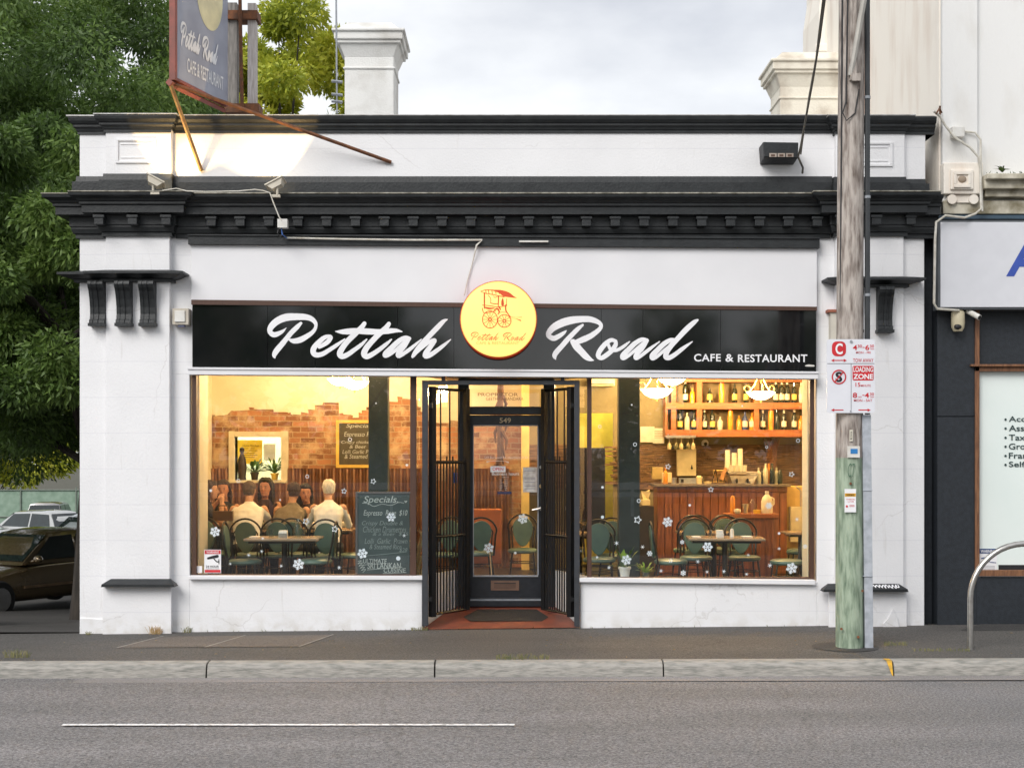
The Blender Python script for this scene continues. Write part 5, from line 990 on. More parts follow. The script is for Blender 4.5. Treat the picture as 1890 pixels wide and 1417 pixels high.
def cpaint(n, c, m=.6): return mat(n, c, .22, m, c2=tuple(v*.9 for v in c), coat=1.)
hd = math.atan2(-.88, -.47)
car('dark gold sedan parked at the left under the big tree', -8.73, 9.1, -.77, hd, cpaint('dark_gold_paint', (.19, .135, .07)), H=1.40)
car('silver white hatchback parked behind the dark gold sedan', -17.3, 34, -1.48, R(152), cpaint('silver_white_paint', (.55, .56, .55), .3), 4.2, 1.72, 1.48, 'hatch')
car('grey suv at the back of the car park with its red lamp showing', -21.2, 48, -1.88, R(98), cpaint('grey_suv_paint', (.30, .29, .29), .5), 4.5, 1.8, 1.72, 'suv')
car('pale silver wagon half hidden behind the tree trunk', -9.6, 16.0, -.98, R(235), cpaint('pale_silver_paint', (.45, .5, .52), .3), 4.4, 1.74, 1.62, 'hatch')
# ------------------------------------------------------------------ cafe interior (all inside the building)
IN0, IN1, BK = wl+.25, wr-.25, 5.7                     # inner left, inner right, back wall
CEIL = 3.75
PLAS = mat('warm_plaster', (.80, .72, .55), .8, c2=(.74, .64, .46), sc=2.5, bump=.2)
OLIVE = mat('olive_wall_paint', (.28, .23, .12), .85, c2=(.22, .18, .09), sc=3, bump=.3)
q = MB(); fp_ = [(IN0, .17), (X(769, .12)-.06, .17), (X(845, RY)-.06, RY+.09), (X(1022, RY)+.06, RY+.09), (X(1083, .12)+.06, .17), (IN1, .17), (IN1, BK), (IN0, BK)]
q.hull([(a, c, FZ-.06) for a, c in fp_], [(a, c, FZ) for a, c in fp_]); o = q.build('interior_floor', mat('dark_floorboards', (.030, .024, .020), .4, c2=(.018, .015, .014), sc=5, stretch=(.5, 6, 1)), CAFE)
q = MB(); q.box(IN0, IN1, .02, BK, CEIL, CEIL+.05); q.build('ceiling', PLAS, CAFE)
q = MB(); q.box(IN0, IN0+.03, FY, BK, FZ, CEIL); q.box(IN1-.03, IN1, FY, BK, FZ, CEIL); q.box(IN0+.03, X(362, .12)-.003, .301, .75, FZ, CEIL); q.box(X(1496, .12)+.003, IN1-.03, .301, .60, FZ, CEIL); q.build('inner_wall', PLAS, CAFE)
# brick back wall with ragged plaster above
def brickmat():
    m = bpy.data.materials.new('old_brick'); m.use_nodes = True; t = m.node_tree; p = t.nodes['Principled BSDF']; p.inputs['Roughness'].default_value = .85
    co = t.nodes.new('ShaderNodeTexCoord'); sx = t.nodes.new('ShaderNodeSeparateXYZ'); cb = t.nodes.new('ShaderNodeCombineXYZ'); t.links.new(co.outputs['Object'], sx.inputs[0]); t.links.new(sx.outputs[0], cb.inputs[0]); t.links.new(sx.outputs[2], cb.inputs[1])
    nz = t.nodes.new('ShaderNodeTexNoise'); nz.inputs['Scale'].default_value = 9; t.links.new(co.outputs['Object'], nz.inputs[0]); mxv = t.nodes.new('ShaderNodeMixRGB'); mxv.inputs[0].default_value = .035; t.links.new(cb.outputs[0], mxv.inputs[1]); t.links.new(nz.outputs[1], mxv.inputs[2])
    b = t.nodes.new('ShaderNodeTexBrick'); b.inputs['Scale'].default_value = 1; b.inputs['Brick Width'].default_value = .235; b.inputs['Row Height'].default_value = .082; b.inputs['Mortar Size'].default_value = .010; b.inputs['Mortar Smooth'].default_value = .4; b.inputs['Bias'].default_value = -.1
    b.inputs['Color1'].default_value = (.42, .19, .095, 1); b.inputs['Color2'].default_value = (.14, .06, .035, 1); b.inputs['Mortar'].default_value = (.36, .25, .155, 1)
    t.links.new(mxv.outputs[0], b.inputs['Vector']); n = t.nodes.new('ShaderNodeTexNoise'); n.inputs['Scale'].default_value = 3.4; n.inputs['Detail'].default_value = 10; n.inputs['Roughness'].default_value = .68; t.links.new(co.outputs['Object'], n.inputs[0])
    r = t.nodes.new('ShaderNodeValToRGB'); r.color_ramp.elements[0].position = .48; r.color_ramp.elements[1].position = .64; r.color_ramp.elements[0].color = (0, 0, 0, 1); r.color_ramp.elements[1].color = (.75, .75, .75, 1); t.links.new(n.outputs[0], r.inputs[0])
    x = t.nodes.new('ShaderNodeMixRGB'); x.inputs[2].default_value = (.60, .45, .29, 1); t.links.new(r.outputs[0], x.inputs[0]); t.links.new(b.outputs[0], x.inputs[1]); t.links.new(x.outputs[0], p.inputs['Base Color'])
    bp = t.nodes.new('ShaderNodeBump'); bp.inputs['Strength'].default_value = .7; bp.inputs['Distance'].default_value = .01; t.links.new(n.outputs[0], bp.inputs['Height']); t.links.new(bp.outputs[0], p.inputs['Normal']); return m
hx0, hx1, hz1, hz0 = X(434, BK), X(520, BK), Z(806, BK), Z(886, BK)      # servery hatch
xe = X(962, BK)                                        # right end of the brick wall
q = MB(); q.box(IN0, hx0, BK, BK+.2, FZ, CEIL); q.box(hx0, hx1, BK, BK+.2, hz1, CEIL); q.box(hx0, hx1, BK, BK+.2, FZ, hz0); q.box(hx1, xe, BK, BK+.2, FZ, CEIL); q.build('brick_wall', brickmat(), CAFE)
edge = [(380, 772), (395, 770), (410, 760), (430, 757), (455, 752), (478, 758), (500, 762), (520, 760), (545, 768), (562, 756), (580, 745), (600, 742), (618, 752), (635, 766), (655, 768), (675, 752), (700, 745), (725, 730), (745, 734), (762, 745), (778, 762), (795, 785), (815, 778), (840, 772), (870, 775), (900, 768), (930, 760), (965, 755)]
ee = []
xx_, last = IN0+.03, None
while xx_ < xe:                                        # the plaster breaks away along brick joints
    px = CX+xx_*F/(D+BK); i = max(k for k in range(len(edge)) if edge[k][0] <= max(380, px)); i = min(i, len(edge)-2); f = (px-edge[i][0])/(edge[i+1][0]-edge[i][0])
    z = Z(edge[i][1]+(edge[i+1][1]-edge[i][1])*f, BK-.025); zq = round((z+rnd.uniform(-.03, .03))/.041)*.041
    if last is not None: ee.append((xx_+rnd.uniform(-.012, .012), last+rnd.uniform(-.01, .01)))
    ee.append((xx_+rnd.uniform(-.012, .012), zq+rnd.uniform(-.018, .018))); last = zq; xx_ += rnd.choice((.03, .05, .08, .118, .235))*rnd.uniform(.8, 1.1)
pl = ee + [(xe, Z(755, BK)), (xe, CEIL), (IN0+.03, CEIL)]
pl = [(max(IN0+.03, min(xe, a)), c) for a, c in pl]
q = MB(); q.prism(pl, BK-.025, BK-.001); q.prism([(IN0+.03, FZ), (X(389, BK), FZ), (X(391, BK), Z(820, BK)), (X(388, BK), Z(780, BK)), (X(392, BK), Z(768, BK)), (IN0+.03, Z(765, BK))], BK-.022, BK-.0015); q.build('ragged_plaster', PLAS, CAFE)
# corrugated iron wainscot
CORR = mat('rusty_corrugated_iron', (.42, .25, .17), .28, .85, c2=(.25, .13, .08), sc=3, stretch=(.6, 1, 1))
def corr(x0, x1, z0, z1, nm='corrugated_wainscot'):
    q = MB(); n = int((x1-x0)/.0105); vs = []
    for i in range(n+1):
        x = x0+(x1-x0)*i/n; y = BK-.06+.028*math.cos(x*2*math.pi/.105); vs += [(x, y, z0), (x, y, z1)]
    q.smooth = True; q.add(vs, [(2*i, 2*i+2, 2*i+3, 2*i+1) for i in range(n)]); q.build(nm, CORR, CAFE, auto=80)
ZW = Z(864, BK)
corr(X(390, BK), X(423, BK), FZ, ZW); corr(X(423, BK), X(532, BK), FZ, hz0-.04); corr(X(532, BK), X(940, BK), FZ, ZW)
FRM = mat('cream_hatch_frame', (.72, .66, .5), .6)
q = MB(); w = .09; q.box(hx0-w, hx0, BK-.07, BK+.2, hz0-.05, hz1+w); q.box(hx1, hx1+w*1.2, BK-.07, BK+.2, hz0-.05, hz1+w); q.box(hx0, hx1, BK-.06, BK+.2, hz1, hz1+w*.9); q.box(hx0-w, hx1+w, BK-.12, BK+.22, hz0-.04, hz0); q.build('servery_hatch', FRM, CAFE, bevel=.005)
q = MB(); KY = BK+2.2; q.box(-5, 1.5, KY, KY+.1, FZ, CEIL); q.box(-5, 1.5, BK+.2, KY, CEIL, CEIL+.02); q.box(IN0, IN0+.02, BK+.2, KY, FZ, CEIL); q.build('kitchen_wall', mat('kitchen_wall_paint', (.75, .74, .6), .7), CAFE)
# right hand room wall
q = MB(); q.box(xe+.12, X(1060, 5.4), 5.4, 5.5, FZ, CEIL); q.box(X(1132, 5.4), IN1, 5.4, 5.5, FZ, CEIL); q.box(X(1060, 5.4), X(1132, 5.4), 5.4, 5.5, Z(762, 5.4), CEIL); q.build('olive_wall', OLIVE, CAFE)
q = MB(); q.box(xe, xe+.12, 5.2, BK, FZ, CEIL); q.build('corner_post', mat('yellow_corner_paint', (.8, .6, .2), .6), CAFE)
SL = mat('stacked_timber_cladding', (.26, .14, .06), .6, c2=(.035, .02, .012), sc=9, stretch=(.5, 1, 9), bump=.9, bsc=8, lo=.3, hi=.65)
q = MB(); rg = random.Random(5); z = Z(903, 5.35)
while z < Z(822, 5.35):
    h = rg.uniform(.018, .032); x = xe+.12
    while x < X(1480, 5.35):
        l = rg.uniform(.15, .5); 
        if not (X(1056, 5.35) < x+l/2 < X(1134, 5.35)): q.box(x, min(x+l-.004, IN1), 5.36-rg.uniform(0, .03), 5.399, z, z+h-.003)
        x += l
    z += h
q.build('timber_cladding', SL, CAFE)
YEL = mat('yellow_back_wall', (.85, .68, .14), .6)
q = MB(); q.box(X(1040, 5.4), X(1150, 5.4), 6.3, 6.4, FZ, CEIL); q.build('yellow_passage_wall', YEL, CAFE)
# dark structural posts inside the windows
POSTM = mat('dark_green_post', (.028, .042, .045), .5, c2=(.02, .03, .032), sc=5)
for a, c in ((680, 716), (1142, 1181)):
    q = MB(); q.box(X(a, 1.1), X(c, 1.1), 1.1, 1.33, FZ, CEIL); q.box(X(a, 1.1)-.01, X(c, 1.1)+.01, 1.09, 1.34, FZ, FZ+.15); q.build('timber_post', POSTM, CAFE, bevel=.006)
# ---------------- lamps
BOWL = mat('glowing_alabaster', (.95, .8, .55), .4, emit=22., ec=(1, .66, .30)); GILT = mat('gilt_metal', (.6, .42, .16), .4, .8)
def pendant(label, px, py, Y, rad, watts=170):
    c = Vector(P(px, py, Y)); t = thing('pendant_lamp', label, 'pendant lamp', (c.x, c.y, CEIL), 'glowing bowl pendant lamps')
    q = MB(); q.lathe([(.01, 0), (rad*.35, .01), (rad*.7, rad*.22), (rad*.95, rad*.5), (rad, rad*.55), (rad*.9, rad*.53), (.01, rad*.45)], (c.x, c.y, c.z), 28); q.build('glass_bowl', BOWL, t)
    q = MB(); z1 = c.z+rad*.55; 
    for k in range(3):
        a = 2*math.pi*k/3+.5; p = Vector((math.cos(a), math.sin(a), 0))
        q.tube([c+p*rad*.95+Vector((0, 0, rad*.5)), c+p*rad*.5+Vector((0, 0, rad*1.0)), c+p*rad*.2+Vector((0, 0, rad*1.6)), c+Vector((0, 0, rad*2.1))], .009, 6)
        q.tube([c+p*rad*(1+.22*math.sin(u)*1)+Vector((0, 0, rad*(.62+.2*(1-math.cos(u))))) for u in [i*.6 for i in range(9)]], .008, 6)
    q.tube([c+Vector((0, 0, rad*2.1)), (c.x, c.y, CEIL)], .008, 6); q.lathe([(.06, 0), (.05, .03), (0, .03)], (c.x, c.y, CEIL-.03), 14); q.build('hanger', GILT, t)
    q = MB(); q.tube([c, c-Vector((0, 0, .04))], .012, 8); q.build('finial', GILT, t)
    l = bpy.data.lights.new('pendant_bulb', 'POINT'); l.energy = watts; l.color = (1, .68, .37); l.shadow_soft_size = .10
    lo = bpy.data.objects.new('pendant_bulb', l); S.collection.objects.link(lo); lo.location = c+Vector((0, 0, rad*.9)); attach(lo, t)
pendant('glowing bowl pendant lamp, the nearer of the pair at the top of the left window', 655, 719, 1.55, .18, 190)
pendant('glowing bowl pendant lamp, the farther of the pair at the top of the left window', 628, 712, 4.3, .19, 95)
pendant('large glowing bowl pendant lamp just right of the dark post in the right window', 1212, 735, 2.6, .22)
pendant('glowing bowl pendant lamp tucked high behind the large one in the right window', 1240, 711, 3.7, .22)
pendant('bowl pendant lamp with scrolled hanger in front of the bar shelves', 1404, 738, 3.4, .20, 70)
l = bpy.data.lights.new('kitchen_lamp', 'AREA'); l.energy = 90; l.size = .9; l.color = (1, .95, .65); lo = bpy.data.objects.new('kitchen_tube', l); S.collection.objects.link(lo); lo.location = (-4.0, BK+1.3, CEIL-.15)
l = bpy.data.lights.new('passage_lamp', 'AREA'); l.energy = 32; l.size = .4; l.color = (1, .85, .4); lo = bpy.data.objects.new('passage_lamp', l); S.collection.objects.link(lo); lo.location = (X(1095, 5.8), 5.9, CEIL-.1)
q = MB(); q.box(-4.4, -3.6, BK+1.2, BK+1.4, CEIL-.1, CEIL-.02); tag(q.build('kitchen_tube_light', mat('tube_light', (1, 1, .9), .5, emit=6, ec=(1, .95, .7))), 'bright strip light on the kitchen ceiling behind the servery hatch', 'strip light')
# ---------------- chairs and tables
GRN = mat('green_vinyl', (.10, .165, .135), .35, c2=(.07, .12, .10), sc=4); FRC = mat('dark_chair_tube', (.022, .020, .018), .3, .4)
def make_chair(label):
    t = thing('dining_chair', label, 'chair', (0, 0, 0), 'green upholstered bentwood chairs', local=True)
    q = MB(); q.lathe([(.01, .43), (.19, .43), (.205, .45), (.20, .475), (.17, .49), (.01, .495)], (0, .0, 0), 26); q.build('seat', GRN, t)
    q = MB(); pts = []
    for i in range(24):
        a = 2*math.pi*i/24; w = .135+.035*math.sin(a); pts.append((w*math.cos(a), .70+.20*math.sin(a)))
    def by(z): return -.20-.10*(z-.45)
    lo = [(x, by(z)+.018, z) for x, z in pts]; hi = [(x, by(z)-.018, z) for x, z in pts]; q.smooth = True; q.hull(lo, hi); q.build('backrest', GRN, t, bevel=.006, auto=50)
    for nm, w, h, z0 in (('back_hoop', .215, .50, .44), ('inner_hoop', .165, .40, .46)):
        q = MB(); pts = []
        for i in range(17):
            a = math.pi*i/16; x = w*math.cos(a)*(1 if math.sin(a) > .3 else .9+.1*math.sin(a)/.3); z = z0+.28*(1 if nm[0] == 'b' else .9)+(h-.28)*math.sin(a); pts.append((x, by(z), z))
        pts = [(w*.82, by(z0)+.03, z0)] + pts + [(-w*.82, by(z0)+.03, z0)]
        q.tube(pts, .0125 if nm[0] == 'b' else .009, 8); q.build(nm, FRC, t)
    for sx, y0, y1 in ((1, .14, .19), (-1, .14, .19), (1, -.15, -.24), (-1, -.15, -.24)):
        q = MB(); q.tube([(sx*.14, y0, .44), (sx*.165, (y0+y1)/2, .22), (sx*.19, y1, .0)], .011, 8); q.build('leg', FRC, t)
    q = MB(); q.tube([(.17*math.cos(a), .17*math.sin(a), .30) for a in [2*math.pi*i/20 for i in range(20)]], .007, 6, closed=True); q.build('stretcher_ring', FRC, t)
    return t
CH0 = [None]
def chair(px, Y, deg, label):
    loc = (X(px, Y), Y, FZ)
    if CH0[0] is None: CH0[0] = make_chair(label); CH0[0].location = loc; CH0[0].rotation_euler.z = R(deg); bpy.context.view_layer.update(); return CH0[0]
    return copytree(CH0[0], label, loc, R(deg))
chair(452, .85, -90, 'side-on green chair nearest the camera warning sticker, left end of the window table')
chair(583, .90, 90, 'side-on green chair at the right end of the window table, beside the leaning blackboard')
chair(604, 1.75, 2, 'green chair seen from behind, under the white-haired man')
chair(463, 1.95, -6, 'green chair seen from behind, under the dark-haired man in white')
chair(515, 2.0, 4, 'green chair behind the window table, left of the grey-jumper man')
chair(546, 2.05, -3, 'green chair behind the window table, right of the grey-jumper man')
chair(655, 1.9, 75, 'turned green chair between the white-haired man and the blackboard')
chair(398, 2.3, -20, 'green chair at the far left of the diners table')
chair(818, 2.0, 160, 'green chair seen through the left iron gate')
chair(884, 2.3, 8, 'green chair by the orange bench at the left of the door glass')
chair(965, 2.8, 180, 'green chair behind the large snowflake on the door glass')
chair(1106, 1.15, 178, 'green chair right of the entry, its back beside the brown window post')
chair(1130, 1.75, 176, 'dim green chair directly behind the one at the brown window post')
chair(1238, .85, -90, 'side-on green chair at the left end of the right window table')
chair(1285, 1.45, 178, 'green chair behind the right window table, the left of the pair')
chair(1374, 1.45, 182, 'green chair behind the right window table, the right of the pair')
chair(1452, .80, 90, 'side-on green chair at the far right edge of the right window')
chair(1290, 2.45, 178, 'green chair of the second row, left one, in front of the bar')
chair(1345, 2.45, 182, 'green chair of the second row, right one, in front of the bar')
chair(1328, 3.0, 5, 'green chair of the third row pushed in against the bar tables')
chair(1270, 2.9, 5, 'green chair of the third row, left one, nearest the bar panelling')
chair(1480, 2.6, 90, 'green chair by the small side table at the right wall')
TT = mat('laminate_table_top', (.34, .25, .17), .22, c2=(.26, .18, .12), sc=3)
def table(px, Y, w, d, label, rot=0):
    t = thing('dining_table', label, 'table', (X(px, Y), Y, FZ), None, local=True, rz=R(rot))
    q = MB(); q.box(-w/2, w/2, -d/2, d/2, .72, .75); q.build('tabletop', TT, t, bevel=.006)
    q = MB(); q.box(-w/2+.05, w/2-.05, -d/2+.05, d/2-.05, .69, .719); q.build('apron', FRC, t)
    q = MB(); q.tube([(0, 0, .03), (0, 0, .69)], .035, 12); q.build('pedestal', FRC, t); q = MB(); q.box(-.28, .28, -.03, .03, 0, .03); q.box(-.03, .03, -.28, .28, .031, .05); q.build('foot', FRC, t); return t
table(525, .95, .90, .62, 'window table with carafe and glasses in the left window', 2)
table(1338, .98, .92, .62, 'window table with napkin block in the right window', -4)
table(460, 2.95, 1.35, .75, 'diners table, left half, between the seated people'); table(588, 2.95, 1.0, .75, 'diners table, right half, by the white-haired man')
table(1318, 2.2, .95, .6, 'second row table in front of the bar, covered in glasses'); table(1070, 1.9, .8, .6, 'table behind the right iron gate'); table(835, 2.7, .7, .6, 'table behind the left iron gate'); table(1478, 2.2, .45, .45, 'small side table at the right wall')
TZ = FZ+.751
def ware(nm, cat, label, px, Y, prof, m, grp=None, py=None, n=14):
    x = X(px, Y); q = MB(); q.lathe(prof, (x, Y, TZ), n); o = q.build(nm, m); return tag(o, label, cat, grp)
GL = [(.0, .0), (.028, .0), (.035, .10), (.032, .10), (.026, .01), (0, .01)]; CAR = [(0, 0), (.045, 0), (.048, .10), (.03, .15), (.026, .18), (.04, .22), (.037, .22), (.023, .18), (0, .02)]
ware('carafe', 'carafe', 'clear water carafe on the left window table', 549, .9, CAR, GLS2)
ware('drinking_glass', 'glass', 'drinking glass at the left of the napkin holder on the left window table', 500, .9, GL, GLS2, 'glasses on the tables'); 
ware('drinking_glass', 'glass', 'drinking glass beside the carafe on the left window table', 560, 1.05, GL, GLS2, 'glasses on the tables')
ware('drinking_glass', 'glass', 'tall glass on the diners table in front of the man in white', 486, 2.7, [(0, 0), (.03, 0), (.04, .15), (.037, .15), (.028, .01), (0, .01)], GLS2, 'glasses on the tables')
ware('drinking_glass', 'glass', 'tall glass on the diners table at his right elbow', 500, 2.75, [(0, 0), (.03, 0), (.04, .15), (.037, .15), (.028, .01), (0, .01)], GLS2, 'glasses on the tables')
ware('salt_shaker', 'shaker', 'glass salt shaker left of the napkin block, right window table', 1312, .95, [(0, 0), (.022, 0), (.022, .07), (.015, .09), (0, .095)], GLS2)
ware('pepper_shaker', 'shaker', 'pepper shaker right of the napkin block, right window table', 1351, .95, [(0, 0), (.026, 0), (.024, .07), (.018, .1), (0, .105)], WPLAS)
NAP = mat('white_napkin', (.8, .78, .74), .7)
q = MB(); q.box(X(523, .9)-.05, X(523, .9)+.05, .86, .94, TZ, TZ+.085); q.mi = 1; q.box(X(523, .9)-.055, X(523, .9)+.055, .85, .857, TZ, TZ+.06); tag(q.build('napkin_holder', [NAP, STEEL], bevel=.004), 'steel napkin holder on the left window table', 'napkin holder')
q = MB(); q.box(X(1328, .9)-.04, X(1328, .9)+.04, .86, .94, TZ, TZ+.09); q.mi = 1; q.box(X(1328, .9)-.045, X(1328, .9)+.045, .85, .857, TZ, TZ+.05); tag(q.build('napkin_holder', [NAP, WPLAS], bevel=.004), 'white napkin block on the right window table', 'napkin holder')
for i, (px, Y) in enumerate(((1290, 2.1), (1300, 2.25), (1312, 2.05), (1332, 2.1), (1344, 2.2), (1352, 2.05))):
    ware('drinking_glass', 'glass', ('first', 'second', 'third', 'fourth', 'fifth', 'sixth')[i] + ' glass from the left on the second row table by the bar', px, Y, GL, GLS2, 'glasses on the tables')
q = MB(); c = Vector((X(412, 2.2), 2.2, TZ+.17)); q.box(c.x-.13, c.x+.13, c.y-.04, c.y+.04, c.z-.03, c.z+.10); q.tube([(c.x-.08, c.y, c.z+.08), (c.x-.05, c.y, c.z+.17), (c.x+.05, c.y, c.z+.17), (c.x+.08, c.y, c.z+.08)], .01, 6); tag(q.build('handbag', mat('brown_leather', (.10, .05, .025), .5), bevel=.02), 'brown handbag hung on the chair at the left of the diners', 'bag')
WG = [(0, 0), (.03, .002), (.004, .01), (.004, .08), (.03, .10), (.037, .14), (.03, .18), (.028, .18), (.034, .14), (0, .09)]
for px, Y, lb in ((1062, 1.85, 'wine glass on the table behind the right iron gate, the left one'), (1078, 1.95, 'wine glass on the table behind the right iron gate, the right one'), (828, 2.65, 'wine glass on the table behind the left iron gate, the left one'), (843, 2.7, 'wine glass on the table behind the left iron gate, the right one'), (572, 2.8, 'wine glass on the diners table at the left hand of the white-haired man'), (392, 2.8, 'wine glass on the diners table by the woman in black')):
    ware('wine_glass', 'wine glass', lb, px, Y, WG, GLS2, 'wine glasses on the tables')
for px, Y, w_, lb in ((1285, .92, .10, 'folded white napkin left of the salt shaker on the right window table'), (1378, .98, .12, 'folded white napkin at the right end of the right window table'), (470, .92, .11, 'folded white napkin at the left end of the left window table')):
    q = MB(); q.box(X(px, Y)-w_/2, X(px, Y)+w_/2, Y-.08, Y+.08, TZ, TZ+.012); tag(q.build('napkin', NAP, bevel=.004), lb, 'napkin')
# ---------------- bar
WOOD = mat('red_brown_panelling', (.30, .105, .045), .42, c2=(.16, .055, .025), sc=5, stretch=(6, 6, .6)); OWD = mat('orange_shelf_wood', (.34, .115, .03), .45, c2=(.24, .07, .02), sc=5, stretch=(.6, 6, 6))
BY = 3.9
t = thing('bar_counter', 'red brown panelled bar counter with a stone top across the right room', 'bar', (X(1335, BY), BY, FZ))
x0, x1, zt = X(1213, BY), X(1453, BY), Z(893, BY)
q = MB(); q.box(x0, x1, BY+.03, BY+.55, FZ, zt-.04)
q.build('carcass', WOOD, t); q = MB(); x = x0
while x < x1-.02: q.box(x, min(x+.10, x1), BY, BY+.029, FZ+.1, Z(909, BY)); x += .11
q.box(x0, x1, BY-.012, BY+.028, Z(908, BY)+.002, zt-.04); q.box(x0, x1, BY-.012, BY+.028, FZ, FZ+.1-.002); q.build('panelling', WOOD, t, bevel=.004)
q = MB(); q.box(x0-.06, x1+.04, BY-.08, BY+.6, zt-.038, zt); q.build('countertop', mat('dark_stone_top', (.20, .16, .12), .25, c2=(.12, .1, .08), sc=20), t, bevel=.006)
BZ = zt+.001
SY0, SY1 = 4.75, 5.1
t = thing('bottle_shelf', 'orange timber bottle shelves above the bar', 'shelf', (X(1360, SY0), 5.05, Z(805, SY0)))
q = MB(); xa, xb = X(1228, SY0), X(1484, SY0)
for nm, y0, y1 in (('top_board', 692, 705), ('shelf', 743, 755), ('shelf', 793, 806)):
    q = MB(); q.box(xa, xb, SY0, SY1, Z(y1, SY0), Z(y0, SY0)); q.build(nm, OWD, t, bevel=.003)
for a, c in ((1239, 1248), (1286, 1296), (1392, 1401)):
    q = MB(); q.pbox(a, 705, c, 743, SY0+.01, SY1-.02); q.pbox(a, 755, c, 793, SY0+.01, SY1-.02); q.build('divider', OWD, t)
q = MB(); q.pbox(1228, 705, 1232, 743, SY0+.01, SY1-.02); q.pbox(1228, 755, 1232, 793, SY0+.01, SY1-.02); q.build('end_board', OWD, t)
q = MB(); q.box(xa, xb, SY1, SY1+.02, Z(806, SY0), Z(692, SY0)); q.build('back_board', mat('olive_shelf_back', (.27, .20, .09), .7), t)
DK = mat('dark_bottle_glass', (.012, .018, .008), .12); LBL = mat('cream_label', (.75, .68, .5), .6); YLB = mat('yellow_label', (.75, .55, .12), .6); AMB = mat('amber_spirit', (.55, .22, .02), .15); ORG = mat('orange_liqueur', (.85, .38, .02), .2, c2=(.8, .2, .02), sc=6); BLU = mat('blue_bottle', (.03, .05, .15), .15); CLR = mat('pale_bottle', (.5, .48, .35), .15); REDC = mat('red_cap', (.6, .06, .02), .4)
WINE = [(0, 0), (.036, 0), (.038, .01), (.038, .185), (.03, .215), (.015, .24), (.0145, .295), (.0, .296)]; SPIR = [(0, 0), (.04, 0), (.04, .14), (.03, .17), (.014, .19), (.014, .235), (0, .236)]; TALL = [(0, 0), (.036, 0), (.042, .16), (.036, .27), (.02, .28), (0, .285)]
def bottle(px, shelf, kind, body, lab, label, hs=1.0):
    Y = SY0+.10; x = X(px, Y); z = Z(743 if shelf == 'upper' else 793, SY0)+.001; q = MB(); pr = {'w': WINE, 's': SPIR, 't': TALL}[kind]; q.lathe([(r_, h*hs) for r_, h in pr], (x, Y, z), 14)
    if kind == 't': q.mi = 2; q.lathe([(0, .24*hs), (.036, .24*hs), (.03, .29*hs), (0, .295*hs)], (x, Y, z), 12)
    if lab: q.mi = 1; r_ = .0392 if kind == 'w' else .0412; q.lathe([(r_-.004, .045), (r_, .045), (r_, .13), (r_-.004, .13)], (x, Y, z), 14)
    q.mi = 2; 
    if kind == 'w': q.lathe([(0, .25*hs), (.0165, .25*hs), (.0165, .30*hs), (0, .30*hs)], (x, Y, z), 10)
    tag(q.build('bottle', [body, lab or LBL, REDC if kind == 't' else (LBL if lab is LBL else DK)]), label, 'bottle', 'bottles on the bar shelves')
ords = ['first', 'second', 'third', 'fourth', 'fifth', 'sixth', 'seventh', 'eighth', 'ninth', 'tenth', 'eleventh', 'twelfth', 'thirteenth', 'fourteenth', 'fifteenth', 'sixteenth']
up = [(1265, 'w', DK, LBL, 1.15), (1278, 's', ORG, None, .95), (1310, 's', DK, YLB, .9), (1332, 't', ORG, None, 1.05), (1356, 'w', DK, YLB, .95), (1377, 'w', DK, YLB, .9), (1432, 'w', DK, LBL, 1.1), (1443, 'w', DK, LBL, 1.1), (1453, 'w', DK, LBL, 1.1), (1466, 'w', DK, YLB, 1.), (1479, 'w', CLR, LBL, 1.05)]
lo_ = [(1255, 'w', DK, YLB, 1.1), (1268, 's', CLR, None, 1.1), (1281, 'w', DK, YLB, 1.), (1300, 'w', DK, LBL, 1.05), (1315, 'w', DK, YLB, 1.08), (1329, 's', CLR, LBL, .85), (1348, 't', ORG, None, 1.05), (1364, 's', AMB, None, .9), (1375, 's', BLU, LBL, 1.15), (1388, 's', AMB, LBL, 1.1), (1408, 'w', DK, LBL, 1.0), (1423, 't', ORG, None, 1.08), (1434, 'w', DK, None, 1.05), (1447, 'w', DK, LBL, 1.0), (1466, 'w', DK, LBL, 1.05), (1478, 's', AMB, None, .9)]
bn = {id(DK): 'dark wine bottle', id(ORG): 'bright orange bottle', id(AMB): 'amber bottle', id(BLU): 'blue-black bottle', id(CLR): 'pale clear bottle'}
for nm, L_ in (('upper', up), ('lower', lo_)):
    for i, (px, k, bd, lb, hs) in enumerate(L_): bottle(px, nm, k, bd, lb, f'{bn[id(bd)]}, {ords[i]} from the left on the {nm} bar shelf', hs)
# stemware rack
t = thing('glass_rack', 'rack of upside-down wine glasses hanging under the left of the bar shelves', 'glass rack', (X(1255, 4.6), 4.6, Z(806, 4.6)))
q = MB(); 
for k in range(4): q.box(X(1230, 4.6), X(1282, 4.6), 4.45+k*.09, 4.46+k*.09, Z(808, 4.6), Z(806, 4.6)+.02)
q.tube([(X(1235, 4.6), 4.6, Z(806, 4.6)), (X(1235, 4.6), 4.8, Z(800, 4.75))], .008); q.build('rack', STEEL, t)
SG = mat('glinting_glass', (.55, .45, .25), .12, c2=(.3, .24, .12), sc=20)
for i in range(7):
    for k in range(2):
        q = MB(); q.lathe([(.03, 0), (.03, -.004), (.004, -.01), (.004, -.07), (.025, -.09), (.034, -.13), (.027, -.17), (.025, -.17), (.03, -.13), (0, -.08)], (X(1234+i*7.3, 4.6), 4.5+k*.12, Z(808, 4.6)), 10); q.build('wine_glass', GLS2 if (i+k) % 3 else SG, t)
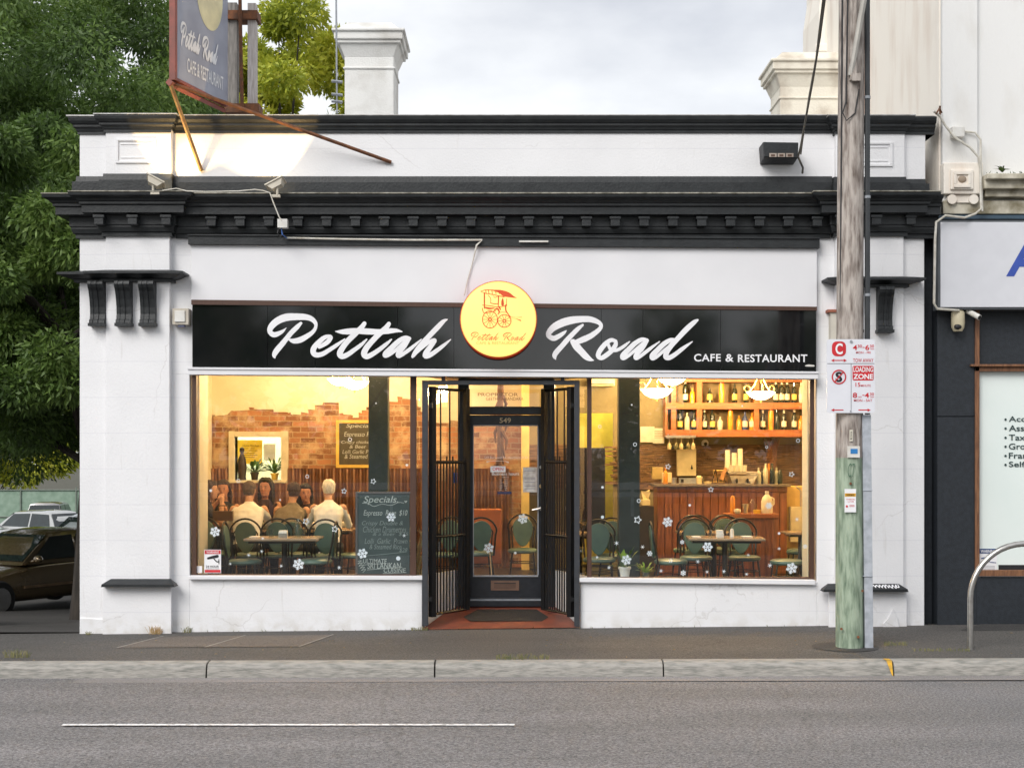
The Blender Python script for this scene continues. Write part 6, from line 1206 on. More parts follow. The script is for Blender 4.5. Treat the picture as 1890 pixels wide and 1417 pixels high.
# things on the bar
def stuffbox(nm, cat, label, px0, py0, px1, py1, Y0, dep, m, bev=.004): q = MB(); q.pbox(px0, py0, px1, py1, Y0, Y0+dep); return tag(q.build(nm, m, bevel=bev), label, cat)
CARD = mat('cream_card', (.78, .66, .38), .6); PAP = mat('cream_paper', (.80, .74, .55), .6)
q = MB(); Y = 5.3; q.pbox(1250, 827, 1285, 878, Y-.12, Y); q.mi = 1; q.pbox(1276, 858, 1278, 866, Y-.13, Y-.12); q.pbox(1275, 862, 1279, 865, Y-.135, Y-.12)
tag(q.build('wall_cupboard', [CARD, BLKV], bevel=.006), 'cream cupboard door panel on the dark timber wall behind the bar', 'cupboard')
q = MB(); q.pbox(1182, 787, 1208, 816, 5.30, 5.31); q.pbox(1205, 790, 1226, 818, 5.28, 5.29); q.mi = 1
for k in range(5): q.pbox(1208, 795+k*3, 1223, 795.8+k*3, 5.275, 5.28)
tag(q.build('pinned_papers', [PAP, mat('brown_print', (.3, .2, .1), .7)]), 'cream sheets of paper pinned on the olive wall left of the bar shelves', 'papers')
q = MB(); q.lathe([(0, 0), (.05, 0), (.055, .05), (.03, .085), (0, .09)], (X(1302, 5.2), 5.24, Z(822, 5.2)), 14); q.mi = 1; q.ball((X(1302, 5.2), 5.18, Z(819, 5.2)), .028); tag(q.build('dome_camera', [WPLAS, BLKV]), 'white dome camera under the bar shelves', 'dome camera')
t = thing('coffee_machine', 'stainless coffee machine with slanted shiny front on the bar', 'coffee machine', (X(1370, BY+.2), BY+.2, BZ))
Ym = BY+.05
q = MB(); q.hull([P(1352, 893, Ym), P(1392, 893, Ym), (X(1392, Ym), Ym+.4, BZ), (X(1352, Ym), Ym+.4, BZ)], [P(1345, 876, Ym), P(1398, 876, Ym), (X(1396, Ym), Ym+.4, BZ+.17), (X(1350, Ym), Ym+.4, BZ+.17)]); q.pbox(1344, 870, 1399, 876, Ym-.04, Ym+.42); q.build('body', STEEL, t, bevel=.01)
q = MB(); q.hull([P(1375, 892, Ym-.03), P(1385, 898, Ym-.12), P(1386, 897, Ym-.1), P(1376, 890, Ym)], [P(1398, 878, Ym-.05), P(1399, 876, Ym-.14), P(1400, 875, Ym-.12), P(1399, 874, Ym)]); q.build('side_panel', STEEL, t)
q = MB(); q.tube([P(1360, 884, Ym), P(1360, 890, Ym-.12)], .015); q.tube([P(1380, 884, Ym), P(1380, 890, Ym-.12)], .015); q.build('group_handle', IRON, t)
for i, (px, h) in enumerate(((1343, .30), (1355, .27), (1366, .33))):
    q = MB(); z = BZ+.20; z = Z(870, Ym)+.002; n = int(h/.02)
    for k in range(n): q.lathe([(.0, 0), (.044-.0006*k, 0), (.045-.0006*k, .004), (.042-.0006*k, .02), (0, .02)], (X(px, Ym+.15), Ym+.15, z+k*.0205), 14)
    tag(q.build('cup_stack', PAP), ('left', 'middle', 'right')[i] + ' of three tall stacks of paper cups on the coffee machine', 'cup stack', 'stacks of paper cups')
for i, px in enumerate((1352, 1362, 1374)):
    ware('paper_cup', 'cup', ('left', 'middle', 'right')[i]+' loose paper cup in front of the cup stacks', px, BY+.02, [(0, 0), (.03, 0), (.04, .09), (0, .09)], PAP, 'loose paper cups').location.z += Z(870, Ym)-TZ+.002
def onbar(nm, cat, label, px, Y, prof, m, z=None, n=14): q = MB(); q.lathe(prof, (X(px, Y), Y, BZ if z is None else z), n); return tag(q.build(nm, m), label, cat)
for i, (px, m, k) in enumerate(((1400, CLR, SPIR), (1407, DK, SPIR), (1413, CLR, WINE), (1419, AMB, WINE), (1425, DK, WINE), (1433, CLR, SPIR))):
    o = onbar('bottle', 'bottle', ('first', 'second', 'third', 'fourth', 'fifth', 'sixth')[i] + ' bottle from the left in the row at the right end of the bar top', px, BY+.12+.05*(i % 2), k, m); o['group'] = 'bottles on the bar top'
onbar('candle_jar', 'jar', 'cream candle jar in the middle of the bar top', 1290, BY+.05, [(0, 0), (.04, 0), (.04, .1), (.02, .12), (0, .12)], CARD)
stuffbox('perspex_box', 'box', 'clear display box at the left end of the bar', 1204, 862, 1224, 884, BY+.1, .2, mat('amber_perspex', (.45, .34, .14), .2))
stuffbox('card_box', 'box', 'low cream card box beside the display box on the bar', 1222, 872, 1240, 890, BY+.08, .15, CARD)
q = MB(); q.pbox(1254, 882, 1285, 892, BY+.02, BY+.1); q.mi = 1; q.pbox(1257, 884, 1262, 890, BY+.01, BY+.02); tag(q.build('card_terminal', [GREYM, BLKV]), 'grey till drawer below the cream cupboard on the bar', 'till')
q = MB(); 
for a, c in (((1314, 890), (1321, 866)), ((1321, 866), (1325, 890))): q.tube([P(*a, BY+.1), P(*c, BY+.15)], .006, 6)
tag(q.build('small_easel', IRON), 'thin black easel on the bar left of the cutlery basket', 'easel')
q = MB()
for i in range(9): x = X(1317+i*2.4, BY+.2); q.tube([(x, BY+.2, BZ), (x, BY+.2, BZ+.19)], .004, 5)
q.tube([P(1316, 868, BY+.2), P(1338, 868, BY+.2)], .006, 6); q.tube([P(1316, 889, BY+.2), P(1338, 889, BY+.2)], .006, 6); tag(q.build('wire_basket', GILT), 'wire cutlery basket on the bar left of the coffee machine', 'basket')
for i, (px, k, m, hs) in enumerate(((1228, SPIR, AMB, 'amber bottle at the left end of the bar top behind the boxes'), (1244, [(0, 0), (.04, 0), (.042, .09), (0, .09)], STEEL, 'steel canister left of the cream cupboard on the bar'), (1297, [(0, 0), (.03, 0), (.034, .10), (.03, .10), (0, .01)], GLS2, 'empty glass right of the candle jar on the bar'), (1306, [(0, 0), (.05, 0), (.06, .03), (0, .035)], CARD, 'cream saucer stack on the bar before the cutlery basket'), (1440, [(0, 0), (.035, 0), (.035, .16), (.012, .2), (0, .21)], DK, 'dark squat bottle at the far right of the bar top'))):
    onbar('bottle' if 'bottle' in hs else 'canister' if 'canister' in hs else 'drinking_glass' if 'glass' in hs else 'saucer_stack', 'bottle' if 'bottle' in hs else 'canister' if 'canister' in hs else 'glass' if 'glass' in hs else 'saucers', hs, px, BY+.1, k, m)
q = MB(); q.hull([P(1328, 884, BY), P(1335, 886, BY), P(1336, 886, BY+.15), P(1329, 884, BY+.15)], [P(1337, 862, BY), P(1342, 864, BY), P(1343, 864, BY+.15), P(1338, 862, BY+.15)]); tag(q.build('menu_stack', mat('orange_menu', (.6, .3, .12), .5)), 'tilted orange menus leaning by the coffee machine', 'menus')
q = MB(); rg = random.Random(9)
for i in range(16):
    x = X(1430+rg.uniform(-9, 9), 5.0); q.tube([(x+rg.uniform(-.03, .03), 5.15, Z(870, 5.1)), (x+rg.uniform(-.05, .05), 5.12, Z(840, 5.1)), (x+rg.uniform(-.1, .1), 5.15, Z(808, 5.1))], .005, 5)
tag(q.build('hanging_twigs', mat('red_brown_twig', (.18, .07, .03), .7)), 'bundle of red brown twigs hanging at the right end of the bar', 'twigs')
# side cabinet in front of the bar
SYB = 2.95
t = thing('side_cabinet', 'orange wood side cabinet in front of the bar with milk jug on top', 'cabinet', (X(1395, SYB), SYB, FZ)); q = MB(); q.pbox(1346, 956, 1434, 1130, SYB+.01, SYB+.35); q.build('carcass', WOOD, t); q = MB(); q.pbox(1342, 948, 1438, 956, SYB-.03, SYB+.37); q.build('top', OWD, t, bevel=.004); 
for k in range(8): q = MB(); q.pbox(1347+k*11, 960, 1356.5+k*11, 1128, SYB, SYB+.009); q.build('board', WOOD, t)
CZ = Z(948, SYB-.03)+.001
MILK = mat('milk_plastic', (.85, .78, .6), .4)
t = thing('milk_jug', 'large white plastic milk jug on the orange cabinet', 'milk jug', (X(1419, SYB), SYB+.1, CZ)); x = X(1418, SYB); q = MB()
q.lathe([(0, 0), (.075, 0), (.08, .02), (.08, .16), (.06, .22), (.025, .26), (.025, .28), (0, .28)], (x, SYB+.1, CZ), 18); q.build('body', MILK, t); q = MB(); q.lathe([(0, .28), (.028, .28), (.028, .305), (0, .305)], (x, SYB+.1, CZ), 14); q.build('cap', NAP, t)
q = MB(); q.tube([(x+.055, SYB+.1, CZ+.22), (x+.095, SYB+.1, CZ+.2), (x+.095, SYB+.1, CZ+.13), (x+.07, SYB+.1, CZ+.1)], .012, 8); q.build('handle', MILK, t)
def oncab(nm, cat, label, px, prof, m, dy=.08): q = MB(); q.lathe(prof, (X(px, SYB), SYB+dy, CZ), 16); return tag(q.build(nm, m), label, cat)
oncab('honey_bottle', 'bottle', 'tall orange bottle at the left end of the orange cabinet', 1354, [(0, 0), (.035, 0), (.035, .2), (.02, .24), (0, .25)], mat('honey_orange', (.7, .28, .04), .2))
oncab('onion_bowl', 'bowl', 'small round cream bowl beside the orange bottle', 1361, [(0, 0), (.03, 0), (.05, .03), (.045, .06), (0, .07)], MILK, .0)
oncab('steel_cup', 'cup', 'steel tumbler on the middle of the orange cabinet', 1377, [(0, 0), (.035, 0), (.05, .13), (.045, .13), (0, .01)], STEEL)
oncab('yellow_tub', 'tub', 'low yellow tub just left of the milk jug', 1399, [(0, 0), (.05, 0), (.055, .05), (0, .05)], mat('yellow_tub', (.8, .5, .05), .4))
oncab('glass_dome', 'dome', 'glass dome jar behind the yellow tub', 1393, [(0, 0), (.06, 0), (.07, .1), (.03, .17), (.0, .2)], GLS2, .2)
# left of the bar: dark counter, tissue box, fridge, passage
DKC = mat('dark_cabinet', (.03, .022, .018), .5)
stuffbox('low_cabinet', 'cabinet', 'dark low cabinet left of the bar holding a tissue box', 1180, 934, 1207, 1050, 3.6, .4, DKC)
q = MB(); q.pbox(1185, 922, 1200, 932, 3.65, 3.8); q.add([P(1183, 905, 3.7), P(1201, 908, 3.72), P(1196, 922, 3.74), P(1187, 922, 3.7)], [(0, 1, 2, 3)]); q.add([P(1185, 908, 3.76), P(1199, 904, 3.78), P(1197, 922, 3.76), P(1188, 922, 3.74)], [(0, 1, 2, 3)]); tag(q.build('tissue_box', CARD), 'cream tissue box with a tissue pulled up left of the bar', 'tissue box')
stuffbox('drinks_fridge', 'fridge', 'tall dark drinks fridge in front of the yellow passage', 1045, 826, 1117, 985, 4.4, .6, mat('black_fridge', (.02, .02, .03), .25), .01)
q = MB(); q.pbox(1087, 699, 1135, 712, 5.1, 5.38); q.mi = 1; q.pbox(1089, 708, 1133, 710, 5.09, 5.1); tag(q.build('air_conditioner', [mat('ivory_aircon', (.7, .62, .35), .5), DKC], bevel=.012), 'ivory split air conditioner high on the olive wall', 'air conditioner')
q = MB(); q.pbox(1448, 897, 1487, 1010, 4.0, 4.3); q.mi = 1; q.pbox(1460, 935, 1487, 1000, 3.85, 3.99); tag(q.build('yellow_partition', [mat('yellow_partition', (.75, .52, .16), .6), mat('cream_sink', (.75, .66, .42), .4)], bevel=.006), 'yellow partition with a cream basin front at the right of the bar', 'partition')
q = MB(); q.tube([P(1478, 935, 3.9), P(1478, 905, 3.9), P(1470, 898, 3.85)], .012, 8); tag(q.build('tap', STEEL), 'tall steel tap over the cream basin', 'tap')
q = MB(); Y = 2.9; q.pbox(872, 940, 925, 1040, Y, Y+.4); tag(q.build('orange_bench', mat('orange_bench_wood', (.38, .11, .035), .5), bevel=.008), 'bright orange wooden bench cabinet seen through the door glass', 'bench')
# driftwood hanging by the door, seen in the transom
q = MB(); rg = random.Random(4); c = Vector(P(924, 716, 3.2))
for i in range(14):
    a = rg.uniform(0, 6.28); q.tube([c+Vector((math.cos(a)*.03, math.sin(a)*.03, -.1*i)), c+Vector((math.cos(a)*.10, math.sin(a)*.08, -.1*i-.12)), c+Vector((math.cos(a+.6)*.07, math.sin(a)*.05, -.1*i-.26))], [.03, .022, .008], 6)
q.tube([c+Vector((0, 0, .5)), c, c-Vector((.02, 0, 1.45))], [.01, .045, .03], 8)
tag(q.build('hanging_driftwood', mat('dark_driftwood', (.13, .06, .035), .7)), 'long dark driftwood hanging behind the door transom', 'driftwood')
# twig arrangement by the left post of the entry
q = MB(); rg = random.Random(12); xb0, yb0 = X(772, .55), .55
for i in range(10):
    p = Vector((xb0+rg.uniform(-.04, .04), yb0, Z(1062, .55)-.1)); pts = [p]; d = Vector((rg.uniform(-.08, .08), rg.uniform(-.08, .08), 1))
    for k in range(5): p = p+d*.16*rg.uniform(.8, 1.1); d = (d+Vector((rg.uniform(-.3, .3), rg.uniform(-.3, .3), 0))).normalized(); pts.append(p)
    q.tube(pts, [.02, .016, .013, .01, .007, .004], 6)
    for k in (2, 3, 4): q.tube([pts[k], pts[k]+Vector((rg.uniform(-.09, .09), rg.uniform(-.05, .05), rg.uniform(.04, .12)))], [.007, .003], 5)
tag(q.build('twig_arrangement', mat('pale_twig', (.62, .52, .32), .7, c2=(.4, .3, .16))), 'pale bare branches standing in the corner beside the blackboard', 'branches')
# ---------------- blackboards
CHALK = mat('chalk', (.50, .54, .53), .9); CHALK2 = mat('faded_chalk', (.27, .32, .32), .9)
t = thing('specials_board', 'tall leaning blackboard headed Specials in the left window', 'blackboard', P(706, 1060, .25))
YB = .22
q = MB(); q.pbox(660, 911, 756, 1068, YB, YB+.02); q.build('board', mat('blackboard_slate', (.06, .085, .09), .7, c2=(.045, .065, .07), sc=5), t)
q = MB(); q.pbox(656, 907, 757, 911, YB-.01, YB+.025); q.pbox(656, 911, 660, 1068, YB-.01, YB+.025); q.build('frame', mat('slate_frame', (.12, .11, .11), .6), t)
q = MB()
def hw(s_, x0, x1, y0, y1, off=-.004, sh=.25): ptext(q, s_, YB-.002, x0, x1, y0, y1, off, sh)
hw('Specials.', 671, 735, 915, 931, .006); q.ribbon([(669, 928, 1), (680, 929, 1), (690, 934, 1), (705, 930, 1), (722, 932, 1), (735, 927, 1), (745, 928, 1)], pxmap(YB-.003)); q.add([pxmap(YB-.004)(a, c) for a, c in ((749, 928), (752, 924), (750, 923.5), (749, 925), (747.5, 923.5), (746, 924.5))][::-1], [tuple(range(6))])
hw('Espresso  Rose  $10', 671, 752, 941, 954, .0); hw('ULTIMATE', 670, 714, 1031, 1039, .008, .1); hw('SRI LANKAN', 678, 740, 1038, 1049, .008, .1); hw('CUISINE', 708, 749, 1048, 1056, .008, .1)
for a, c in (((671, 1042), (712, 1039)), ((678, 1051), (742, 1046)), ((707, 1058), (750, 1056))): q.ribbon([(a[0], a[1], .9), (c[0], c[1], .9)], pxmap(YB-.003))
for k in range(5): q.ribbon([(659+k*2, 1036+k*4, .8), (667+k*2, 1034+k*4, .8), (660+k*2.4, 1040+k*4, .8)], pxmap(YB-.0035))
q.mi = 1
hw('Crispy Double &', 668, 744, 961, 971); hw('Chicken Drumettes', 670, 750, 971, 982); hw('& a Beer  $25', 688, 754, 982, 989); hw('Lolli  Garlic  Prawn', 673, 752, 993, 1003); hw('& Steamed Rice', 682, 741, 1004, 1013); hw('$28', 737, 752, 1011, 1019)
q.ribbon([(676, 1025, .8), (712, 1022, .8), (750, 1018, .8)], pxmap(YB-.0035))
q.build('chalk_writing', [CHALK, CHALK2], t)
t = thing('wall_blackboard', 'yellow framed blackboard hung on the brick wall', 'blackboard', P(655, 862, BK-.1)); YW = BK-.09
q = MB(); q.pbox(626, 781, 700, 857, YW, YW+.02); q.build('board', mat('brown_slate', (.07, .06, .045), .7), t)
q = MB(); q.pbox(620, 775, 704, 780.5, YW-.02, YW+.03); q.pbox(620, 857.5, 704, 863, YW-.02, YW+.03); q.pbox(620, 780.5, 625.5, 857.5, YW-.02, YW+.03); q.build('frame', mat('yellow_frame', (.75, .5, .1), .5), t)
q = MB()
for s_, x0, x1, y0, y1 in (('Specials', 639, 690, 782, 791), ('Espresso Rose', 635, 698, 797, 808), ('Crispy chicken dr', 630, 698, 813, 820), ('& Beer', 645, 676, 821, 827), ('Lolli Garlic Prawn', 632, 698, 830, 837), ('& Steamed Rice', 636, 698, 838, 846)): ptext(q, s_, YW-.003, x0, x1, y0, y1, 0, .2)
q.build('chalk_writing', CHALK, t)
# servery: poster, figurine, plants, whiteboard
q = MB(); Yk = BK+1.0; q.pbox(428, 812, 484, 856, Yk, Yk+.02); q.mi = 1; ptext(q, 'Home Kitchen', Yk-.003, 448, 478, 820, 824.5, .01)
for k in range(5): q.pbox(448, 827+k*4, 470+5*(k % 2), 828+k*4, Yk-.004, Yk-.002)
tag(q.build('yellow_poster', [mat('yellow_poster', (.85, .62, .05), .5, c2=(.8, .55, .04)), mat('brown_ink', (.25, .15, .03), .6)]), 'yellow printed poster seen through the servery hatch', 'poster')
q = MB(); q.pbox(486, 819, 508, 850, Yk, Yk+.02); tag(q.build('white_notice', mat('white_board', (.85, .88, .86), .4)), 'white notice sheet right of the yellow poster in the kitchen', 'notice')
x, Y = X(446, BK+.02), BK+.05; q = MB(); zq = hz0+.001
q.lathe([(0, 0), (.07, 0), (.06, .05), (.075, .2), (.06, .33), (.03, .40), (.025, .43), (.04, .46), (.035, .5), (0, .52)], (x, Y, zq), 14); tag(q.build('figurine', mat('dark_carved_wood', (.03, .015, .015), .5)), 'dark slim carved figurine standing on the servery hatch sill', 'figurine')
def plant(label, px, Y, z, n, rad, m, pot, up=.0):
    x = X(px, Y); t = thing('potted_plant', label, 'potted plant', (x, Y, z)); q = MB(); q.lathe([(0, 0), (rad*.4, 0), (rad*.52, rad*.8), (rad*.6, rad*.8), (rad*.6, rad), (rad*.5, rad), (0, rad*.9)], (x, Y, z), 18); q.build('pot', pot, t); q = MB(); rg = random.Random(int(px))
    for i in range(n):
        a = rg.uniform(0, 6.28); e_ = rg.uniform(.2, 1.2); d = Vector((math.cos(a)*math.cos(e_), math.sin(a)*math.cos(e_)*.6, math.sin(e_)+up)); s_ = d.cross(Vector((0, 0, 1))).normalized(); b0 = Vector((x, Y, z+rad*.95)); l = rad*rg.uniform(.8, 2.0); c = b0+d*l; w = rad*.22
        q.tube([b0, b0+d*l*.6], .003, 4); dr = Vector((0, 0, -.25*rad)); q.add([b0+d*l*.5, c+s_*w+dr*.3, c+d*rad*.5+dr, c-s_*w+dr*.3], [(0, 1, 2, 3)])
    q.build('leaves', m, t); return t
POTL = mat('houseplant_leaf', (.10, .20, .05), .45, c2=(.05, .11, .03), sc=9); BR = mat('bright_leaf', (.28, .42, .06), .45)
plant('bushy green plant on the servery hatch sill behind the diners', 470, BK+.15, hz0+.001, 60, .12, POTL, mat('dark_pot', (.05, .04, .03), .6)); plant('darker spiky plant at the right end of the hatch sill', 507, BK+.1, hz0+.001, 50, .11, POTL, mat('yellow_pot', (.7, .5, .1), .6), .3)
WPOT = mat('white_pot', (.80, .80, .78), .4); 
t = plant('white potted plant with one tall leaf standing inside the right window sill', 1153, .26, Z(1066, .2)-.0, 16, .125, POTL, WPOT)
q = MB(); x = X(1152, .26); z = Z(1040, .26); q.tube([(x, .26, z), (x-.015, .26, z+.07)], .004, 5); q.add([(x-.02, .26, z+.05), (x-.045, .25, z+.11), (x+.0, .26, z+.175), (x+.02, .265, z+.10)], [(0, 1, 2, 3)]); q.build('tall_leaf', BR, t)
plant('small bright green plant just right of the white pot', 1192, .30, Z(1066, .2)-.02, 34, .075, BR, mat('clear_dark_pot', (.05, .07, .07), .3))
q = MB(); q.box(X(1130, .17), X(1235, .17), .17, .42, Z(1066, .2)-.045, Z(1066, .2)-.022); q.build('inner_sill', BOARD, CAFE)
# bulky low cupboard below the diners window to close the dark floor zone
# ------------------------------------------------------------------ people at the tables
SK = mat('warm_skin', (.52, .29, .18), .55, c2=(.47, .25, .155)); SKB = mat('brown_skin', (.42, .20, .115), .55, c2=(.37, .17, .095)); EYE = mat('eye_dark', (.02, .015, .012), .3); LIP = mat('lip_tone', (.35, .1, .08), .5)
def loft(q, rings, n=18, ax='z'):
    vs = []
    for c, rx, ry in rings:
        for j in range(n):
            a = 2*math.pi*j/n; ca, sa = math.cos(a), math.sin(a); e_ = .85
            vs.append((c[0]+rx*math.copysign(abs(ca)**e_, ca), c[1]+ry*math.copysign(abs(sa)**e_, sa), c[2]))
    k = len(rings); q.add(vs, [(i*n+j, i*n+(j+1) % n, (i+1)*n+(j+1) % n, (i+1)*n+j) for i in range(k-1) for j in range(n)] + [tuple(range(n))[::-1], tuple(range((k-1)*n, k*n))])
def limb(q, pts, rs): 
    P_ = [Vector(p) for p in pts]; o = []; r_ = []
    for i in range(len(P_)-1):
        for k in range(5): f = k/5; o.append(P_[i].lerp(P_[i+1], f)); r_.append(rs[i]+(rs[i+1]-rs[i])*f)
    o.append(P_[-1]); r_.append(rs[-1]); q.tube(o, r_, 12)
    for p, r2 in zip(P_, rs): q.ball(p, r2*1.0, n=12, m=8)
def rotz(p, a, c=(0, 0, 0)): x, y = p[0]-c[0], p[1]-c[1]; return Vector((c[0]+x*math.cos(a)-y*math.sin(a), c[1]+x*math.sin(a)+y*math.cos(a), p[2]))
def fold(vs, amp, fr, zk, seed):                     # creases of cloth, locks of hair
    o = []
    for p in vs:
        n_ = noise.noise_vector(Vector((p[0]*fr+seed, p[1]*fr, p[2]*fr*zk))) + noise.noise_vector(Vector((p[0]*fr*2.2, p[1]*fr*2.2+seed, p[2]*fr*zk*1.7)))*.5
        o.append((p[0]+n_.x*amp, p[1]+n_.y*amp, p[2]+n_.z*amp*.6))
    return o
def person(label, px, Y, deg, skin, shirt, hairm, hair='short', pose='table', sleeves='long', lean=.10, hs=1.0, w=1.0, turn=0., dz=0.):
    x = X(px, Y); t = thing('person', label, 'person', (x, Y, FZ+dz), 'people dining at the long table', local=True, rz=R(deg))
    sh = .185*w; C = {}
    def sp(z, base=.45): return (0, lean*max(0, (z-base))/.6*(z-base)/.6*.9, z)
    neck = Vector((0, lean+.015, 1.13)); head = Vector((0, lean+.065, 1.275))
    arms = {}
    for s_ in (-1, 1):
        S0 = Vector((s_*sh, lean, 1.03)); 
        if pose == 'raise' and s_ == 1: E, H_ = Vector((s_*(sh+.07), lean+.22, .86)), Vector((s_*(sh-.06), lean+.22, 1.13))
        elif pose == 'chin': E, H_ = Vector((s_*(sh+.05), lean+.24, .84)), Vector((s_*.05, lean+.20, 1.08))
        elif pose == 'lap': E, H_ = Vector((s_*(sh+.05), lean+.05, .76)), Vector((s_*.10, lean+.26, .70))
        else: E, H_ = Vector((s_*(sh+.08), lean+.14, .80)), Vector((s_*.13, lean+.38, .80))
        arms[s_] = (S0, E, H_)
    def torso(q, g): 
        loft(q, [(sp(.42), .15*w+g, .115+g), (sp(.52), .165*w+g, .125+g), (sp(.64), .145*w+g, .11+g), (sp(.80), .16*w+g, .12+g), (sp(.95), .180*w+g, .125+g), (sp(1.02), .168*w+g, .108+g), (sp(1.06), .125*w+g, .088+g), (sp(1.09), .085*w+g, .07+g), (sp(1.115), .06+g*.7, .06+g*.7)])
    b = MB(); torso(b, 0)
    limb(b, [neck-Vector((0, .01, .06)), neck+Vector((0, .02, .06))], [.056, .052])
    for s_ in (-1, 1):
        S0, E, H_ = arms[s_]; limb(b, [S0, E, H_], [.052, .042, .027])
        limb(b, [(s_*.09, .0, .52), (s_*.12, .40, .50), (s_*.12, .38, .09)], [.085, .06, .038]); limb(b, [(s_*.12, .36, .06), (s_*.125, .52, .035)], [.04, .03])
        d = (H_-E).normalized(); sd_ = d.cross(Vector((0, 0, 1))).normalized()*s_; dn = d.cross(sd_).normalized()
        pal = H_+d*.045; limb(b, [H_, pal], [.026, .030]); limb(b, [H_+sd_*.015, pal+sd_*.018], [.02, .02])
        for k in range(4):
            o = sd_*(.027-.018*k); f0 = pal+o+d*.02; ln = (.034, .040, .037, .028)[k]; limb(b, [f0, f0+d*ln, f0+d*ln*1.5-dn*s_*.018*0+Vector((0, 0, -.016))], [.0095, .0088, .008])
        limb(b, [H_-sd_*.02+d*.02, H_-sd_*.045+d*.05, H_-sd_*.045+d*.075], [.011, .010, .009])
    # head: skull, jaw, nose, ears
    hr = turn
    def hp(a, b_, c): return rotz(head+Vector((a, b_, c))*hs, hr, head)
    hd_ = MB(); loft(hd_, [((head.x, head.y+.03, head.z-.118), .028, .03), ((head.x, head.y+.022, head.z-.105), .045, .055), ((head.x, head.y+.012, head.z-.07), .058, .078), ((head.x, head.y+.004, head.z-.03), .068, .09), ((head.x, head.y, head.z+.02), .074, .096), ((head.x, head.y-.004, head.z+.06), .072, .094), ((head.x, head.y-.006, head.z+.095), .055, .075), ((head.x, head.y-.006, head.z+.115), .025, .035)])
    b.add([rotz(head+(Vector(v)-head)*hs, hr, head) for v in hd_.v], hd_.f)
    limb(b, [hp(0, .092, .012), hp(0, .113, -.022), hp(0, .10, -.032)], [.008, .012, .009])
    for s_ in (-1, 1): b.ball(hp(s_*.075, -.005, -.005), .012, .02, .03, 8, 6)
    b.ball(hp(0, .088, -.062), .024, .010, .009); b.ball(hp(0, .075, -.098), .022, .02, .016)
    v, f = remesh(b, .0075, 3); q = MB(); q.smooth = True; q.add(v, f)
    for s_ in (-1, 1): q.mi = 1; q.ball(hp(s_*.030, .086, .008), .012, .007, .006, 10, 6); q.mi = 2; q.ball(hp(s_*.030, .090, .028), .019, .006, .004, 10, 6)
    q.mi = 3; q.ball(hp(0, .0965, -.060), .022, .005, .005, 10, 6)
    q.build('body', [skin, EYE, hairm, LIP], t, auto=80)
    c = MB(); torso(c, .014)
    for s_ in (-1, 1):
        S0, E, H_ = arms[s_]; c.ball(S0-Vector((s_*.012, 0, .012)), .056, .058, .055)
        if sleeves == 'long': limb(c, [S0-Vector((s_*.01, 0, .015)), E, E.lerp(H_, .9)], [.056, .050, .038])
        elif sleeves == 'short': limb(c, [S0, S0.lerp(E, .6)], [.064, .06])
    if sleeves == 'long' or sleeves == 'short': loft(c, [((0, lean+.006, 1.09), .068, .068), ((0, lean+.012, 1.135), .060, .062)])
    v, f = remesh(c, .011, 3); q = MB(); q.smooth = True; q.add(fold(v, .010, 9, 1.2, px), f); q.build('shirt', shirt, t, auto=80)
    c = MB()
    for s_ in (-1, 1): limb(c, [(s_*.09, -.02, .52), (s_*.12, .40, .50), (s_*.12, .38, .12)], [.108, .078, .055])
    loft(c, [((0, 0, .42), .17*w, .135), ((0, 0, .52), .182*w, .142), ((0, 0, .58), .165*w, .13)]); v, f = remesh(c, .014, 2); q = MB(); q.smooth = True; q.add(v, f); q.build('trousers', mat('dark_trousers', (.02, .022, .028), .8), t, auto=80)
    h_ = MB(); rings = [((0, -.028, -.055), .058, .058), ((0, -.028, -.02), .074, .072), ((0, -.022, .03), .082, .086), ((0, -.012, .07), .081, .094), ((0, -.008, .105), .062, .08), ((0, -.008, .128), .028, .04)]
    if hair == 'long': rings = [((0, -.07, -.26), .05, .03), ((0, -.065, -.2), .08, .045), ((0, -.062, -.1), .085, .05), ((0, -.055, -.03), .086, .058), ((0, -.04, .03), .088, .072), ((0, -.010, .08), .088, .10), ((0, -.006, .115), .068, .085), ((0, -.006, .14), .03, .04)]
    if hair == 'curly': rings = [((0, -.06, -.22), .07, .04), ((0, -.065, -.16), .11, .055), ((0, -.06, -.08), .12, .06), ((0, -.05, 0), .115, .068), ((0, -.03, .06), .108, .088), ((0, -.008, .11), .085, .10), ((0, -.006, .145), .05, .06)]
    loft(h_, [((head.x+a[0], head.y+a[1], head.z+a[2]), r1, r2) for a, r1, r2 in rings])
    if hair == 'short':
        for s_ in (-1, 1): h_.ball((head.x+s_*.069, head.y+.01, head.z+.03), .014, .03, .035)
    else:
        for s_ in (-1, 1): limb(h_, [(head.x+s_*.078, head.y+.015, head.z+.065), (head.x+s_*.096, head.y-.03, head.z-.05), (head.x+s_*.105, head.y-.02, head.z-.22)], [.018, .024, .014])
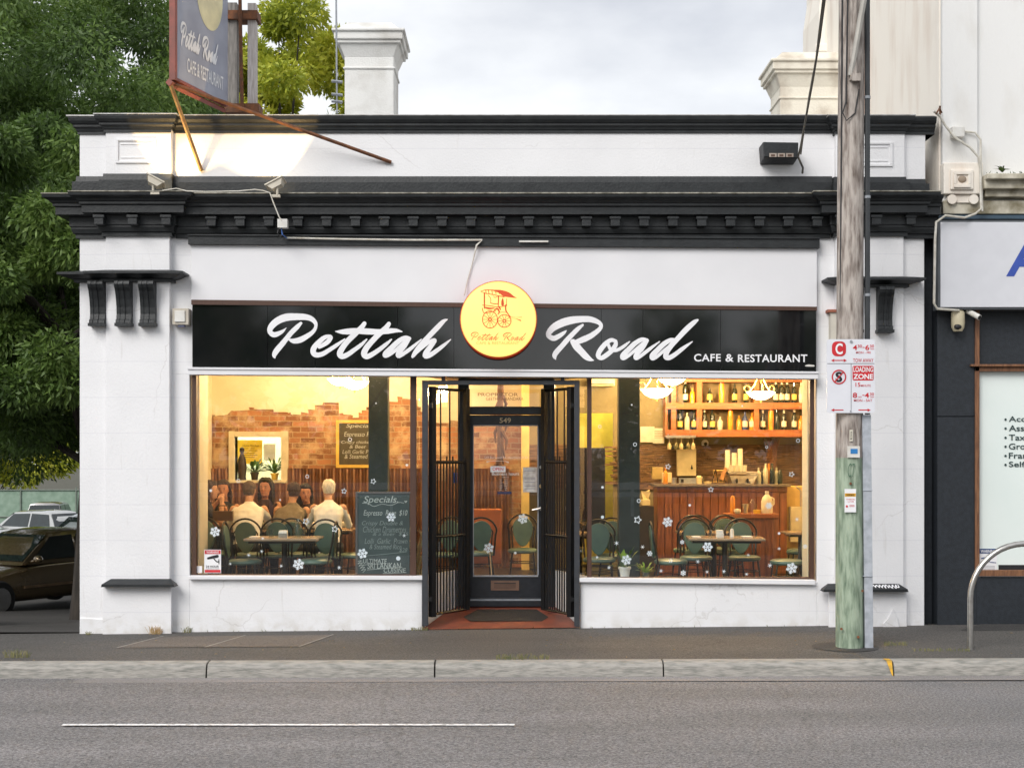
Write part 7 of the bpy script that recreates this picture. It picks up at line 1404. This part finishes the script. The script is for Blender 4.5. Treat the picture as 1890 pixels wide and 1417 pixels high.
    h_.v = [tuple(rotz(head+(Vector(p)-head)*hs, hr, head)) for p in h_.v]; v, f = remesh(h_, .009, 2); rg = random.Random(int(px)); q = MB(); q.smooth = True; jt = .002 if hair == 'short' else .004
    q.add(fold([(a+rg.uniform(-jt, jt), b_+rg.uniform(-jt, jt), c_+rg.uniform(-jt, jt)) for a, b_, c_ in v], .007 if hair == 'short' else .014, 42 if hair == 'short' else 26, .5, px), f); q.build('hair', hairm, t, auto=80)
    return t
HB = mat('black_hair', (.018, .013, .010), .6); HD = mat('dark_brown_hair', (.05, .03, .02), .7); HG = mat('short_grey_brown_hair', (.11, .075, .05), .8); HW = mat('white_hair', (.82, .78, .70), .85, c2=(.6, .55, .47), sc=60, stretch=(1, 1, .3))
SW = mat('white_shirt', (.88, .87, .85), .75, c2=(.76, .74, .7), sc=4); SG_ = mat('grey_jumper', (.20, .17, .13), .9, c2=(.16, .135, .10), sc=12, bump=.4); SBK = mat('black_top', (.02, .02, .022), .8); SDB = mat('dark_plum_top', (.05, .025, .025), .8)
person('dark-haired man in a white shirt seated with his back to the left window', 456, 2.35, 4, SK, SW, HG, 'short', 'table', 'long', .20, 1.03, 1.08, R(-8))
person('man in a grey-brown jumper seated with his back to the window', 524, 2.45, -14, SK, SG_, HD, 'short', 'table', 'long', .26, 1.05, 1.12, R(38), -.02)
person('white-haired man in a white shirt seated with his back to the window', 606, 2.1, 6, SK, SW, HW, 'short', 'table', 'long', .07, 1.03, 1.02, R(14), .03)
person('woman in a black sleeveless top facing the window with hands at her chin', 420, 3.35, 170, SKB, SBK, HD, 'long', 'chin', 'none', .10, 1.0, .92, R(12))
person('woman with thick curly dark hair facing the window between the two men', 490, 3.55, 190, SKB, SDB, HB, 'curly', 'table', 'none', .14, 1.0, .9, R(-18), .02)
person('dark-haired person in dark clothes facing the window beside the white-haired man', 572, 3.6, 168, SKB, SDB, HB, 'long', 'lap', 'short', .12, 1.0, .92, R(26), -.06)
person('person in black at the far left edge of the diners raising one hand', 368, 2.75, -80, SK, SBK, HD, 'long', 'raise', 'short', .08, 1.0, .95)
